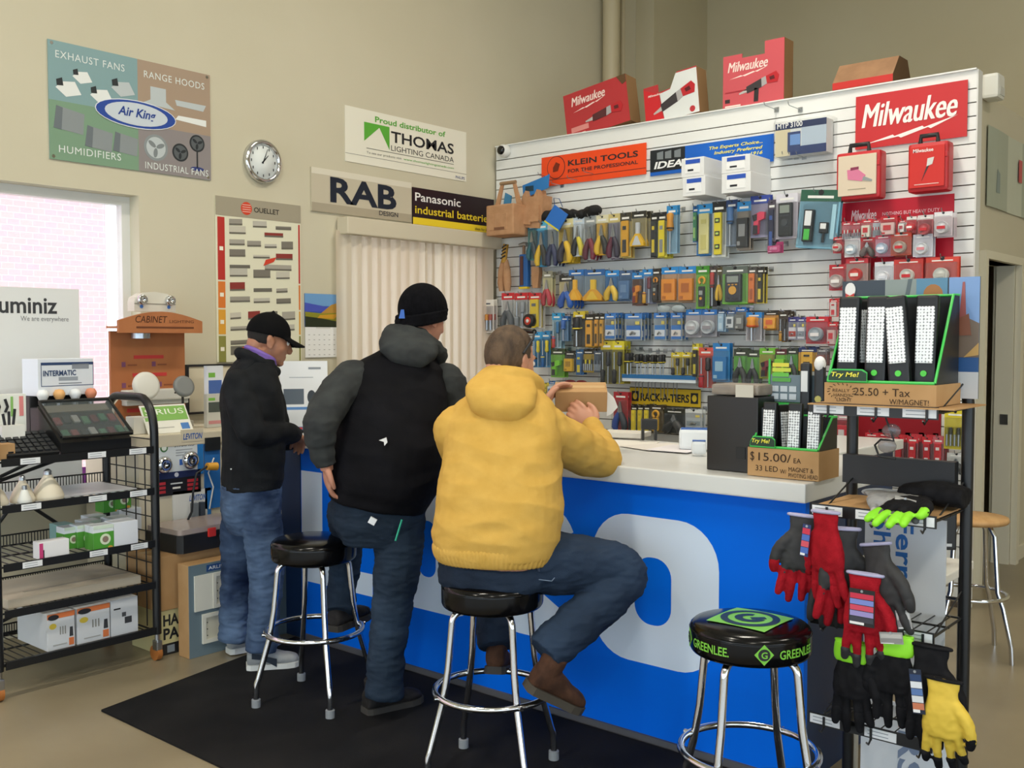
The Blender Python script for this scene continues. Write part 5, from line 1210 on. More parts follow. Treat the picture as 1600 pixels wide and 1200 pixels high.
# red hole-saw area: bags and cards in three rows, then the low packs seen under the rack shelf
def d_low(mb, w, h): mb.text('HEAVY DUTY', q_('#e8c8c8'), .2*w, .7*h, .05*h, -.001, width=.4*w)
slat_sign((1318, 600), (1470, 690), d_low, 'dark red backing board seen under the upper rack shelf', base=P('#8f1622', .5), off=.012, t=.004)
R1_ = ' in the red board\'s first row'; R2_ = ' in the red board\'s second row'; R3_ = ' in the red board\'s third row'; R4_ = ' below the red board'
for row in [
 ('bits', 1316, 347, 1330, 376, '#c8707a', '#b83a46', '#e4dcd8', '#c4262e', 2, 'clear bag with pale bits at the left end'+R1_),
 ('bits', 1331, 347, 1346, 374, '#c8606a', '#b22e3c', '#d8d2c8', '#b8202a', 2, 'clear bag with cream bits and a red square'+R1_),
 ('block', 1347, 343, 1363, 372, '#c86a70', '#c4303a', '#dcd8c8', '#c4262e', 2, 'clear bag with a cream cone bit'+R1_),
 ('bits', 1364, 343, 1375, 370, '#c4cad4', '#b83a46', '#d8dee4', '#b83a46', 2, 'narrow silver bag between the cone bits'+R1_),
 ('block', 1376, 339, 1402, 368, '#c8303a', '#b8202a', '#d8b8b4', '#c4262e', 3, 'large red carded arbor bag at the middle'+R1_),
 ('block', 1405, 344, 1416, 364, '#d8dcdc', '#c4303a', '#e8e8e4', '#b83a46', 2, 'small white faced bag beside the red cap bit'+R1_),
 ('disc', 1417, 339, 1432, 364, '#c4303a', '#e0d8d4', '#d84048', '#f0ece8', 2, 'red cap bit in a clear shell'+R1_),
 ('disc', 1434, 337, 1458, 370, '#b85a60', '#d8d0d0', '#b84a50', '#c4262e', 3, 'hazy bag with a red adapter'+R1_),
 ('disc', 1460, 332, 1488, 368, '#d8c8cc', '#e0dce0', '#d4d0d4', '#c4262e', 3, 'shiny bulging bag at the right end'+R1_),
 ('disc', 1302, 371, 1318, 395, '#c4303a', '#c4262e', '#d8c8c0', '#c4262e', 2, 'small red carded cup at the left end'+R2_),
 ('disc', 1320, 370, 1344, 401, '#ece6e8', '#e8d8dc', '#c6d4de', '#f4f4f4', 2, 'white card with a silver blue cup and red dot'+R2_),
 ('pliers', 1345, 372, 1367, 401, '#c83c40', '#b8262e', '#6a5a58', '#57504e', 2, 'red card with a dark arbor fork'+R2_),
 ('disc', 1368, 368, 1392, 399, '#d890a4', '#c4485c', '#b8c8dc', '#e8e8f0', 2, 'pink card with a pale blue cup'+R2_),
 ('disc', 1392, 364, 1424, 398, '#cc5a44', '#d0442e', '#b8aca0', '#c4262e', 3, 'orange red card with a bronze cup'+R2_),
 ('disc', 1427, 367, 1457, 400, '#e8e4ec', '#c8c8d4', '#dfe4e8', '#d8848c', 2, 'white card with a large ringed cup'+R2_),
 ('disc', 1296, 414, 1322, 453, '#c42e36', '#b8202a', '#b8a8a4', '#e8e4e0', 2, 'grey blade disc on a red card at left end'+R3_),
 ('disc', 1322, 405, 1356, 442, '#b8968e', '#c4303a', '#c8322e', '#e8dcd4', 2, 'brown rimmed round pack with a red and white face'+R3_),
 ('disc', 1367, 410, 1396, 445, '#e4e4ec', '#dcdce4', '#e8eaf0', '#d4d6e0', 2, 'plain white cup on a white card'+R3_),
 ('disc', 1397, 406, 1442, 444, '#cc3c34', '#c8362e', '#d4d4cc', '#c4262e', 2, 'large pale blade disc on a red card'+R3_),
 ('disc', 1447, 403, 1498, 444, '#c8442e', '#d04030', '#cfd0c8', '#b8b8b0', 2, 'widest pale blade disc at the right end'+R3_),
 ('disc', 1260, 495, 1294, 537, '#c4303a', '#c42a34', '#9aa4ac', '#e4e0e0', 2, 'grey round blade on a red card beside the work light display'+R4_),
 ('bar', 1296, 467, 1310, 495, '#d84a48', '#c4262e', '#d8d0cc', '#c4262e', 2, 'small red and grey blade card above the grey round blade'+R4_),
 ('block', 1294, 503, 1308, 540, '#a8343a', '#c4262e', '#c8a8a4', '#c4262e', 2, 'small red bag tucked behind the work light display'+R4_),
 ('block', 1308, 645, 1327, 700, '#a83038', '#c49098', '#c4303a', '#d8d0d0', 2, 'red bag beside the rack upright'+R4_),
 ('block', 1352, 676, 1372, 705, '#c42a34', '#c4303a', '#cc3038', '#e0d8d4', 2, 'bright red flat tray by the rack upright'+R4_),
 ('block', 1373, 676, 1391, 706, '#c42a34', '#b8242c', '#cc3038', '#e8e0dc', 2, 'bright red flat tray behind the hanging glasses'+R4_),
 ('bar', 1398, 681, 1411, 735, '#8f5a60', '#c4303a', '#b8202a', '#e4e0e0', 3, 'slim red blade pack nearest the hanging glasses'+R4_),
 ('bar', 1418, 681, 1434, 736, '#8f5a60', '#c43a44', '#c4262e', '#ece8e8', 3, 'slim red blade pack with the widest white label'+R4_),
 ('bar', 1441, 682, 1456, 737, '#8f5a60', '#c4303a', '#b8202a', '#e4e4e8', 3, 'slim red blade pack before the last'+R4_),
 ('bar', 1458, 682, 1474, 737, '#a86a70', '#c4606a', '#c4262e', '#ece8e8', 3, 'slim red blade pack last at the right'+R4_),
 ('bits', 1476, 640, 1509, 703, '#e0d02c', '#d8c82c', '#3a3a30', '#8c8420', 2, 'bright yellow hook set card behind the rack'),
 ('pliers', 1480, 707, 1509, 742, '#d4d6d4', '#c8caca', '#2c2e30', '#3a3c3e', 2, 'white card with black wire clips behind the rack')]:
    pack(*row)
# --- special goods
def wallthing(px, py, off=.16): p = onX(px, py, XS-off); return p
TANC = noisy('tan_canvas', '#b38763', '#c0946f', 14, .85, 3, bump=.3, bscale=180, spec=.15)
p = onX(780, 368, XS-.30); k = .0054                         # canvas tote
t = thing('tool_tote', 'square tan canvas tool tote with rope handle at the slat wall edge', 'tool bag', (XS-.22, p.y-.02, p.z), SLAT_RZ)
m = MB(); m.box((0, 0, .115), (.27, .20, .23), TANC, bev=.012)
for x in (-.08, -.02, .05): m.box((x, -.101, .10), (.05, .004, .12), TANC, bev=.002)
m.box((0, -.104, .05), (.10, .002, .02), mat('#7a5138', .8)); m.build('body', t)
for s_ in (-1, 1):
    MB().poly([(-.135*s_, .22), (-.09*s_, .22), (-.045*s_, .40), (-.07*s_, .40)][::s_], -.005, .01, TANC).build('strap', t)
MB().cyl((-.075, 0, .40), (.075, 0, .40), .014, mat('#9a7c5c', .8)).build('handle', t)
MB().poly([(-.05, .23), (.02, .22), (.03, .30), (-.03, .33)], .0, .01, q_('#3f7fa8')).build('hang_tag', t)
p = onX(833, 358, XS-.16)
t = thing('tool_pouch', 'tan leather tool pouch bundle with blue card beside the canvas tote', 'tool bag', (XS-.13, p.y, p.z), SLAT_RZ)
m = MB(); m.poly([(-.10, .02), (.07, 0), (.10, .10), (.11, .24), (.06, .24), (.05, .29), (.02, .24), (-.05, .24), (-.06, .29), (-.09, .25), (-.12, .14)], -.05, .06, TANC); m.build('body', t)
m = MB(); m.poly([(-.09, .04), (.0, .03), (.01, .16), (-.08, .16)], -.07, -.05, TANC).poly([(.0, .05), (.08, .05), (.085, .17), (.01, .17)], -.068, -.05, TANC); m.build('pocket', t)
m = MB(); m.poly([(-.12, .24), (.12, .30), (.13, .40), (.10, .39), (-.13, .34)], -.0, .006, q_('#2a79bf')); m.card(-.10, -.02, .29, .33, -.002, 0, q_('#1c3a4a')); m.build('card', t)
p = onX(893, 346, XS-.13)
m = MB(); rr2 = random.Random(5)
for i in range(9):
    x = -.22+.055*i; m.ball((x, rr2.uniform(-.02, .02), .05+.012*math.sin(i*.9)), (.05, .06, .035+.012*rr2.random()), mat('#141414', .85))
tag(skin_over(m, 'folded_apron', None, mat('#161617', .85), .007, 3, wrinkle(.006, 18)), 'folded black fabric belt lying on hooks above the pliers', 'belt').location = (XS-.13, p.y, p.z); bpy.context.scene.objects['folded_apron'].rotation_euler = (0, 0, SLAT_RZ)
p = onX(871, 350, XS-.2)
t = thing('belt_tag', 'blue folded hang tag with yellow edge over the black belt', 'hang tag', (XS-.20, p.y, p.z), SLAT_RZ)
m = MB(); m.poly([(-.11, .03), (.02, -.05), (.10, .06), (-.02, .14)], -.01, .0, q_('#2a6fc4')); m.poly([(-.115, .025), (.015, -.055), (.02, -.045), (-.11, .035)], -.012, .002, q_('#e0cf3a')); m.build('card', t)
MB().tube([(-.02, -.005, .13), (-.03, -.005, .19), (.02, -.005, .18), (.05, -.005, .12)], .003, q_('#234a7c'), 6).build('cord', t)
# gloves, holster, pouch, stripper and the cards low on the left
p = onX(790, 455, XS-.1)
t = thing('leather_gloves', 'pair of tan leather gloves hanging by a striped cord under the tote', 'gloves', (XS-.11, p.y, p.z), SLAT_RZ)
for s_ in (-1, 1):
    m = MB(); m.tube([(.03*s_, 0, .0), (.03*s_, -.004, .06), (.025*s_, -.004, .16), (.012*s_, 0, .24)], [.022, .032, .03, .018], TANC, 10); m.build('glove', t)
m = MB(); m.tube([(0, -.01, .22), (.012, -.012, .29), (.02, -.008, .36)], .022, q_('#b98a2c'), 10)
for i in range(4): m.tube([(-.015+.006*i, -.03, .25+.028*i), (.03+.004*i, -.032, .27+.028*i)], .006, INK, 6)
m.build('cuff_band', t)
p = onX(820, 450, XS-.1)
t = thing('hammer_holster', 'blue and brown holster with a hammer hanging in it', 'holster', (XS-.11, p.y, p.z), SLAT_RZ)
m = MB(); m.box((.01, 0, .13), (.085, .04, .25), q_('#2561a4'), bev=.008).box((-.005, -.022, .13), (.03, .006, .22), q_('#54342e')); m.box((.01, -.01, .0), (.085, .03, .016), q_('#e0c42c')); m.build('sheath', t)
m = MB(); m.cyl((0, 0, .24), (0, 0, .32), .012, q_('#7a5a40')).tube([(-.05, 0, .33), (0, 0, .335), (.03, 0, .33)], [.008, .016, .016], STEELC, 10); m.build('hammer', t)
p = onX(843, 450, XS-.1)
m = MB(); m.poly([(-.03, .0), (.02, .0), (.035, .12), (.03, .16), (-.035, .16), (-.04, .10)], -.02, .02, TANC).poly([(.0, .13), (.06, .17), (.07, .24), (.04, .22)], -.01, .0, q_('#2c5c9c')); o = m.build('leather_pouch')
o.location = (XS-.11, p.y, p.z); o.rotation_euler = (0, 0, SLAT_RZ); tag(o, 'small brown leather pouch beside the hammer holster', 'pouch')
U = ' under the leather goods'
for row in [('pliers', 848, 424, 863, 478, '#d4cc9c', '#8c8a78', '#a8323c', '#b83a44', 2, 'red handled stripper on a cream card'+U),
 ('pliers', 784, 458, 804, 512, '#e8e8e4', rd, '#4c5054', '#5a5e62', 2, 'grey snips on a red topped white card'+U), ('twin', 805, 458, 824, 512, '#dcdcd8', rd, '#7c8084', '#8f9498', 2, 'silver clips on a red topped white card'+U),
 ('bar', 826, 458, 846, 512, '#d8d4cc', rd, '#e0c42c', '#6a6e70', 2, 'yellow tool on a red topped card'+U), ('bits', 741, 469, 772, 520, '#e4dcd4', '#e8e4da', '#d8902c', '#a84a3c', 2, 'orange screwdriver row under a white header at the wall edge'),
 ('bar', 849, 598, 858, 622, '#d8c23a', None, '#d0ba36', '#8c8440', 1, 'small yellow card behind the brown box'), ('block', 858, 595, 868, 620, '#d4dae0', '#3c6ea8', '#e4e8ec', '#5a7ca8', 1, 'white and blue striped label pack behind the brown box')]:
    pack(*row)
p = onX(830, 512, XS-.18)
t = thing('tape_measure', 'black and red tape measure hanging under the red topped cards', 'tape measure', (XS-.2, p.y, p.z), SLAT_RZ)
m = MB(); M = Matrix.Translation((0, 0, .05)) @ Matrix.Rotation(math.pi/2, 4, 'X'); m.lathe([(.048, -.02), (.052, -.014), (.052, .018), (.046, .024), (0, .024)], q_('#1c1a1a'), 20, M).lathe([(.03, .0242), (.03, .026), (0, .026)], q_('#c83a24'), 18, M).lathe([(.014, .026), (.014, .028), (0, .028)], q_('#d8d8d4'), 12, M); m.build('case', t)
MB().box((.04, .0, .004), (.03, .016, .01), q_('#e0c42c')).build('blade_end', t)
# safety goggles lying on the clear boxes
p = onX(1048, 487, XS-.2)
t = thing('safety_goggles', 'clear safety goggles resting on the clear boxes', 'goggles', (XS-.20, p.y, p.z), SLAT_RZ)
for s_ in (-1, 1): MB().ball((.055*s_, 0, .022), (.052, .03, .026), film('goggle_lens', '#c9d6da', .6, .1)).build('lens', t)
MB().tube([(-.10, .03, .02), (-.09, -.01, .05), (0, -.03, .055), (.09, -.01, .05), (.10, .03, .02)], .005, q_('#4a5a5c'), 8).build('frame', t)
# slim blue rail under the nut drivers, red pliers on the rail, hex keys
a, b = onX(972, 586, XS-.17), onX(1087, 599, XS-.17)
t = thing('label_rail', 'white and blue holder rail under the black nut drivers', 'rail', (XS-.17, a.y, b.z), SLAT_RZ)
L = a.y-b.y; MB().card(0, L, 0, .05, 0, .14, q_('#e2ecf2')).build('rail', t); m = MB().card(0, L, .022, .05, -.003, 0, q_('#2a6ea8')); m.text('drivers', q_('#dfe8f0'), .06, .03, .012, -.003) if False else None; m.build('label_band', t)
for i in range(11):
    x = 989+i*6.6; p = onX(x, 622, XS-.10); q2 = onX(x, 598, XS-.10)
    m = MB(); m.tube([(0, 0, 0), (0, 0, q2.z-p.z), (.012, 0, q2.z-p.z+.006)], .0022+.0004*(i % 4), STEELC, 6); o = m.build('hex_key'); o.location = (XS-.06-.01*(i % 3), p.y, p.z); o.rotation_euler = (0, 0, SLAT_RZ)
    tag(o, 'thin steel hex key hanging in the row behind the yellow sign', 'hex key', 'hex keys behind the yellow sign')
p = onX(903, 600, XS-.15)
t = thing('socket_driver', 'red and black twin handled driver lying across hooks behind the brown box', 'driver', (XS-.16, p.y, p.z), SLAT_RZ)
for x in (-.06, .04): MB().ball((x, 0, .012), (.05, .018, .018), q_('#6a2228')).build('handle', t)
MB().cyl((-.11, 0, .012), (.13, 0, .012), .006, DK).build('shaft', t)
for x in (860, 880, 905, 930, 1130, 1160): p = onX(x, {860: 277, 880: 290, 905: 282, 930: 272, 1130: 310, 1160: 303}[x], XS); hook(p.y, p.z, .12, 'empty steel hook below the two sign boards', 'empty hooks below the signs')
for x in (1236, 1246, 1258): p = onX(x, 246, XS); hook(p.y, p.z, .10, 'empty steel hook under the boxed meter', 'empty hooks under the boxed meter')
# white carton stacks, meter box, red cases, boxes on top of the wall
CART = mat('#e6e7e6', .55)
def carton(px0, py0, px1, py1, label, low=None):
    a, b = onX(px0, py0, XS-.30), onX(px1, py1, XS-.30); w, h = a.y-b.y, a.z-b.z
    if low: b.z = low.location.z+low['height']+.001
    t = thing('carton', label, 'box', (XS-.155, (a.y+b.y)/2, b.z), SLAT_RZ, 'white cartons under the blue sign')
    t['height'] = h
    m = MB().box((0, 0, h/2), (w, .28, h), CART, bev=.003); m.build('body', t)
    m = MB().card(-w*.32, w*.32, h*.2, h*.88, -.1425, -.140, q_('#f2f3f2')); m.card(-w*.3, w*.34, h*.68, h*.90, -.144, -.1425, q_('#2a55b8')); m.card(-w*.2, w*.05, h*.3, h*.4, -.144, -.1425, INK); m.build('label', t)
    return t
c0 = carton(1066, 278, 1101, 304, 'lower white carton of the stack nearest the IDEAL lettering'); carton(1064, 251, 1099, 276.5, 'upper white carton of the stack nearest the IDEAL lettering', c0)
c0 = carton(1127, 272, 1172, 298, 'lower white carton of the stack nearest the boxed meter'); carton(1127, 249, 1171, 270.5, 'upper white carton of the stack nearest the boxed meter', c0)
a, b = onX(1212, 182, XS-.12), onX(1291, 236, XS-.12); w, h = a.y-b.y, a.z-b.z
t = thing('meter_box', 'blue and white boxed meter in clear plastic left of the big red sign', 'box', (XS-.12, (a.y+b.y)/2, b.z), SLAT_RZ)
h -= .05
m = MB().box((0, .05, h/2), (w, .10, h), q_('#dfe2e0'), bev=.004); m.card(-w/2, w/2, h*.8, h, -.002, 0, q_('#1c2c58')); m.card(-w/2, -w*.2, 0, h*.8, -.002, 0, q_('#d9cfae')); m.card(-w*.25, w*.0, h*.1, h*.7, -.004, 0, q_('#2c3f74')); m.card(-w*.2, w*.0, h*.3, h*.62, -.006, -.004, q_('#6f98d4'))
m.card(w*.02, w/2, h*.25, h*.8, -.002, 0, q_('#b8c8d8')); m.card(-w*.2, w/2, 0, h*.25, -.003, 0, q_('#22356a')); m.text('MTP 3100', q_('#f0f0f0'), -w*.46, h*.845, .032, -.003, bold=.02, width=w*.5); m.build('box', t)
MB().box((.01, .045, h*.5), (w+.03, .12, h+.02), CLEAR, bev=.005).build('clear_cover', t)
for x in (1215, 1252): p = onX(x, 172, XS); hook(p.y, p.z, .16, 'steel hook above the boxed meter', 'hooks above the boxed meter')
def case(px0, py0, px1, py1, label, face):
    a, b = onX(px0, py0, XS-.16), onX(px1, py1, XS-.16); w, h = a.y-b.y, a.z-b.z
    t = thing('tool_case', label, 'tool case', (XS-.16, (a.y+b.y)/2, b.z), SLAT_RZ); hh = h*.86; RC = mat('#c0232a', .4)
    MB().box((0, .06, hh/2), (w, .11, hh), RC, bev=.02).box((w*.42, .03, hh*.72), (w*.14, .06, .03), RC, bev=.004).build('body', t)
    m = MB().box((0, -.002, hh*.5), (w*.86, .01, hh*.84), q_(face), bev=.003)
    if face != '#cf2a24':
        m.poly([(-w*.2, hh*.42), (w*.12, hh*.36), (w*.2, hh*.48), (w*.02, hh*.62), (-w*.22, hh*.62)], -.0095, -.007, q_('#d87a9c')); m.poly([(-w*.14, hh*.6), (w*.04, hh*.62), (w*.04, hh*.67), (-w*.14, hh*.66)], -.0105, -.007, q_('#8c3454')); m.poly([(w*.12, hh*.38), (w*.34, hh*.34), (w*.34, hh*.38), (w*.16, hh*.46)], -.0105, -.007, STEELC)
        m.card(-w*.2, w*.2, hh*.2, hh*.215, -.0085, -.007, q_('#9a8f78'))
    else:
        m.poly([(0, hh*.50), (w*.14, hh*.54), (w*.18, hh*.68), (w*.02, hh*.66)], -.0095, -.007, q_('#d8d8d4')); m.poly([(0, hh*.50), (.0+w*.06, hh*.52), (-w*.12, hh*.22)], -.0095, -.007, q_('#3a3438'))
        m.text('HOLE SAWS' if False else 'Milwaukee', q_('#f4e8e4'), -w*.34, hh*.80, hh*.075, -.008, bold=.02, width=w*.5); m.card(-w*.3, w*.3, hh*.14, hh*.155, -.0085, -.007, q_('#e8c8c0'))
    m.build('face_card', t)
    MB().tube([(-w*.22, .03, hh-.01), (-w*.2, .03, h*.985), (w*.2, .03, h*.985), (w*.22, .03, hh-.01)], .014, DK, 10).build('handle', t)
case(1306, 228, 1374, 308, 'red tool case with a cream face card showing a pink tool', '#dccbb4')
case(1418, 213, 1480, 296, 'red tool case with an all red face card at the wall end', '#cf2a24')
# display cartons standing on top of the slat wall
KR = mat('#8c6a44', .85); KIN = mat('#5d4328', .9)
def topbox(px0, px1, h, d, yaw, label, draw, out=None, rx=0., off=.05):
    p0, p1 = onX(px0, 190, XS), onX(px1, 190, XS); w = p0.y-p1.y
    t = thing('display_box', label, 'box', (XS-.03+off, (p0.y+p1.y)/2, PT+.009), SLAT_RZ+yaw)
    t.rotation_euler = Euler((rx, 0, SLAT_RZ+yaw), 'XYZ')
    out = out or [(-.5, 0), (.5, 0), (.5, 1), (-.5, 1)]
    o_ = [(a*w, b*h) for a, b in out]
    MB().poly(o_, 0, .004, q_('#b23236')).build('front_face', t)
    m = MB()
    m.card(o_[0][0], o_[1][0], 0, .004, .0045, d, KR)
    xr = max(a for a, b in o_); xl = min(a for a, b in o_)
    hr = max(b for a, b in o_ if a > xr-.02*w) if True else h
    m.box((xr-.002, (d+.0045)/2, hr/2), (.004, d-.0045, hr), KR); m.box((xl+.002, (d+.0045)/2, min(b for a, b in o_ if b > .1)/2), (.004, d-.0045, min(b for a, b in o_ if b > .1)), KR); m.card(xl, xr, 0, h*.6, d-.004, d, KIN)
    m.build('carton', t)
    m = MB(); draw(m, w, h); m.build('artwork', t); return t
def saw_art(m, w, h, x, z, k, rot, body='#3a3538'):
    c, s_ = math.cos(rot), math.sin(rot); tr = lambda pts: [(x+(a*c-b*s_)*k, z+(a*s_+b*c)*k) for a, b in pts]
    m.poly(tr([(-.55, -.02), (-.35, -.05), (-.3, .04), (-.55, .01)]), -.003, -.001, q_('#b8b4b0')); m.poly(tr([(-.35, -.08), (.05, -.1), (.1, .1), (-.32, .08)]), -.004, -.001, q_(body)); m.poly(tr([(.05, -.1), (.2, -.08), (.22, .1), (.1, .1)]), -.004, -.001, q_('#a8a4a4'))
    m.poly(tr([(.2, -.08), (.46, -.16), (.54, -.02), (.5, .1), (.22, .1)]), -.004, -.001, q_('#b8232c')); m.poly(tr([(.3, -.04), (.42, -.06), (.42, .03), (.3, .04)]), -.005, -.004, q_('#5a1c22'))
CRM = q_('#f0d8d0')
def art1(m, w, h): script_logo(m, CRM, -.38*w, .56*h, .56*w, .36*h, 0, .03); saw_art(m, w, h, .12*w, .34*h, .55*w, .12, '#53282c'); m.card(-.42*w, -.14*w, .13*h, .24*h, -.002, 0, q_('#d88a84')); m.card(-.42*w, -.2*w, .05*h, .09*h, -.002, 0, CRM); m.poly([(.36*w, h), (.5*w, h), (.5*w, .84*h), (.44*w, .80*h)], -.002, 0, KIN)
topbox(886, 981, .345, .15, .10, 'red saw box with cream script leaning on top of the wall near the pipe', art1, rx=-.06).rotation_euler = Euler((-.05, -.16, SLAT_RZ+.06), 'XYZ')
def art2(m, w, h):
    m.poly([(-.5*w, 0), (-.14*w, 0), (-.20*w, .25*h), (-.22*w, .62*h), (-.5*w, .80*h)][::1], -.0015, 0, q_('#c8242c')); m.poly([(-.14*w, 0), (.5*w, 0), (.5*w, .97*h), (.12*w, .97*h), (0, .66*h), (-.20*w, .62*h)], -.0015, 0, q_('#d9dcda'))
    saw_art(m, w, h, .06*w, .42*h, .78*w, .38); m.text('Milwaukee', CRM, -.42*w, .60*h, .05*h, -.002, shear=.2, bold=.02, width=.26*w); m.poly(ell(.38*w, .10*h, .05*w, .05*w, 18), -.0025, 0, q_('#b8343c'))
topbox(1008, 1090, .315, .14, .08, 'white and red saw box with a cut-out top beside the all red saw box', art2, out=[(-.5, 0), (.5, 0), (.5, 1), (.14, 1), (.0, .68), (-.22, .66), (-.22, .84), (-.5, .84)]).rotation_euler = Euler((-.03, -.11, SLAT_RZ+.04), 'XYZ')
def art3(m, w, h):
    m.poly([(-.5*w, 0), (.5*w, 0), (.5*w, 1.0*h), (.19*w, 1.0*h), (.19*w, .80*h), (-.18*w, .80*h), (-.18*w, .87*h), (-.5*w, .87*h)], -.0012, 0, q_('#c8545c'))
    script_logo(m, CRM, -.42*w, .48*h, .68*w, .30*h, -.0012, .03); saw_art(m, w, h, .10*w, .33*h, .62*w, .30); m.poly([(.02*w, .06*h), (.09*w, .06*h), (.10*w, .26*h), (.03*w, .28*h)], -.004, -.001, q_('#2c2a2c')); m.card(-.46*w, -.38*w, .10*h, .16*h, -.003, -.001, q_('#3a2c2e')); m.card(-.46*w, -.2*w, .03*h, .055*h, -.003, -.001, CRM); m.card(-.46*w, -.1*w, .26*h, .28*h, -.003, -.001, q_('#a8303c'))
topbox(1127, 1222, .40, .13, .0, 'tall pink red drill box with a stepped top standing on the wall', art3, out=[(-.5, 0), (.5, 0), (.5, 1), (.19, 1), (.19, .80), (-.18, .80), (-.18, .87), (-.5, .87)])
p0, p1 = onX(1303, 140, XS), onX(1397, 125, XS); w = p0.y-p1.y
t = thing('display_box', 'low brown and red carton lying flat on top of the wall above the big sign', 'box', (XS-.02, (p0.y+p1.y)/2, PT+.009), SLAT_RZ)
m = MB(); M = Matrix.Identity(4)
prof = [(0, 0), (.0, .045), (.10, .17), (.24, .17), (.30, .06), (.30, 0)]
n = len(prof); vs = [(-w/2, y, z) for y, z in prof]+[(w/2, y, z) for y, z in prof]
m.add(vs, [list(range(n))[::-1]], KR); m.add(vs, [((i+1) % n, i, n+i, n+(i+1) % n) for i in range(n)], noisy('brown_print', '#8e6a4c', '#a17a58', 8, .7)); m.add(vs, [list(range(n, 2*n))], KIN); m.build('carton', t)
MB().card(-w/2, w/2, .002, .044, -.003, 0, q_('#c8302c')).build('red_edge', t)
# red half seen at the top of the carton front is part of the print
# ================================================================ left display rack goods
def rgt(mb, txt, m, x, z, h, y=0., **k): return mb.text(txt, m, x, z, h, y, **k)
zr = LZ
def X_at(px, y, py=700): return onY(px, py, y).x
PEND = mat('#8f6f4c', .85)
# carton on the top shelf over a bulb stand
x0, x1 = X_at(60, 4.72), X_at(160, 4.72)
t = thing('bulb_stand', 'low black lamp tester stand holding bulbs on the top rack shelf', 'stand', ((x0+x1)/2, 4.75, zr[0]+.006))
w = x1-x0; MB().box((0, 0, .10), (w, .10, .20), DK, bev=.006).box((0, .095, .125), (w, .085, .25), DK, bev=.006).build('base', t)
for i, (c, k) in enumerate((('#e9ecec', 0), ('#e6b070', 1), ('#e4e8ea', 0), ('#d98a68', 1))):
    x = (x0+x1)/2-w*.38+w*.25*i
    o = MB().cyl((0, 0, 0), (0, 0, .02), .012, STEELC).lathe([(.010, .02), (.016, .03), (.026, .05), (.027, .062), (.018, .078), (0, .082)], q_(c), 16, Matrix.Identity(4)).build('light_bulb')
    o.location = (x, 4.745, zr[0]+.2075); tag(o, ['white reflector bulb first on the black stand', 'amber globe bulb on the black stand', 'silver rimmed bulb third on the black stand', 'orange globe bulb at the end of the black stand'][i], 'bulb')
t = thing('carton', 'white INTERMATIC carton on the black bulb stand by the window', 'box', ((x0+x1)/2+.0, 4.835, zr[0]+.2575), math.radians(7))
w, h = .29, .175
MB().box((0, .0, h/2), (w, .13, h), mat('#dde3ea', .5), bev=.003).build('body', t)
m = MB(); bl_ = q_('#34486e'); y = -.066
for (a, b, c, d) in ((-.13, .155, .145, .158), (-.13, .145, .045, .048), (-.13, -.127, .045, .158), (.142, .145, .045, .158)): m.card(a, b if b < .146 else .145, c, d, y, y+.001, bl_)
m.text('INTERMATIC', bl_, -.12, .095, .026, y, bold=.025, width=.17); m.card(.03, .12, .125, .15, y, y+.001, q_('#8c939c')); m.card(-.04, .06, .07, .088, y, y+.001, q_('#9aa2ac')); m.card(-.04, .08, .055, .060, y, y+.001, q_('#8c939c')); m.build('print', t)
# upright white cards, tube, pens
x0, x1 = X_at(-12, 4.70), X_at(42, 4.70)
t = thing('lamp_card', 'white blister card of small lamps with green and red stripes by the window', 'display card', ((x0+x1)/2, 4.70, zr[0]+.006)); w = x1-x0
MB().card(-w/2, w/2, 0, .27, 0, .05, mat('#e8ebe4', .5)).build('card', t)
m = MB(); m.card(w*.05, w*.12, .17, .26, -.002, 0, q_('#8cc06a')); m.text('SALE' if False else '', q_('#c33'), 0, 0, .01) if False else None; m.card(w*.3, w*.42, .17, .26, -.002, 0, q_('#d88'))
for x in (-.35, -.12): m.tube([(x*w, -.004, .19), (x*w+.01, -.006, .215), (x*w, -.004, .25)], .006, INK, 8)
m.build('print', t)
x = X_at(22, 4.56)
t = thing('cup', 'white square cup with black sticks on the top rack shelf', 'cup', (x, 4.60, zr[0]+.006))
MB().prism([(-.05, -.04), (.05, -.04), (.05, .04), (-.05, .04)], 0, .14, mat('#e3e4df', .5)).build('cup', t)
for i in range(3): MB().cyl((-.02+.018*i, 0, .14), (-.028+.026*i, .0, .19+.01*i), .006, INK).build('stick', t)
x0, x1 = X_at(10, 4.46), X_at(92, 4.46)
t = thing('keypad_tray', 'black sloping tray of switch buttons in front of the glass case', 'tray', ((x0+x1)/2, 4.46, zr[0]+.006)); w = x1-x0
M = Matrix.Rotation(math.radians(28), 4, 'X'); m = MB(); m.box((0, .09, .012), (w, .18, .024), mat('#1a1b1d', .5), M, bev=.004); m.build('base', t)
m = MB()
for i in range(7):
    for j in range(5): m.box((-w*.42+w*.14*i, .025+.033*j, .027), (w*.10, .024, .010), mat('#2c2e31', .4), M)
m.build('buttons', t)
m = MB(); x0, x1 = X_at(-14, 4.44), X_at(27, 4.44); m.box((0, 0, .035), (x1-x0, .08, .07), CARDB, bev=.002); o = m.build('cardboard_box'); o.location = ((x0+x1)/2, 4.50, zr[0]+.006); tag(o, 'small brown cardboard box at the cut left end of the top shelf', 'box')
x0, x1 = X_at(96, 4.45), X_at(206, 4.45)
t = thing('display_case', 'black sloped display case with glass top and coloured dimmers inside', 'display case', ((x0+x1)/2, 4.455, zr[0]+.006)); w = x1-x0
prof = [(0, 0), (.225, 0), (.225, .21), (0, .055)]
m = MB(); n = 4; vs = [(-w/2, y, z) for y, z in prof]+[(w/2, y, z) for y, z in prof]
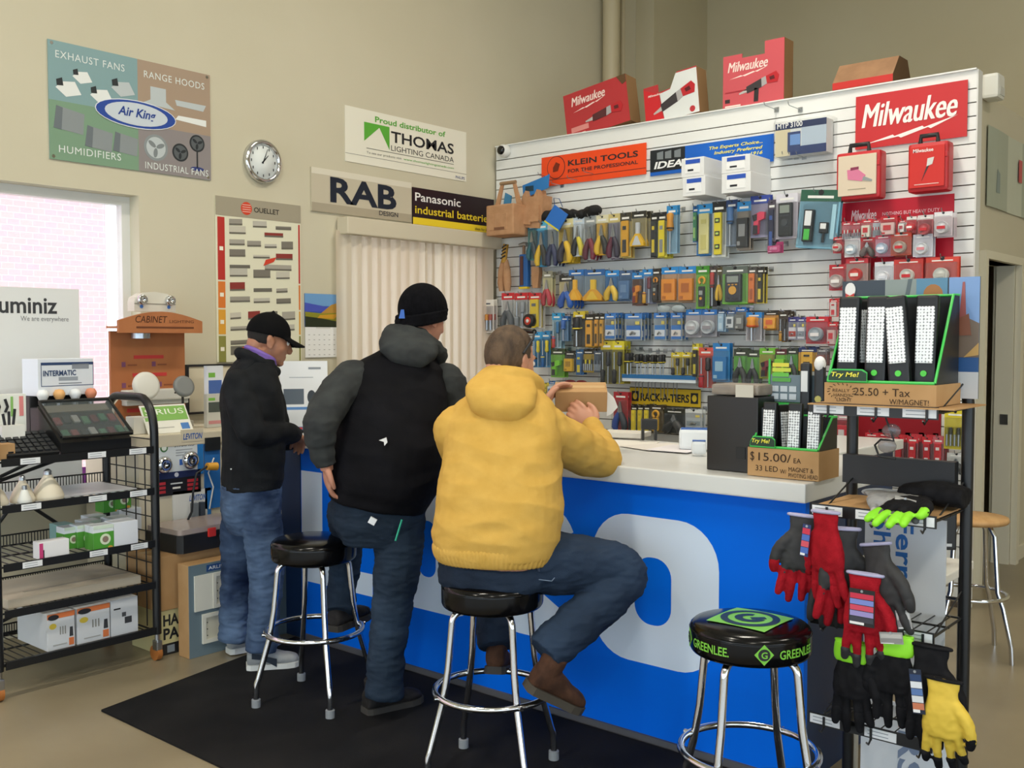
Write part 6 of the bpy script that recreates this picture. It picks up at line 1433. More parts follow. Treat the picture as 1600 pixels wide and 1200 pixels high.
m.add(vs, [(0, 1, 2, 3), (7, 6, 5, 4), (1, 0, 4, 5), (2, 1, 5, 6), (0, 3, 7, 4)], mat('#18191b', .35)); m.add(vs, [(3, 2, 6, 7)], mat('#24211f', .4)); m.build('case', t)
sl_ = math.atan2(.155, .225); M = Matrix.Translation((0, 0, .055)) @ Matrix.Rotation(sl_, 4, 'X')
m = MB(); rz2 = random.Random(9)
for i in range(14):
    c = ['#3f7a5a', '#8a3a40', '#39393c', '#b8b8b4', '#5a8a6a', '#6a2a30'][i % 6]; m.box((-w*.38+w*.13*(i % 7), .04+.10*(i//7)+.02*rz2.random(), .010), (w*.09, .05, .012), q_(c), M, bev=.003)
m.box((0, .235, .008), (w*.9, .05, .006), q_('#8f8878'), M); m.build('dimmers', t)
MB().box((0, .137, .026), (w*.99, .27, .006), film('case_glass', '#5f6a70', .72, .04), M).build('glass_lid', t)
m = MB()
for (cx, cy, sx, sy) in ((0, .003, w, .012), (0, .270, w, .012), (-w/2, .1365, .010, .254), (w/2, .1365, .010, .254)): m.box((cx, cy, .028), (sx, sy, .012), mat('#1b1c1e', .3), M)
m.build('frame', t)
# second shelf: white sheet and reflector bulbs
m = MB().box(((LRX0+LRX1)/2-.03, 4.68, zr[1]+.0095), (.68, .36, .004), mat('#e6e8ee', .35)); tag(m.build('shelf_liner'), 'glossy white liner sheet lying on the second rack shelf', 'liner')
def par(px, py0, py1, rpx, label, k=1.):
    d = 4.60; x = X_at(px, 4.50, 770); p0, p1 = onY(px, py1, 4.50), onY(px, py0, 4.50); h = p1.z-p0.z
    r = rpx/1585*4.85
    o = thing('reflector_bulb', label, 'bulb', (x, 4.50, zr[1]+.012))
    MB().lathe([(r*.96, 0), (r, .010), (r*.98, h*.14), (r*.80, h*.36), (r*.50, h*.60), (r*.30, h*.74), (r*.27, h*.80)], mat('#d8cfba', .5), 26).build('reflector', o)
    MB().lathe([(r*.25, h*.80), (r*.26, h*.84), (r*.23, h*.87), (r*.26, h*.90), (r*.22, h*.94), (r*.10, h*1.0), (0, h)], STEELC, 16).build('screw_base', o)
par(35, 744, 786, 17, 'tall narrow cream reflector bulb on the second rack shelf'); par(75, 737, 784, 22, 'widest cream reflector bulb on the second rack shelf')
o_ = bpy.context.scene.objects
t = thing('reflector_bulb', 'small white bulb in front of the tall cream reflector bulb', 'bulb', (X_at(37, 4.46, 770), 4.452, zr[1]+.012))
MB().lathe([(.026, 0), (.030, .006), (.028, .02), (.016, .05), (.012, .06)], mat('#e3e4de', .4), 20).build('reflector', t); MB().cyl((0, 0, .06), (0, 0, .078), .011, STEELC).build('screw_base', t)
t = thing('reflector_bulb', 'cream bulb cut by the left edge on the second shelf', 'bulb', (X_at(0, 4.47, 770), 4.50, zr[1]+.012))
MB().lathe([(.045, 0), (.047, .01), (.03, .05), (.016, .07)], mat('#d8cfba', .5), 20).build('reflector', t); MB().cyl((0, 0, .07), (0, 0, .095), .012, STEELC).build('screw_base', t)
# third shelf: green lamp cartons, white cartons
GRB = mat('#4f9a35', .5); LW_ = mat('#dfe6ea', .5)
def led_box(x, y, z, w, h, d, label, front=None, grp=None):
    t = thing('lamp_carton', label, 'box', (x, y, z), 0, grp)
    MB().box((0, 0, h/2), (w, d, h), front or LW_, bev=.002).build('body', t)
    if front is None:
        m = MB(); m.card(-w*.5, w*.5, 0, h*.72, -d/2-.0012, -d/2, GRB); m.card(-w*.5, w*.5, h*.86, h, -d/2-.0012, -d/2, q_('#cfe0d0')); m.poly(ell(w*.08, h*.42, w*.26, w*.26, 18), -d/2-.0022, -d/2, q_('#d8e4c8')); m.poly(ell(w*.08, h*.42, w*.15, w*.15, 16), -d/2-.003, -d/2, q_('#8c7a6c')); m.poly(ell(w*.32, h*.06, w*.12, w*.08, 12), -d/2-.003, -d/2, q_('#d8a040'))
        m.box((w/2+.0006, 0, h*.36), (.0012, d*.98, h*.7), GRB); m.box((-w/2-.0006, 0, h*.36), (.0012, d*.98, h*.7), GRB); m.build('print', t)
    return t
z3 = zr[2]+.007
led_box(X_at(156, 4.475, 840), 4.48, z3, .098, .112, .08, 'front green LED lamp carton with a big round lamp picture')
for i, (px, yy) in enumerate(((135, 4.58), (143, 4.67), (152, 4.77))): led_box(X_at(px-4, yy, 840), yy+.01, z3, .09, .105, .08, ['green lamp carton just behind the front green carton', 'third green lamp carton in the line towards the window', 'rearmost green lamp carton at shelf level'][i])
for i, (px, yy) in enumerate(((103, 4.70), (114, 4.60))): led_box(X_at(px-6, yy, 820), yy+.01, z3, .075, .10, .08, ['teal green lamp carton nearest the window side', 'green lamp carton left of the line of cartons'][i], mat('#7fa8a4', .5) if i == 0 else None)
for i, (px, yy) in enumerate(((168, 4.82), (186, 4.80))): led_box(X_at(px, yy, 790), yy, z3+(.107 if i == 0 else .1205), .085, .10, .08, ['upper green lamp carton on top of the rearmost one', 'upper green lamp carton over the white cartons'][i])
led_box(X_at(192, 4.47, 830), 4.485, z3, .12, .115, .09, 'front white lamp carton beside the green cartons by the post', mat('#e2e6ee', .45)); led_box(X_at(182, 4.62, 830), 4.62, z3, .11, .11, .10, 'rear white lamp carton behind the front white one', mat('#d4dbe2', .45)); led_box(X_at(197, 4.80, 830), 4.80, z3, .12, .115, .09, 'white lamp carton at the back of the third shelf', mat('#d8dee4', .45))
t = led_box(X_at(84, 4.45, 855), 4.475, z3, .135, .075, .06, 'small white and pink carton alone on the third rack shelf', mat('#e8e8ea', .4)); MB().card(-.066, -.05, .005, .07, -.0315, -.0302, q_('#c8447c')).card(-.05, -.045, .005, .04, -.0315, -.0302, INK).build('print', t)
# fourth shelf: wide flat cartons
m = MB().box((0, 0, .02), (.62, .40, .04), mat('#b9ae9c', .7), bev=.003).box((0.05, -.1, .0408), (.5, .02, .0012), mat('#9c9488', .6)); o = m.build('flat_carton'); o.location = (LRX0+.37, 4.675, zr[3]+.006); tag(o, 'wide flat beige carton filling the fourth rack shelf', 'box')
# fifth shelf: three bulb cases
z5 = zr[4]+.007; OR = q_('#d97a48')
for i, (pa, pb, kind) in enumerate(((74, 117, 1), (121, 172, 1), (174, 216, 0))):
    xa, xb = X_at(pa, 4.46, 990), X_at(pb, 4.46, 990); w = xb-xa; h = (.165, .165, .17)[i]; yc = 4.46+.15
    t = thing('bulb_case', ['leftmost orange banded bulb case on the bottom rack shelf', 'middle orange banded bulb case on the bottom rack shelf', 'plain white bulb case on the bottom rack shelf beside the post'][i], 'box', ((xa+xb)/2, yc, z5))
    MB().box((0, 0, h/2), (w, .30, h), mat('#d3d6da', .55), bev=.002).build('body', t)
    m = MB(); y = -.1512
    if kind:
        m.card(-w/2, w/2, h*.86, h, y, -.15, OR); m.poly(ell(-w*.28, h*.90, w*.20, h*.075, 16), y-.001, y, INK); m.poly(ell(-w*.30, h*.66, w*.13, h*.08, 14), y, -.15, q_('#d8c04a'))
        for q in range(3): m.card(w*(-.05+.09*q), w*(-.01+.09*q), h*.40, h*.62, y, -.15, q_('#8c8c88'))
        m.poly([(w*.30, h*.3), (w*.44, h*.3), (w*.42, h*.56), (w*.32, h*.56)], y, -.15, q_('#3a3c40')); m.card(w*.28, w*.46, h*.06, h*.26, y, -.15, OR); m.card(-w*.3, w*.2, h*.12, h*.15, y, -.15, q_('#a8a8a4'))
    else:
        m.card(-w*.1, w*.05, h*.50, h*.62, y, -.15, q_('#55585c')); m.card(w*.0, w*.26, h*.30, h*.48, y, -.15, q_('#3a3c40')); m.card(-w*.4, -w*.15, h*.72, h*.76, y, -.15, INK)
    m.build('print', t)
# uminiz board leaning in the window
p0, p1 = onY(-60, 470, 5.16), onY(125, 470, 5.16); w = p1.x-p0.x; zt, zb = onY(125, 452, 5.16).z, WZ0+.002
m = MB().card(0, w, 0, zt-zb, 0, .012, mat('#dfe1e0', .5)); hh = zt-zb
m.text('luminiz', q_('#3a3c40'), w*.26, hh-.128, .085, 0, bold=.02, width=w*.54); m.text('We are everywhere', q_('#7c7e82'), w*.48, hh-.168, .026, 0, width=w*.42)
tag(put(m.build('sign_board'), (p0.x, 5.17, zb)), 'pale grey luminiz board standing in the bright window', 'sign')
a, b = onY(118, 731, YL+.06), onY(206, 756, YL+.06)
m = MB().card(0, b.x-a.x, 0, a.z-b.z, 0, .004, mat('#8a3f9a', .5)); m.text('TEO', q_('#e8d8ec'), (b.x-a.x)*.42, (a.z-b.z)*.25, (a.z-b.z)*.5, 0, bold=.02)
tag(put(m.build('window_banner'), (a.x, YL+.06, b.z)), 'purple banner low in the window behind the rack', 'banner')
# ================================================================ bench with displays beside the rack
BM = mat('#d4cbb4', .5, name='bench_laminate')
t = thing('display_bench', 'cream display bench along the window wall beside the rack', 'bench', (3.22, 5.02, 0))
MB().box((0, .025, 1.0215), (1.12, .56, .067), BM, bev=.006).build('top', t); MB().box((0, .03, .494), (1.08, .55, .986), mat('#cfc6ae', .55)).build('body', t)
BF = 4.775                                                # front face of the bench body
def bpos(px, py): return onY(px, py, BF)
def front_board(px0, py0, px1, py1, base, draw, label, name='display_board', off=.008):
    a, b = onY(px0, py0, BF-off), onY(px1, py1, BF-off); w, h = b.x-a.x, a.z-b.z
    t = thing(name, label, 'display', (a.x, BF-off, b.z)); MB().card(0, w, 0, h, 0, off-.001, q_(base)).build('panel', t); draw(t, w, h); return t
LV = q_('#2b5fb0')
def d1(t, w, h):
    m = MB(); m.text('STAMPRO' if False else 'STAMPRO', q_('#5a6068'), w*.42, h*.80, h*.08, 0, bold=.015, width=w*.40)
    for i in range(3): m.card(w*.45, w*.78, h*(.70-.07*i), h*(.725-.07*i), -.001, 0, q_('#9aa0a6'))
    m.poly(ell(w*.22, h*.80, .022, .022, 18), -.001, 0, q_('#4c7a4a')); m.poly(ell(w*.22, h*.80, .014, .014, 16), -.002, 0, q_('#dfe4dc')); m.card(w*.52, w*.62, h*.30, h*.46, -.001, 0, LV); m.card(w*.88, w, 0, h, -.001, 0, q_('#2a78c0')); m.build('print', t)
    R = Matrix.Rotation(math.pi/2, 4, 'X')
    for cx, cz, r in ((w*.20, h*.36, .045), (w*.72, h*.42, .048)):
        MB().lathe([(r, 0), (r*1.02, .012), (r*.8, .03), (r*.45, .034), (0, .02)], CHROME, 24, Matrix.Translation((cx, 0, cz)) @ R).build('socket', t)
front_board(238, 690, 318, 740, '#d3dade', d1, 'pale Leviton light socket board on the front of the cream bench', 'socket_board')
def dh(t, w, h): m = MB(); m.text('LEVITON', LV, w*.05, h*.2, h*.50, 0, shear=.25, bold=.02, width=w*.9); m.build('lettering', t)
front_board(284, 672, 318, 688, '#d4cbb4', dh, 'blue Leviton lettering strip on the bench edge above the socket board', 'brand_strip', .0125)
def d2(t, w, h):
    m = MB(); m.card(0, w, h*.72, h, -.001, 0, q_('#26305a')); m.poly(ell(w*.5, h*.86, h*.1, h*.1, 14), -.002, 0, q_('#c8ccd8'))
    for x in (.06, .72):
        for i in range(3): m.card(w*x, w*(x+.22), h*(.12+.18*i), h*(.24+.18*i), -.001, 0, q_('#b8343c'))
    m.card(w*.38, w*.62, h*.46, h*.52, -.001, 0, q_('#c8ccd0')); m.card(w*.42, w*.58, h*.26, h*.34, -.001, 0, q_('#e8e8e4')); m.build('print', t)
front_board(236, 741, 314, 768, '#1c1c22', d2, 'dark navy and red wiring device sample strip on the bench front', 'sample_strip')
def d3(t, w, h):
    m = MB(); m.text('LEVITON', LV, w*.42, h*.62, h*.20, 0, shear=.25, bold=.02, width=w*.45); m.card(w*.9, w, 0, h*.9, -.001, 0, q_('#2a78c0')); m.build('print', t)
    MB().box((w*.52, -.012, h*.30), (w*.16, .024, h*.5), q_('#7c858c'), bev=.003).build('dimmer', t); MB().box((w*.72, -.012, h*.30), (w*.12, .024, h*.5), q_('#3c4450'), bev=.003).build('switch', t)
front_board(270, 769, 330, 806, '#dfe0dc', d3, 'lower white Leviton dimmer board by the washed jeans', 'dimmer_board')
def d4(t, w, h):
    MB().card(w*.02, w*.95, h*.80, h*.98, -.012, 0, q_('#1c2024')).build('pad', t); MB().tube([(w*.2, -.01, 0), (w*.4, -.02, h*.3), (w*.1, -.02, h*.5), (w*.5, -.015, h*.7)], .004, q_('#e4e4e0'), 8).build('white_cord', t)
front_board(319, 682, 345, 792, '#2a6cb4', d4, 'tall blue device board with a black pad behind the jacketed man', 'device_board')
p = onY(331, 728, BF-.05)
t = thing('extension_plug', 'yellow plug with a black cord hanging in front of the blue board', 'plug', (p.x, BF-.05, p.z))
MB().cyl((-.03, 0, 0), (.03, 0, -.005), .020, q_('#e0a43a'), r1=.022).build('plug', t)
q0 = onY(262, 850, BF-.1)
MB().tube([(-.03, 0, 0), (-.10, -.01, -.03), (-.14, -.04, -.12), (-.155, -.05, -.22), (-.17, -.03, -.27)], .006, INK, 8).build('cord', t)
# cabinet light display stand
CABM = noisy('stained_board', '#a9683f', '#b57548', 5, .55, 3, stretch=(1, 1, .3)); ZB = 1.0555
a, b = onY(172, 523, 5.14), onY(290, 650, 5.14); w = b.x-a.x; h = a.z-ZB
t = thing('light_display', 'orange brown CABINET light display stand in the window', 'display', ((a.x+b.x)/2, 5.14, ZB))
h2 = h+.02
MB().card(-w/2, w/2, 0, h2, 0, .02, CABM).build('back_panel', t)
m = MB(); aw = w*.56
arch = [(-aw, h2-.01), (aw, h2-.01), (aw, h2+.055)]+[(aw*(1-2*i/12), h2+.055+.05*math.sin(math.pi*i/12)) for i in range(1, 12)]+[(-aw, h2+.055)]
m.poly(arch, -.14, -.12, CABM); m.box((0, -.06, h2+.02), (2*aw*.98, .12, .012), CABM); m.text('CABINET', q_('#4a2a1a'), -aw*.62, h2+.045, .038, -.14, shear=.2, width=aw*.75); m.text('LIGHTING', q_('#5a3420'), aw*.18, h2+.045, .016, -.14, width=aw*.6); m.card(-aw*.6, aw*.78, h2+.014, h2+.024, -.141, -.14, q_('#6a3c24')); m.build('header', t)
m = MB(); RE = q_('#c23a3a'); pu = q_('#7a4a6a')
m.card(-w*.2, w*.2, h2*.72, h2*.755, -.002, 0, RE); m.card(-w*.22, w*.24, h2*.54, h2*.575, -.002, 0, RE); m.card(-w*.3, w*.3, h2*.18, h2*.22, -.002, 0, RE)
for x, z in ((-.36, .64), (.04, .64), (-.36, .43), (.12, .43), (-.3, .1), (.1, .1)): m.card(w*x, w*(x+.05), h2*z, h2*(z+.05), -.002, 0, pu); m.card(w*(x+.08), w*(x+.2), h2*(z+.01), h2*(z+.025), -.002, 0, q_('#8a5034'))
m.build('print', t)
MB().cyl((-w*.18, -.06, h2-.012), (-w*.18, -.06, h2-.04), .05, STEELC, n=20).build('puck_light', t)
m = MB().box((.02, -.035, h2*.355), (w*.86, .07, .06), mat('#dcdcd4', .4), bev=.008); m.card(w*.25, w*.32, h2*.36, h2*.375, -.0715, -.07, INK); m.build('strip_light', t)
MB().box((.02, -.03, h2*.29), (w*.84, .055, .04), mat('#c4c8c4', .3), bev=.006).build('strip_lens', t)
MB().box((.04, -.035, .02), (w*.86, .07, .035), mat('#d8d6cc', .4), bev=.006).build('strip_light', t)
MB().tube([(-w*.42, -.03, h2*.36), (-w*.52, -.04, h2*.28), (-w*.53, -.04, h2*.12), (-w*.44, -.04, .03)], .006, q_('#e0d8c4'), 8).build('cord', t)
# emergency light on top
p = onY(233, 497, 5.10)
t = thing('emergency_light', 'white emergency light with two round lamp heads on top of the wooden display', 'emergency light', ((a.x+b.x)/2+.0, 5.10, ZB+h2+.106))
w2 = .245
MB().poly([(-w2/2, 0), (w2/2, 0), (w2/2, .05), (w2*.47, .075), (w2*.3, .098), (0, .108), (-w2*.3, .098), (-w2*.47, .075), (-w2/2, .05)], -.035, .035, mat('#d6d2c4', .45)).build('housing', t)
R = Matrix.Rotation(math.pi/2, 4, 'X')
for s_ in (-1, 1): MB().lathe([(.026, 0), (.028, .02), (.024, .03), (.012, .022), (0, .020)], CHROME, 20, Matrix.Translation((s_*w2*.34, -.034, .062)) @ R).build('lamp_head', t)
m = MB().box((0, -.0365, .042), (w2, .003, .004), q_('#8f8a7c'))
for s_ in (-1, 1): m.poly(ell(s_*w2*.33, .026, .010, .010, 12), -.037, -.035, q_('#4a7ac4'))
m.build('trim', t)
# round lamps in front
def round_lamp(px, py, r, y, label, col, ring, tilt):
    p = onY(px, py, y); t = thing('round_light', label, 'light', (p.x, y, ZB+.001)); z = p.z-ZB
    M = Matrix.Translation((0, 0, z)) @ Matrix.Rotation(math.pi/2-tilt, 4, 'X') @ Matrix.Rotation(0, 4, 'Z')
    MB().lathe([(r, -.012), (r*1.04, .0), (r, .016), (r*.78, .02), (0, .021)] if not ring else [(r, -.01), (r*1.03, .004), (r*.98, .014), (r*.74, .014)], q_(col), 30, M).build('body', t)
    if ring: MB().lathe([(r*.75, .008), (r*.75, .013), (0, .013)], q_('#b9bcbc'), 28, M).build('lens', t)
    MB().tube([(0, .012, z-r*.6), (.012, .03, z*.4), (0.02, .03, .0)], .007, q_('#3a3a38' if ring else '#d8d4c8'), 8).build('stem', t)
round_lamp(228, 603, .072, 4.97, 'flat white round panel light in front of the wooden display', '#dcdad0', False, .2)
round_lamp(287, 604, .058, 4.93, 'grey ringed round light on a dark stem beside the wooden display', '#7c7f7e', True, .35)
# SIRIUS sloping sign, small items on the bench top
p0, p1 = onY(232, 668, 4.83), onY(303, 668, 4.83); w = p1.x-p0.x
t = thing('counter_sign', 'sloping white and green SIRIUS sign on the cream bench', 'sign', (p0.x, 4.83, ZB+.001)); t.rotation_euler = (math.radians(-32), 0, 0)
m = MB().card(0, w, 0, .17, 0, .006, mat('#e6e6dc', .5)); m.card(w*.03, w*.97, .075, .16, -.001, 0, q_('#79b04a')); m.text('SIRIUS', q_('#e8f0dc'), w*.07, .112, .034, -.001, width=w*.84); m.card(w*.76, w*.94, .018, .055, -.001, 0, q_('#3a78c0')); m.card(w*.08, w*.6, .03, .036, -.001, 0, q_('#b8b8b0')); m.build('panel', t)
t = thing('fitting_box', 'open white carton of small fittings left of the SIRIUS sign', 'box', (onY(217, 668, 4.90).x, 4.92, ZB+.001))
MB().box((0, 0, .045), (.08, .08, .09), mat('#dcdad0', .5), bev=.002).build('body', t); MB().box((-.07, -.01, .02), (.04, .05, .04), q_('#5f7a5c'), bev=.002).build('green_label', t)
for px, y0, y1, c, c2, lb, yy in ((337, 572, 614, '#dfe4ec', '#4a6ab0', 'white and blue leaflet holder behind the jacketed man', 5.16), (337, 616, 662, '#c8c8c0', '#4c5450', 'leaflet with a grey photograph behind the jacketed man', 4.95)):
    a, b = onY(px-14, y0, yy), onY(px+12, y1, yy); m = MB().card(0, b.x-a.x, 0, a.z-ZB-.001, 0, .03, q_(c)); ww, hh = b.x-a.x, a.z-ZB; m.card(ww*.1, ww*.9, hh*.45, hh*.75, -.001, 0, q_(c2)); m.card(ww*.1, ww*.5, hh*.8, hh*.88, -.001, 0, q_('#7ab84a')); m.card(ww*.1, ww*.9, hh*.1, hh*.2, -.001, 0, q_('#c88a8c'))
    tag(put(m.build('leaflet_stand'), (a.x, yy, ZB+.001)), lb, 'leaflet')
# cartons and toolbox on the floor beside the rack
FLZ = .001
t = thing('carton', 'yellow and black HALO PAR lamp carton at the bottom of the stack', 'box', (2.90, 4.62, FLZ)); w = .56
MB().box((0, 0, .11), (w, .28, .22), mat('#d2c894', .6), bev=.003).build('body', t)
m = MB(); m.text('HALO', INK, -w/2+.01, .145, .055, -.141, bold=.03, width=.16); m.text('PAR', INK, -w/2+.01, .078, .055, -.141, bold=.03, width=.13); m.card(-w/2, w/2, 0, .055, -.1412, -.14, q_('#2a2a2c')); m.card(-w/2+.03, -w/2+.07, .01, .045, -.142, -.141, q_('#8a949c')); m.build('print', t)
t = thing('carton', 'large brown cardboard carton under the black parts case', 'box', (2.90, 4.62, FLZ+.2215)); MB().box((0, 0, .135), (.60, .30, .268), CARDB, bev=.003).build('body', t); MB().box((0, 0, .2695), (.60, .05, .001), mat('#b89a6c', .3)).build('tape', t)
t = thing('outlet_display', 'grey blue display carton with two recessed white outlet boxes', 'display', (2.97, 4.38, FLZ)); w, h = .58, .455
MB().box((0, .0, h/2), (w, .09, h), CARDB, bev=.002).build('carton', t); SB = q_('#687a84')
m = MB().card(-w/2+.002, w/2, .0, h-.002, -.048, -.045, SB); m.card(-w/2+.10, w/2, h-.045, h-.012, -.049, -.048, q_('#264a80')); m.text("ARLINGTON'S TV & POWER", q_('#e0e4e8'), -w/2+.11, h-.036, .017, -.049, bold=.01, width=.42); m.build('front_panel', t)
def rbox(x0, x1, z0, z1, name):
    f = MB(); e = .018; wm = mat('#dcdace', .4)
    f.frame(x0, x1, z0, z1, e, -.060, -.0482, wm)
    if name == 'b': f.card(x0-.10, x0, z0, z1, -.056, -.0482, wm)
    f.card(x0+e, x1-e, z0+e, z1-e, -.0515, -.0485, mat('#cfcbb8', .5)); o = f.build('outlet_box', t)
    g = MB()
    for i in range(2): g.cyl(((x0+x1)/2, -.053, z0+(z1-z0)*(.38+.24*i)), ((x0+x1)/2, -.051, z0+(z1-z0)*(.38+.24*i)), .006, DK, n=10)
    for i in range(3): g.cyl((x0+e*1.6, -.053, z0+(z1-z0)*(.25+.22*i)), (x0+e*1.6, -.051, z0+(z1-z0)*(.25+.22*i)), .003, DK, n=8)
    g.build('screws', o)
rbox(-w/2+.13, -w/2+.36, .225, .400, 'b'); rbox(-w/2+.07, -w/2+.27, .06, .205, 'c')
t = thing('parts_case', 'black parts case with clear lid and a red latch on the brown carton', 'case', (2.92, 4.60, FLZ+.4925), math.radians(4)); w = .46
MB().prism([(-w/2+.02, -.15), (w/2-.02, -.15), (w/2, -.12), (w/2, .14), (-w/2, .14), (-w/2, -.12)], 0, .09, mat('#17181a', .45)).build('case', t)
MB().prism(rrect(w-.01, .28, .02, 4), .0905, .116, mat('#a89a94', .2, alpha=1.)).build('lid', t)
for x in (-w*.1, w*.36): MB().box((x, -.155, .085), (.045, .012, .045), mat('#d8322c', .4), bev=.004).build('latch', t)
MB().tube([(.0, -.155, .06), (.02, -.185, .055), (.14, -.185, .055), (.16, -.155, .06)], .008, mat('#1c1d20', .5), 8).build('handle', t)
# ================================================================ things on the counter
CT = 1.067
def ctop(px, py): return onZ(px, py, CT)
p = at(475, 600, 5.35)
t = thing('flyer_stand', 'white and blue flyer stand on the counter between two men', 'flyer', (p.x, p.y, CT), FL+.25); w, h = .25, .37
t.rotation_euler = Euler((-.12, 0, FL+.25), 'XYZ')
m = MB().card(-w/2, w/2, 0, h, 0, .006, mat('#e9edf2', .35)); m.card(-w*.42, w*.0, h*.38, h*.60, -.001, 0, q_('#5a6674')); m.poly(ell(w*.16, h*.48, w*.09, h*.10, 16), -.001, 0, q_('#3a424c')); m.card(-w/2, w/2, 0, h*.34, -.001, 0, q_('#5b8cc8')); m.card(-w*.40, w*.3, h*.06, h*.30, -.002, -.001, q_('#dfe4ea'))
for i in range(4): m.card(-w*.36+w*.12*i, -w*.28+w*.12*i, h*.02, h*.05, -.002, -.001, q_(['#333', '#555', '#c44', '#c86'][i]))
m.card(w*.1, w*.36, h*.88, h*.91, -.001, 0, q_('#8a929c')); m.card(-w*.3, w*.2, h*.76, h*.77, -.001, 0, q_('#a8b0b8')); m.build('flyer', t)
# brown carton held by the seated man
p = at(908, 627, 4.22)
t = thing('held_carton', 'brown cardboard carton held up in the hands of the seated man', 'box', (p.x, p.y, p.z-.045), FL-.03); t.rotation_euler = Euler((.30, 0, FL-.03), 'XYZ')
MB().box((0, .06, .045), (.215, .12, .09), CARDB, bev=.003).build('body', t); MB().box((0, .06, .0905), (.20, .03, .001), mat('#c2a070', .5)).build('tape', t)
MB().poly([(0, .0), (.03, -.03), (.045, -.07), (.02, -.10), (.0, -.11)], .03, .032, PAPER, Matrix.Translation((.109, 0, .08))).build('paper_flap', t)
# papers, stamp, white packs
def sheet(px, py, w, d, rz, label, z=0, c='#e6e2da'):
    p = ctop(px, py); m = MB().prism([(-w/2, -d/2), (w/2, -d/2), (w/2, d/2), (-w/2, d/2)], 0, .002, mat(c, .7)); o = m.build('paper_sheet'); o.location = (p.x, p.y, CT+.0005+z); o.rotation_euler = (0, 0, rz); tag(o, label, 'paper')
sheet(985, 694, .22, .28, -1.2, 'loose paper sheet beside the yellow sleeve on the counter'); sheet(1030, 699, .22, .28, -1.9, 'paper sheet lying in front of the black stamp', .0023, '#ddd8d2'); sheet(1062, 703, .2, .26, -1.5, 'paper sheet half under the white and blue tissue pack', .0046, '#e2dfe4')
p = ctop(985, 684); m = MB().box((0, 0, .012), (.22, .16, .024), mat('#d9d5cc', .6), bev=.002); o = m.build('paper_pad'); o.location = (p.x-.02, p.y+.02, CT+.0075); o.rotation_euler = (0, 0, -1.3); tag(o, 'thick pad of papers behind the loose sheets', 'paper')
p = ctop(1014, 690)
t = thing('self_inking_stamp', 'black self inking stamp standing on the papers', 'stamp', (p.x, p.y, CT+.0075), FL)
MB().box((0, 0, .075), (.075, .045, .05), mat('#1a1b1d', .4), bev=.006).build('body', t)
for x in (-.03, .03): MB().box((x, 0, .025), (.012, .04, .05), mat('#1c1d1f', .4), bev=.002).build('leg', t)
def tissue(px, py, w, d, h, rz, label):
    p = ctop(px, py); t = thing('white_pack', label, 'box', (p.x, p.y, CT+.0075), rz)
    MB().box((0, 0, h/2), (w, d, h), mat('#e3e9ee', .4), bev=.012).build('body', t); m = MB().box((0, 0, h+.0006), (w*.9, d*.8, .0012), q_('#2c62b4')); m.text('A', q_('#e8eef4'), 0, 0, .01) if False else None; m.build('blue_print', t)
tissue(1085, 703, .13, .13, .085, FL-.2, 'larger white and blue pack beside the black computer tower'); tissue(1092, 712, .06, .06, .055, FL-.2, 'small white and blue pack in front of the larger one')
# black tower
p = ctop(1143, 737)
t = thing('computer_tower', 'black computer tower standing on the counter near the work lights', 'computer', (p.x, p.y, CT), SLAT_RZ); h = .275; w = .205
MB().box((0, .10, h/2), (w, .20, h), mat('#1d1a19', .35), bev=.003).build('case', t)
MB().box((w*.18, -.001, h*.26), (.036, .004, .042), mat('#101011', .4), bev=.001).build('port', t)
MB().box((w/2+.003, .11, h*.5), (.006, .16, h*.72), q_('#5c666c')).build('side_label', t)
t2 = thing('clam_pack', 'brown card in clear crinkled wrap on top of the black tower', 'package', (p.x, p.y, CT+h+.001), SLAT_RZ)
MB().box((.0, .09, .022), (.19, .15, .04), noisy('wrapped_card', '#8f8378', '#a3978a', 20, .5), bev=.010).build('card', t2); MB().box((0, .09, .030), (.21, .17, .056), CLEAR, bev=.018).build('clear_wrap', t2); MB().box((.05, -.002, .02), (.07, .004, .045), q_('#c8c4b8')).build('label', t2)
# work light trays
GE = mat('#3fbf52', .35, name='neon_green_edge'); LEDP = bpy.data.materials.new('led_panel'); LEDP.use_nodes = True
_nt = LEDP.node_tree; _b = _nt.nodes['Principled BSDF']; _tc = _nt.nodes.new('ShaderNodeTexCoord'); _v = _nt.nodes.new('ShaderNodeTexVoronoi'); _v.inputs['Scale'].default_value = 105; _v.inputs['Randomness'].default_value = .15
_cr = _nt.nodes.new('ShaderNodeValToRGB'); _cr.color_ramp.elements[0].position = .50; _cr.color_ramp.elements[1].position = .62; _cr.color_ramp.elements[0].color = (.86, .88, .9, 1); _cr.color_ramp.elements[1].color = (.10, .11, .12, 1)
_nt.links.new(_tc.outputs['Object'], _v.inputs['Vector']); _nt.links.new(_v.outputs['Distance'], _cr.inputs[0]); _nt.links.new(_cr.outputs[0], _b.inputs['Base Color']); _b.inputs['Roughness'].default_value = .2
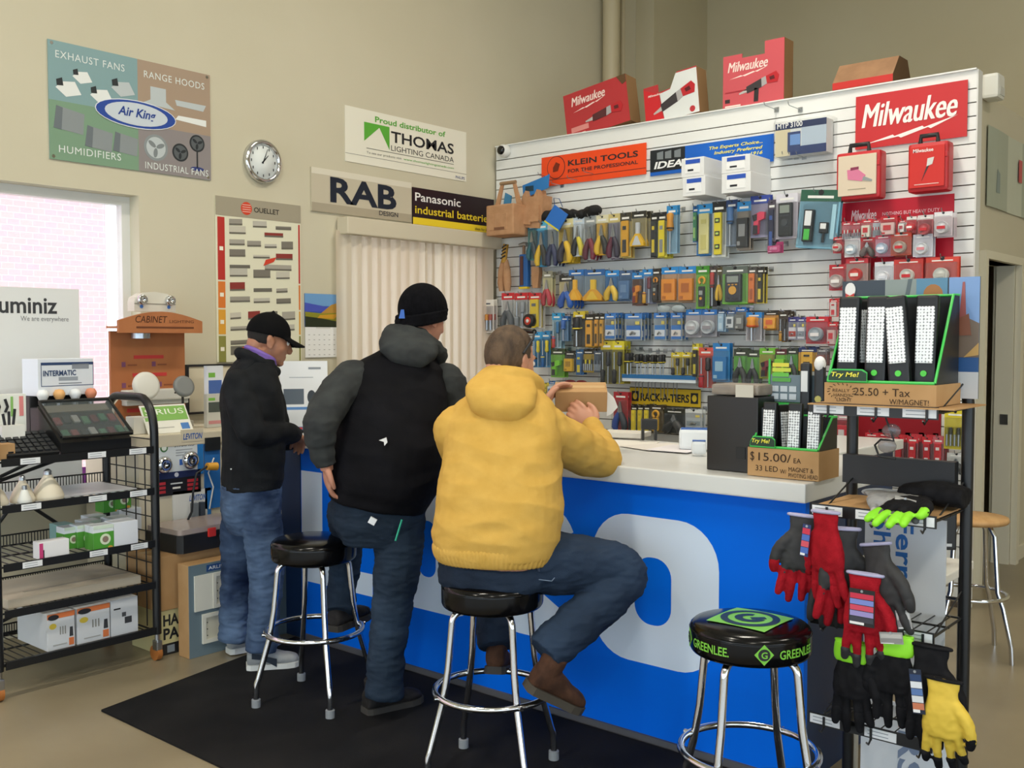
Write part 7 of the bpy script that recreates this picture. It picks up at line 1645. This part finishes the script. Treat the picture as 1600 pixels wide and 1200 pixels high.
def led_light(parent_loc, rz, k, label, grp, lean=0., turn=0.):
    t = thing('work_light', label, 'work light', parent_loc, 0, grp); t.rotation_euler = Euler((-.07, lean, rz+turn), 'XYZ')
    w, h = .064*k, .315*k
    MB().box((0, .012*k, h/2), (w, .026*k, h), mat('#111214', .4), bev=.007*k).build('body', t)
    MB().box((0, -.0035*k, h*.63), (w*.80, .008*k, h*.53), LEDP, bev=.003*k).build('led_panel', t)
    MB().cyl((0, -.005*k, h*.27), (0, .0, h*.27), .009*k, q_('#55d048'), n=16).build('button', t)
    m = MB()
    for s_ in (-1, 1): m.poly([(s_*w*.28, h*.02), (s_*w*.46, h*.02), (s_*w*.46, h*.14), (s_*w*.28, h*.18)][::s_], -.004*k, 0, q_('#4cc840'))
    m.build('grip_inserts', t); return t
def tray(loc, rz, w, d, hb, ht, label, txt):
    t = thing('display_tray', label, 'display', loc, rz)
    m = MB(); tk = .004
    m.card(-w/2, w/2, 0, hb, 0, tk, CARDB).card(-w/2, w/2, 0, hb, d-tk, d, CARDB); m.box((-w/2+tk/2, d/2, hb/2), (tk, d-2*tk, hb), CARDB).box((w/2-tk/2, d/2, hb/2), (tk, d-2*tk, hb), CARDB).box((0, d/2, .002), (w-.01, d-.01, .004), CARDB); m.build('cardboard_base', t)
    m = MB(); bk = mat('#101417', .4)
    for s_ in (-1, 1):
        x = s_*(w/2-.007); pr = [(.006, .004), (d-.006, .004), (d-.006, ht), (d*.72, ht), (.006, hb+.006)]
        vs = [(x-.0015, y, z) for y, z in pr]+[(x+.0015, y, z) for y, z in pr]; m.add(vs, [list(range(5)), list(range(5, 10))[::-1]]+[((i+1) % 5, i, 5+i, 5+(i+1) % 5) for i in range(5)], bk)
    m.card(-w/2+.008, w/2-.008, .004, ht, d-.010, d-.006, bk); m.build('black_insert', t)
    m = MB()
    for s_ in (-1, 1): x = s_*(w/2-.007); m.tube([(x, .007, hb+.004), (x, d*.72, ht), (x, d-.008, ht)], .0042, GE, 8)
    m.tube([(-w/2+.007, .007, hb+.004), (w/2-.007, .007, hb+.004)], .005, GE, 8).tube([(-w/2+.007, d-.010, ht), (w/2-.007, d-.010, ht)], .0042, GE, 8); m.build('green_edge', t)
    m = MB(); tw = w*.36; m.poly([(-w*.46, hb+.004), (-w*.46+tw, hb+.004), (-w*.46+tw, hb+.032), (-w*.46+tw*.88, hb+.042), (-w*.46+.012, hb+.042), (-w*.46, hb+.02)], -.004, -.001, GE); m.poly([(-w*.455, hb+.007), (-w*.465+tw, hb+.007), (-w*.465+tw, hb+.03), (-w*.47+tw*.88, hb+.038), (-w*.45+.012, hb+.038), (-w*.455, hb+.02)], -.005, -.004, mat('#13351c', .4)); m.text('Try Me!', q_('#e8e04a'), -w*.43, hb+.019, .014, -.0052, shear=.2, bold=.02, width=tw*.72); m.build('try_me_card', t)
    m = MB(); PEN = mat('#3a2a1e', .9)
    for (s_, x, z, h_, ww) in txt: m.text(s_, PEN, x*w, z*hb, h_, -.0006, width=ww*w)
    m.build('handwriting', t); return t
# counter tray, $15
p0, p1 = onX(1168, 740, 3.275), onX(1279, 750, 3.275); w = p0.y-p1.y
ctr = Vector((3.275, (p0.y+p1.y)/2, CT+.001))
tray(ctr, SLAT_RZ, w, .17, .10, .21, 'smaller work light tray with a 15.00 price on the counter corner', [('$', -.46, .56, .032, .06), ('15.00/', -.34, .56, .030, .46), ('EA', .16, .56, .018, .10), ('33 LED', -.38, .20, .020, .32), ('W/', -.03, .16, .016, .09), ('MAGNET &', .09, .26, .016, .34), ('PIVOTING HEAD', .09, .06, .015, .40)])
for i, (x, lb) in enumerate(((-.26, 'small work light nearest the Try Me card in the counter tray'), (.10, 'small work light in the middle of the counter tray'), (.37, 'small work light at the right of the counter tray'))):
    led_light((ctr.x+.022, ctr.y-x*w, CT+.010), SLAT_RZ, .80, lb, None)
led_light((ctr.x+.085, ctr.y+.09*w, CT+.012), SLAT_RZ, .76, 'small work light turned sideways behind the counter tray front row', None, 0, 1.2)
# header board behind it with pictures of lights
p0, p1 = onX(1201, 630, 3.455), onX(1302, 632, 3.455); w2 = p0.y-p1.y; hz = onX(1201, 561, 3.455).z-CT
t = thing('header_board', 'green edged header board picturing lights above the counter tray', 'sign', (3.455, (p0.y+p1.y)/2, CT+.001), SLAT_RZ)
m = MB().card(-w2/2, w2/2, 0, hz*.62, 0, .005, mat('#1a2420', .4)); hz0 = onX(1250, 632, 3.455).z-CT
m.card(-w2/2, w2/2, hz0, hz*.95, -.0005, .0, q_('#7b8e9a')) if False else m.card(-w2/2, w2*.5, hz0, hz*.86, .0, .005, q_('#71848f')); m.build('board', t)
m = MB(); m.card(-w2/2, w2/2, hz0-.006, hz0+.004, -.004, 0, GE).card(-w2/2, -w2/2+.006, hz0, hz, -.004, .004, GE); m.build('green_edge', t)
m = MB()
for i, c in enumerate(('#e0d84a', '#c8d84a', '#6ac04a', '#5aa848')): m.card(-w2*.44, -w2*(.18-.03*(i % 2)), hz*.93-.018*i, hz*.965-.018*i, -.003, -.0005, q_(c))
for i in range(2):
    for j in range(3): m.card(-w2*.45+w2*.14*j, -w2*.34+w2*.14*j, hz0+.015+.028*i, hz0+.036+.028*i, -.003, -.0005, q_('#cfd8e0'))
m.build('print', t)
for x, k, c in ((w2*.12, 1.0, '#2b2f33'), (w2*.33, 1.15, '#2b2f33')):
    m = MB(); m.box((0, -.018, hz*.76), (w2*.15, .03, hz*.42*k), q_(c), bev=.010)
    if k == 1.0: m.card(-w2*.05, w2*.05, hz*.72, hz*.9, -.035, -.033, q_('#e8ecee'))
    else: m.ball((0, -.02, hz*.96), (w2*.085, .02, hz*.07), q_('#f2f4f4')); m.poly(ell(0, hz*.66, w2*.05, w2*.05, 8), -.036, -.033, q_('#c8c06a'))
    o = m.build('lamp_picture', t); o.location = (x, 0, 0)
# top shelf tray, 25.50
FX = RRX-.0
p0, p1 = onX(1287, 632, FX), onX(1462, 634, FX); w = p0.y-p1.y; zs = RZ[0]+.012
tz = tray((FX+.004, (p0.y+p1.y)/2, zs+.006), SLAT_RZ, w, .22, .062, .325, 'larger work light tray with a 25.50 price on the rack top', [('25.50 + Tax', -.22, .42, .024, .50), ('W/MAGNET!', .10, .05, .016, .34), ('REALLY', -.42, .55, .010, .16), ('HANDY', -.41, .32, .010, .16), ('LIGHT', -.38, .1, .010, .14)])
sb = MB()
for i in range(18):
    a = 2*math.pi*i/18; sb.tube([(-.34*w+.036*math.cos(a), -.0008, .036+.020*math.sin(a)), (-.34*w+.044*math.cos(a+.1), -.0008, .036+.025*math.sin(a+.1))], .0010, mat('#3a2a1e', .9), 5)
sb.build('scribble', tz)
MB().box((.01, .12, -.004), (w+.10, .30, .004), CARDB).build('cardboard_sheet', tz)
for i, (x, ln, lb) in enumerate(((-.33, .0, 'large work light at the left of the rack top tray'), (-.07, .0, 'large work light second from the left in the top tray'), (.17, -.10, 'large work light leaning over in the top tray'), (.335, .0, 'large work light at the right of the top tray'))):
    led_light((FX+.026 if i < 3 else FX+.055, (p0.y+p1.y)/2-x*w, zs+.014), SLAT_RZ, 1.0, lb, None, ln, 0)
for i, (x, lb) in enumerate(((-.20, 'large work light turned sideways behind the left pair'), (.055, 'large work light turned sideways behind the leaning one'))): led_light((FX+.082, (p0.y+p1.y)/2-x*w, zs+.016), SLAT_RZ, .97, lb, None, 0, 1.15)
# picture board behind the tray
PB = FX+.245
p0, p1 = onX(1316, 470, PB), onX(1531, 470, PB); w = p0.y-p1.y; zt = onX(1420, 436, PB).z; zb = zs+.02
t = thing('picture_board', 'dark header board with drilling rig photographs behind the rack top tray', 'sign', (PB, p0.y, zb), SLAT_RZ); h = zt-zb
MB().card(0, w, 0, h, 0, .006, q_('#3a4450')).build('board', t)
m = MB(); m.card(w*.33, w*.58, h*.6, h, -.001, 0, q_('#8d9794')); m.poly([(w*.44, h*.6), (w*.47, h*.6), (w*.53, h), (w*.50, h)], -.002, -.001, q_('#5c686c')); m.card(w*.56, w*.78, h*.6, h, -.002, 0, q_('#5c8aa8')); m.poly(ell(w*.68, h*.86, w*.07, h*.09, 14), -.003, -.001, q_('#a8703c'))
m.card(w*.79, w, h*.34, h, -.001, 0, q_('#7e9fd0')); m.poly([(w*.80, h*.34), (w, h*.34), (w, h*.62), (w*.93, h*.66), (w*.84, h*.58), (w*.80, h*.62)], -.002, -.001, q_('#7a6a5c')); m.poly([(w*.86, h*.6), (w*.885, h*.96), (w*.90, h*.96), (w*.915, h*.6)], -.003, -.002, q_('#a05a58')); m.poly([(w*.84, h*.52), (w*.95, h*.52), (w*.93, h*.70), (w*.86, h*.66)], -.004, -.003, q_('#8a5844')); m.poly([(w*.9, h*.34), (w, h*.36), (w, h*.46)], -.004, -.002, q_('#c8a060'))
m.card(w*.80, w, h*.22, h*.34, -.001, 0, q_('#2f5a94')); m.card(w*.80, w, 0, h*.22, -.001, 0, q_('#cfd3d8')); m.build('photographs', t)
p = onX(1327, 463, PB-.012); m = MB(); m.poly(ell(0, .02, .017, .024, 14), -.004, 0, q_('#e8e6e4')); m.poly([(-.014, -.008), (.014, -.008), (.014, .010), (0, .002), (-.014, .010)], -.006, -.004, q_('#c83a34')); o = m.build('mascot_badge') if False else m.build('white_badge', t); o.location = (p0.y-p.y, -.002, p.z-zb)
# glasses hanging from the top shelf
p = onX(1390, 655, FX+.02)
t = thing('safety_glasses', 'dark framed safety glasses hanging under the rack top shelf', 'glasses', (FX+.02, p.y, onX(1390, 714, FX+.02).z), SLAT_RZ); gh = RZ[0]-t.location.z
for s_, z in ((-1, .02), (1, gh*.48)): MB().ball((.015*s_*.4, 0, z+.012), (.028, .006, .022), film('smoke_lens', '#6a6468', .55, .06)).build('lens', t)
MB().tube([(.025, 0, gh*.96), (-.01, -.01, gh*.9), (.0, 0, gh*.62), (.015, -.004, gh*.36), (-.025, 0, .05), (-.05, .02, .03), (-.03, 0, .0), (.02, 0, -.004)], .0035, INK, 8).build('frame', t)
# ================================================================ gloves
def glove(loc, rz, s, body, tips, cuffc, label, grp=None, curl=.35, rx=math.pi, spread=1., coat=.5, thumb=1):
    # fingers hang down (-z), back of the hand to the viewer (-y)
    t = thing('work_glove', label, 'glove', loc, rz, grp); t.rotation_euler = Euler((0, 0, rz), 'XYZ') if not isinstance(rx, tuple) else Euler(rx, 'XYZ')
    def fingers(mb, z0, grow, f0):
        for i, (x, ln) in enumerate(((-.036, .080), (-.0125, .096), (.0125, .090), (.036, .072))):
            b = Vector((x*1.0, 0, -.135)); d = Vector((x*3.6*spread, curl*.35*(.6+.2*i), -1)).normalized(); ln *= 1.1
            pts = [b+Vector((0, 0, .03)), b, b+d*ln*.5, b+d*ln*.95+Vector((0, curl*.012, 0))]
            if f0 > 0: pts = [b+d*ln*f0, b+d*ln*.7, b+d*ln*.97+Vector((0, curl*.012, 0))]
            chain(mb, pts, [(.0105+grow) if k < len(pts)-1 else (.0088+grow) for k in range(len(pts))], 3, 10)
    m = MB(); loft(m, [(Vector((0, 0, 0)), .043, .007, Vector((1, 0, 0)), Vector((0, 1, 0))), (Vector((0, 0, -.04)), .036, .013, Vector((1, 0, 0)), Vector((0, 1, 0))), (Vector((0, 0, -.08)), .046, .020, Vector((1, 0, 0)), Vector((0, 1, 0))), (Vector((0, 0, -.125)), .050, .018, Vector((1, 0, 0)), Vector((0, 1, 0))), (Vector((0, 0, -.145)), .046, .014, Vector((1, 0, 0)), Vector((0, 1, 0)))], 4, 20)
    fingers(m, 0, 0, 0); chain(m, [(.030*thumb, .0, -.06), (.058*thumb, -.004, -.095), (.068*thumb, .0, -.135), (.066*thumb, .004, -.155)], [.016, .016, .0135, .010], 4, 10)
    o = skin_over(m, 'shell', None, body, .0042, 3, wrinkle(.0022, 40)); o.parent = t; del_off = o.location.copy(); o.location = (0, 0, 0); o.data.transform(Matrix.Translation(del_off))
    c = MB(); fingers(c, 0, .0016, coat); chain(c, [(.063*thumb, -.001, -.118), (.068*thumb, .0, -.138), (.066*thumb, .004, -.156)], [.0145, .0145, .0118], 4, 10)
    loft(c, [(Vector((0, .010, -.05)), .030, .010, Vector((1, 0, 0)), Vector((0, 1, 0))), (Vector((0, .011, -.10)), .046, .011, Vector((1, 0, 0)), Vector((0, 1, 0))), (Vector((0, .010, -.145)), .044, .010, Vector((1, 0, 0)), Vector((0, 1, 0)))], 3, 16)
    o = skin_over(c, 'coating', None, tips, .0042, 2); o.parent = t; del_off = o.location.copy(); o.location = (0, 0, 0); o.data.transform(Matrix.Translation(del_off))
    k = MB(); k.tube([(.044*math.cos(q), .008*math.sin(q), .0) for q in [2*math.pi*i/20 for i in range(20)]], .0042, cuffc, 8, True); k.build('cuff_trim', t)
    t.scale = (s, s, s); return t
REDG = noisy('red_knit', '#8f1620', '#a81c28', 30, .85, 3, bump=.5, bscale=300, spec=.1); CHAR = mat('#2c2c2e', .7, name='charcoal_coating'); LIL = mat('#a9a8c8', .7); BKG = noisy('black_knit_glove', '#131316', '#1d1d20', 30, .85, 3, spec=.15)
NEON = mat('#8fe22a', .6, name='neon_green'); YLG = mat('#d8b840', .65, name='yellow_leather'); GRYG = noisy('grey_glove', '#8f9092', '#a8a9aa', 24, .8, 3, spec=.15)
def gl(px, py, x, *a, **k): p = onX(px, py, x); return glove((x, p.y, p.z), SLAT_RZ, *a, **k)
def hang_tag(px0, py0, px1, py1, x, cols, label, tilt=0.):
    a, b = onX(px0, py0, x), onX(px1, py1, x); w, h = a.y-b.y, a.z-b.z; t = thing('product_tag', label, 'tag', (x, (a.y+b.y)/2, b.z), SLAT_RZ); t.rotation_euler = Euler((0, tilt, SLAT_RZ), 'XYZ')
    m = MB().card(-w/2, w/2, 0, h, 0, .002, q_(cols[0])); n = len(cols)-1
    for i, c in enumerate(cols[1:]): m.card(-w*.46, w*.46, h*(.90-.80*(i+1)/n), h*(.90-.80*i/n)-.002, -.001, 0, q_(c))
    m.card(-w*.46, w*.1, h*.03, h*.10, -.001, 0, q_('#e8e8e8')); m.build('card', t)
    q = MB(); q.cyl((0, -.002, h*.95), (0, .003, h*.95), .004, STEELC, n=8); q.build('eyelet', t); return t
HG = 'red work gloves hanging on the rack'
def gr(o, ry, rz=0.): o.rotation_euler = Euler((0, ry, SLAT_RZ+rz), 'XYZ'); return o
gr(gl(1258, 806, FX-.05, 1.12, CHAR, REDG, LIL, 'charcoal palmed red glove hanging furthest left on the rack', coat=.15, thumb=-1), .10, .5)
gr(gl(1290, 800, FX-.075, 1.20, REDG, REDG, LIL, 'red glove with a pale cuff loop beside the furthest left glove', coat=.5, thumb=-1), -.06, -.35)
gr(gl(1316, 826, FX-.05, 1.22, CHAR, REDG, LIL, 'grey palmed red glove hanging under the shelf tag', coat=.1), .05, .7)
gr(gl(1300, 832, FX-.02, 1.24, CHAR, CHAR, LIL, 'dark grey glove hanging behind the left red gloves', coat=.2), .02, .2)
gr(gl(1368, 850, FX-.045, 1.20, CHAR, CHAR, LIL, 'charcoal glove with a pale cuff behind the tagged red glove', coat=.5), -.22, -.3)
gr(gl(1352, 897, FX-.085, 1.16, REDG, CHAR, LIL, 'front red glove wearing a bright product tag', coat=.75), .02, .1)
hang_tag(1327, 918, 1366, 982, FX-.125, ['#1a1a1c', '#c8304a', '#7a8ad0', '#d04860', '#9a90c8', '#3a3a44'], 'red and blue product tag on the front red glove')
hang_tag(1250, 818, 1262, 870, FX-.09, ['#26366a', '#c8304a', '#4a6ab8', '#d05060', '#4a6ab8'], 'narrow red and blue product tag at the left red glove', .1)
gl(1332, 1003, FX-.05, 1.15, BKG, BKG, NEON, 'black glove with a neon cuff hanging behind the front red fingers')
gl(1398, 992, FX-.055, 1.15, BKG, BKG, NEON, 'black glove with a wide neon cuff beside the front red glove', thumb=-1)
m = MB(); loft(m, [(Vector((0, 0, .0)), .046, .020, Vector((1, 0, 0)), Vector((0, 1, 0))), (Vector((0, 0, -.03)), .050, .022, Vector((1, 0, 0)), Vector((0, 1, 0))), (Vector((0, 0, -.05)), .046, .022, Vector((1, 0, 0)), Vector((0, 1, 0)))], 3, 20)
nc = skin_over(m, 'neon_cuff', None, NEON, .005, 2); g_ = [o for o in bpy.data.objects if o.get('label', '').startswith('black glove with a wide neon')][0]; off = nc.location.copy(); nc.location = (0, 0, 0); nc.data.transform(Matrix.Translation(off)); nc.parent = g_
n2 = nc.copy(); COL.objects.link(n2); n2.parent = [o for o in bpy.data.objects if o.get('label', '').startswith('black glove with a neon cuff')][0]
gl(1455, 1010, FX-.055, 1.25, BKG, BKG, BKG, 'black gauntlet glove hanging above the yellow palmed one'); gl(1474, 1062, FX-.10, 1.10, YLG, BKG, BKG, 'yellow and black leather glove lowest at the rack end', coat=.75, curl=.8)
hang_tag(1428, 1045, 1446, 1118, FX-.12, ['#1c2438', '#28406a', '#dfe4ea', '#5a7ab0', '#d8dce0', '#c87a5a'], 'white and navy product tag between black and yellow gloves', -.12)
hang_tag(1376, 985, 1412, 1010, FX-.10, ['#9a9a98', '#b8b8b4', '#8a8a88'], 'grey product tag on the neon cuffed glove', -.15)
hang_tag(1404, 952, 1426, 985, FX-.07, ['#a8a8a8', '#c8c8c8', '#8a8a8c'], 'silver grey product tag above the wide neon cuff', -.2)
# gloves lying on the second shelf
z2 = RZ[1]+.012
def lying(px, py, x, rz, s, body, tips, cuff, label, **k):
    p = onX(px, py, x); t = glove((x, p.y, z2+.03), 0, s, body, tips, cuff, label, **k); t.rotation_euler = Euler((math.radians(-82), 0, rz), 'XYZ'); t.location = (x, p.y, z2+k.get('dz', .03)) if False else (x, p.y, z2+.035); return t
lying(1372, 770, FX+.16, SLAT_RZ-2.6+3.14, 1.05, GRYG, mat('#b9bbbb', .7), GRYG, 'grey glove with pale fingertips lying on the second shelf')
lying(1402, 772, FX+.17, SLAT_RZ+.35, 1.05, GRYG, mat('#5c5e60', .7), GRYG, 'darker grey glove folded behind the pale one on the second shelf')
lying(1440, 778, FX+.15, SLAT_RZ-.1, 1.1, BKG, NEON, NEON, 'black glove with neon fingertips lying on the second shelf', coat=.35)
m = MB(); loft(m, [(Vector((-.10, 0, .03)), .05, .028, Vector((0, 1, 0)), Vector((0, 0, 1))), (Vector((0, 0, .04)), .065, .036, Vector((0, 1, 0)), Vector((0, 0, 1))), (Vector((.09, 0, .035)), .06, .03, Vector((0, 1, 0)), Vector((0, 0, 1)))], 4, 20)
p = onX(1468, 775, FX+.2); o = skin_over(m, 'work_glove', None, BKG, .006, 3, wrinkle(.004, 25)); o.location = (FX+.19, p.y+.01, z2+.004); o.rotation_euler = (0, 0, SLAT_RZ); tag(o, 'folded plain black glove at the right of the second shelf', 'glove')
hang_tag(1395, 776, 1428, 803, FX+.03, ['#a8a49c', '#c4c0b8', '#9c988f'], 'grey product card on the neon tipped glove', .15)
p = onX(1370, 818, FX); m = MB().box((0, .14, 0), (sx1-sx0-.01, .27, .004), CARDB); o = m.build('shelf_cardboard'); R = Matrix.Rotation(SLAT_RZ, 4, 'Z'); o.location = Vector((FX+.01, ya-(sx0+sx1)/2, RZ[1]+.0085))+R @ Vector((0, .14, 0)); o.rotation_euler = (0, 0, SLAT_RZ); tag(o, 'flat cardboard sheet lining the glove shelf', 'cardboard')
# white panels hung at the back of the rack
def vpanel(px0, py0, px1, py1, x, label, draw):
    a, b = onX(px0, py0, x), onX(px1, py1, x); w, h = a.y-b.y, a.z-b.z
    m = MB().card(0, w, 0, h, 0, .006, mat('#d6dade', .45)); draw(m, w, h); return tag(put(m.build('hanging_sign'), (x, a.y, b.z), SLAT_RZ), label, 'sign')
def vtext(m, s, c, x, z, size, width, bold=.02):             # reads downwards
    k0 = len(m.v); m.text(s, c, 0, 0, size, 0, bold=bold, width=width)
    for i in range(k0, len(m.v)): v = m.v[i]; m.v[i] = Vector((x+v.z, v.y, z-v.x))
LB = q_('#2f6cb4')
def dv1(m, w, h): vtext(m, 'Ferraz', LB, w*.40, h*.985, w*.22, h*.55); vtext(m, 'Shawmut', LB, w*.12, h*.985, w*.22, h*.72); m.card(w*.42, w*.58, h*.10, h*.25, -.001, 0, q_('#2c2440'))
def dv2(m, w, h): vtext(m, 'E', q_('#d8684a'), w*.44, h*.98, w*.26, h*.20); vtext(m, 'RS', q_('#7a88a0'), w*.44, h*.75, w*.26, h*.45); vtext(m, 'E', q_('#d8684a'), w*.44, h*.27, w*.26, h*.22)
vpanel(1352, 800, 1474, 1078, RRB-.035, 'upper white hanging sign with blue Ferraz Shawmut lettering', dv1); vpanel(1346, 1085, 1482, 1290, RRB-.035, 'lower white hanging sign with grey and orange lettering', dv2)
# ================================================================ behind the rack: side desk and wooden stool
t = thing('side_desk', 'white edged side desk half hidden behind the glove rack', 'desk', (3.64, 1.24, 0)); MB().box((0, 0, .745), (.32, .34, .03), mat('#dcdad2', .4), bev=.004).build('top', t)
for x, y in ((-.13, -.14), (-.13, .14), (.13, -.14), (.13, .14)): MB().cyl((x, y, 0), (x, y, .73), .014, mat('#b4b0a4', .5)).build('leg', t)
t = thing('monitor', 'small black monitor standing on the white edged desk', 'monitor', (3.66, 1.20, .761), -.9); MB().box((0, 0, .12), (.22, .03, .15), mat('#141517', .4), bev=.006).build('screen', t); MB().box((0, 0, .022), (.12, .10, .044), mat('#17181a', .4), bev=.006).build('stand', t); MB().card(.05, .09, .06, .07, -.022, -.02, q_('#c8ccd0')).build('badge', t)
p = onZ(1546, 1000, 0); c0 = at(1514, 900, 5.0)
t = thing('bar_stool', 'chrome stool with a pale wooden seat beyond the glove rack', 'stool', (c0.x, c0.y, 0), .5)
MB().lathe([(.0, .655), (.17, .655), (.178, .668), (.172, .682), (0, .686)], noisy('pale_wood', '#b48a58', '#c29a68', 6, .5, 3, stretch=(1, 5, 1)), 30).build('seat', t)
for k in range(4):
    a = math.radians(45+90*k); e = Vector((math.cos(a), math.sin(a), 0)); MB().tube([e*.10+Z*.65, e*.13+Z*.60, e*.15+Z*.33, e*.18+Z*.26, e*.225+Z*.08, e*.23+Z*.0], .012, CHROME, 10).build('leg', t)
MB().tube(arc((0, 0, .30), .175, 0, 360, 36, Vector((1, 0, 0)), Vector((0, 1, 0)))[:-1], .010, CHROME, 8, True).build('foot_ring', t)
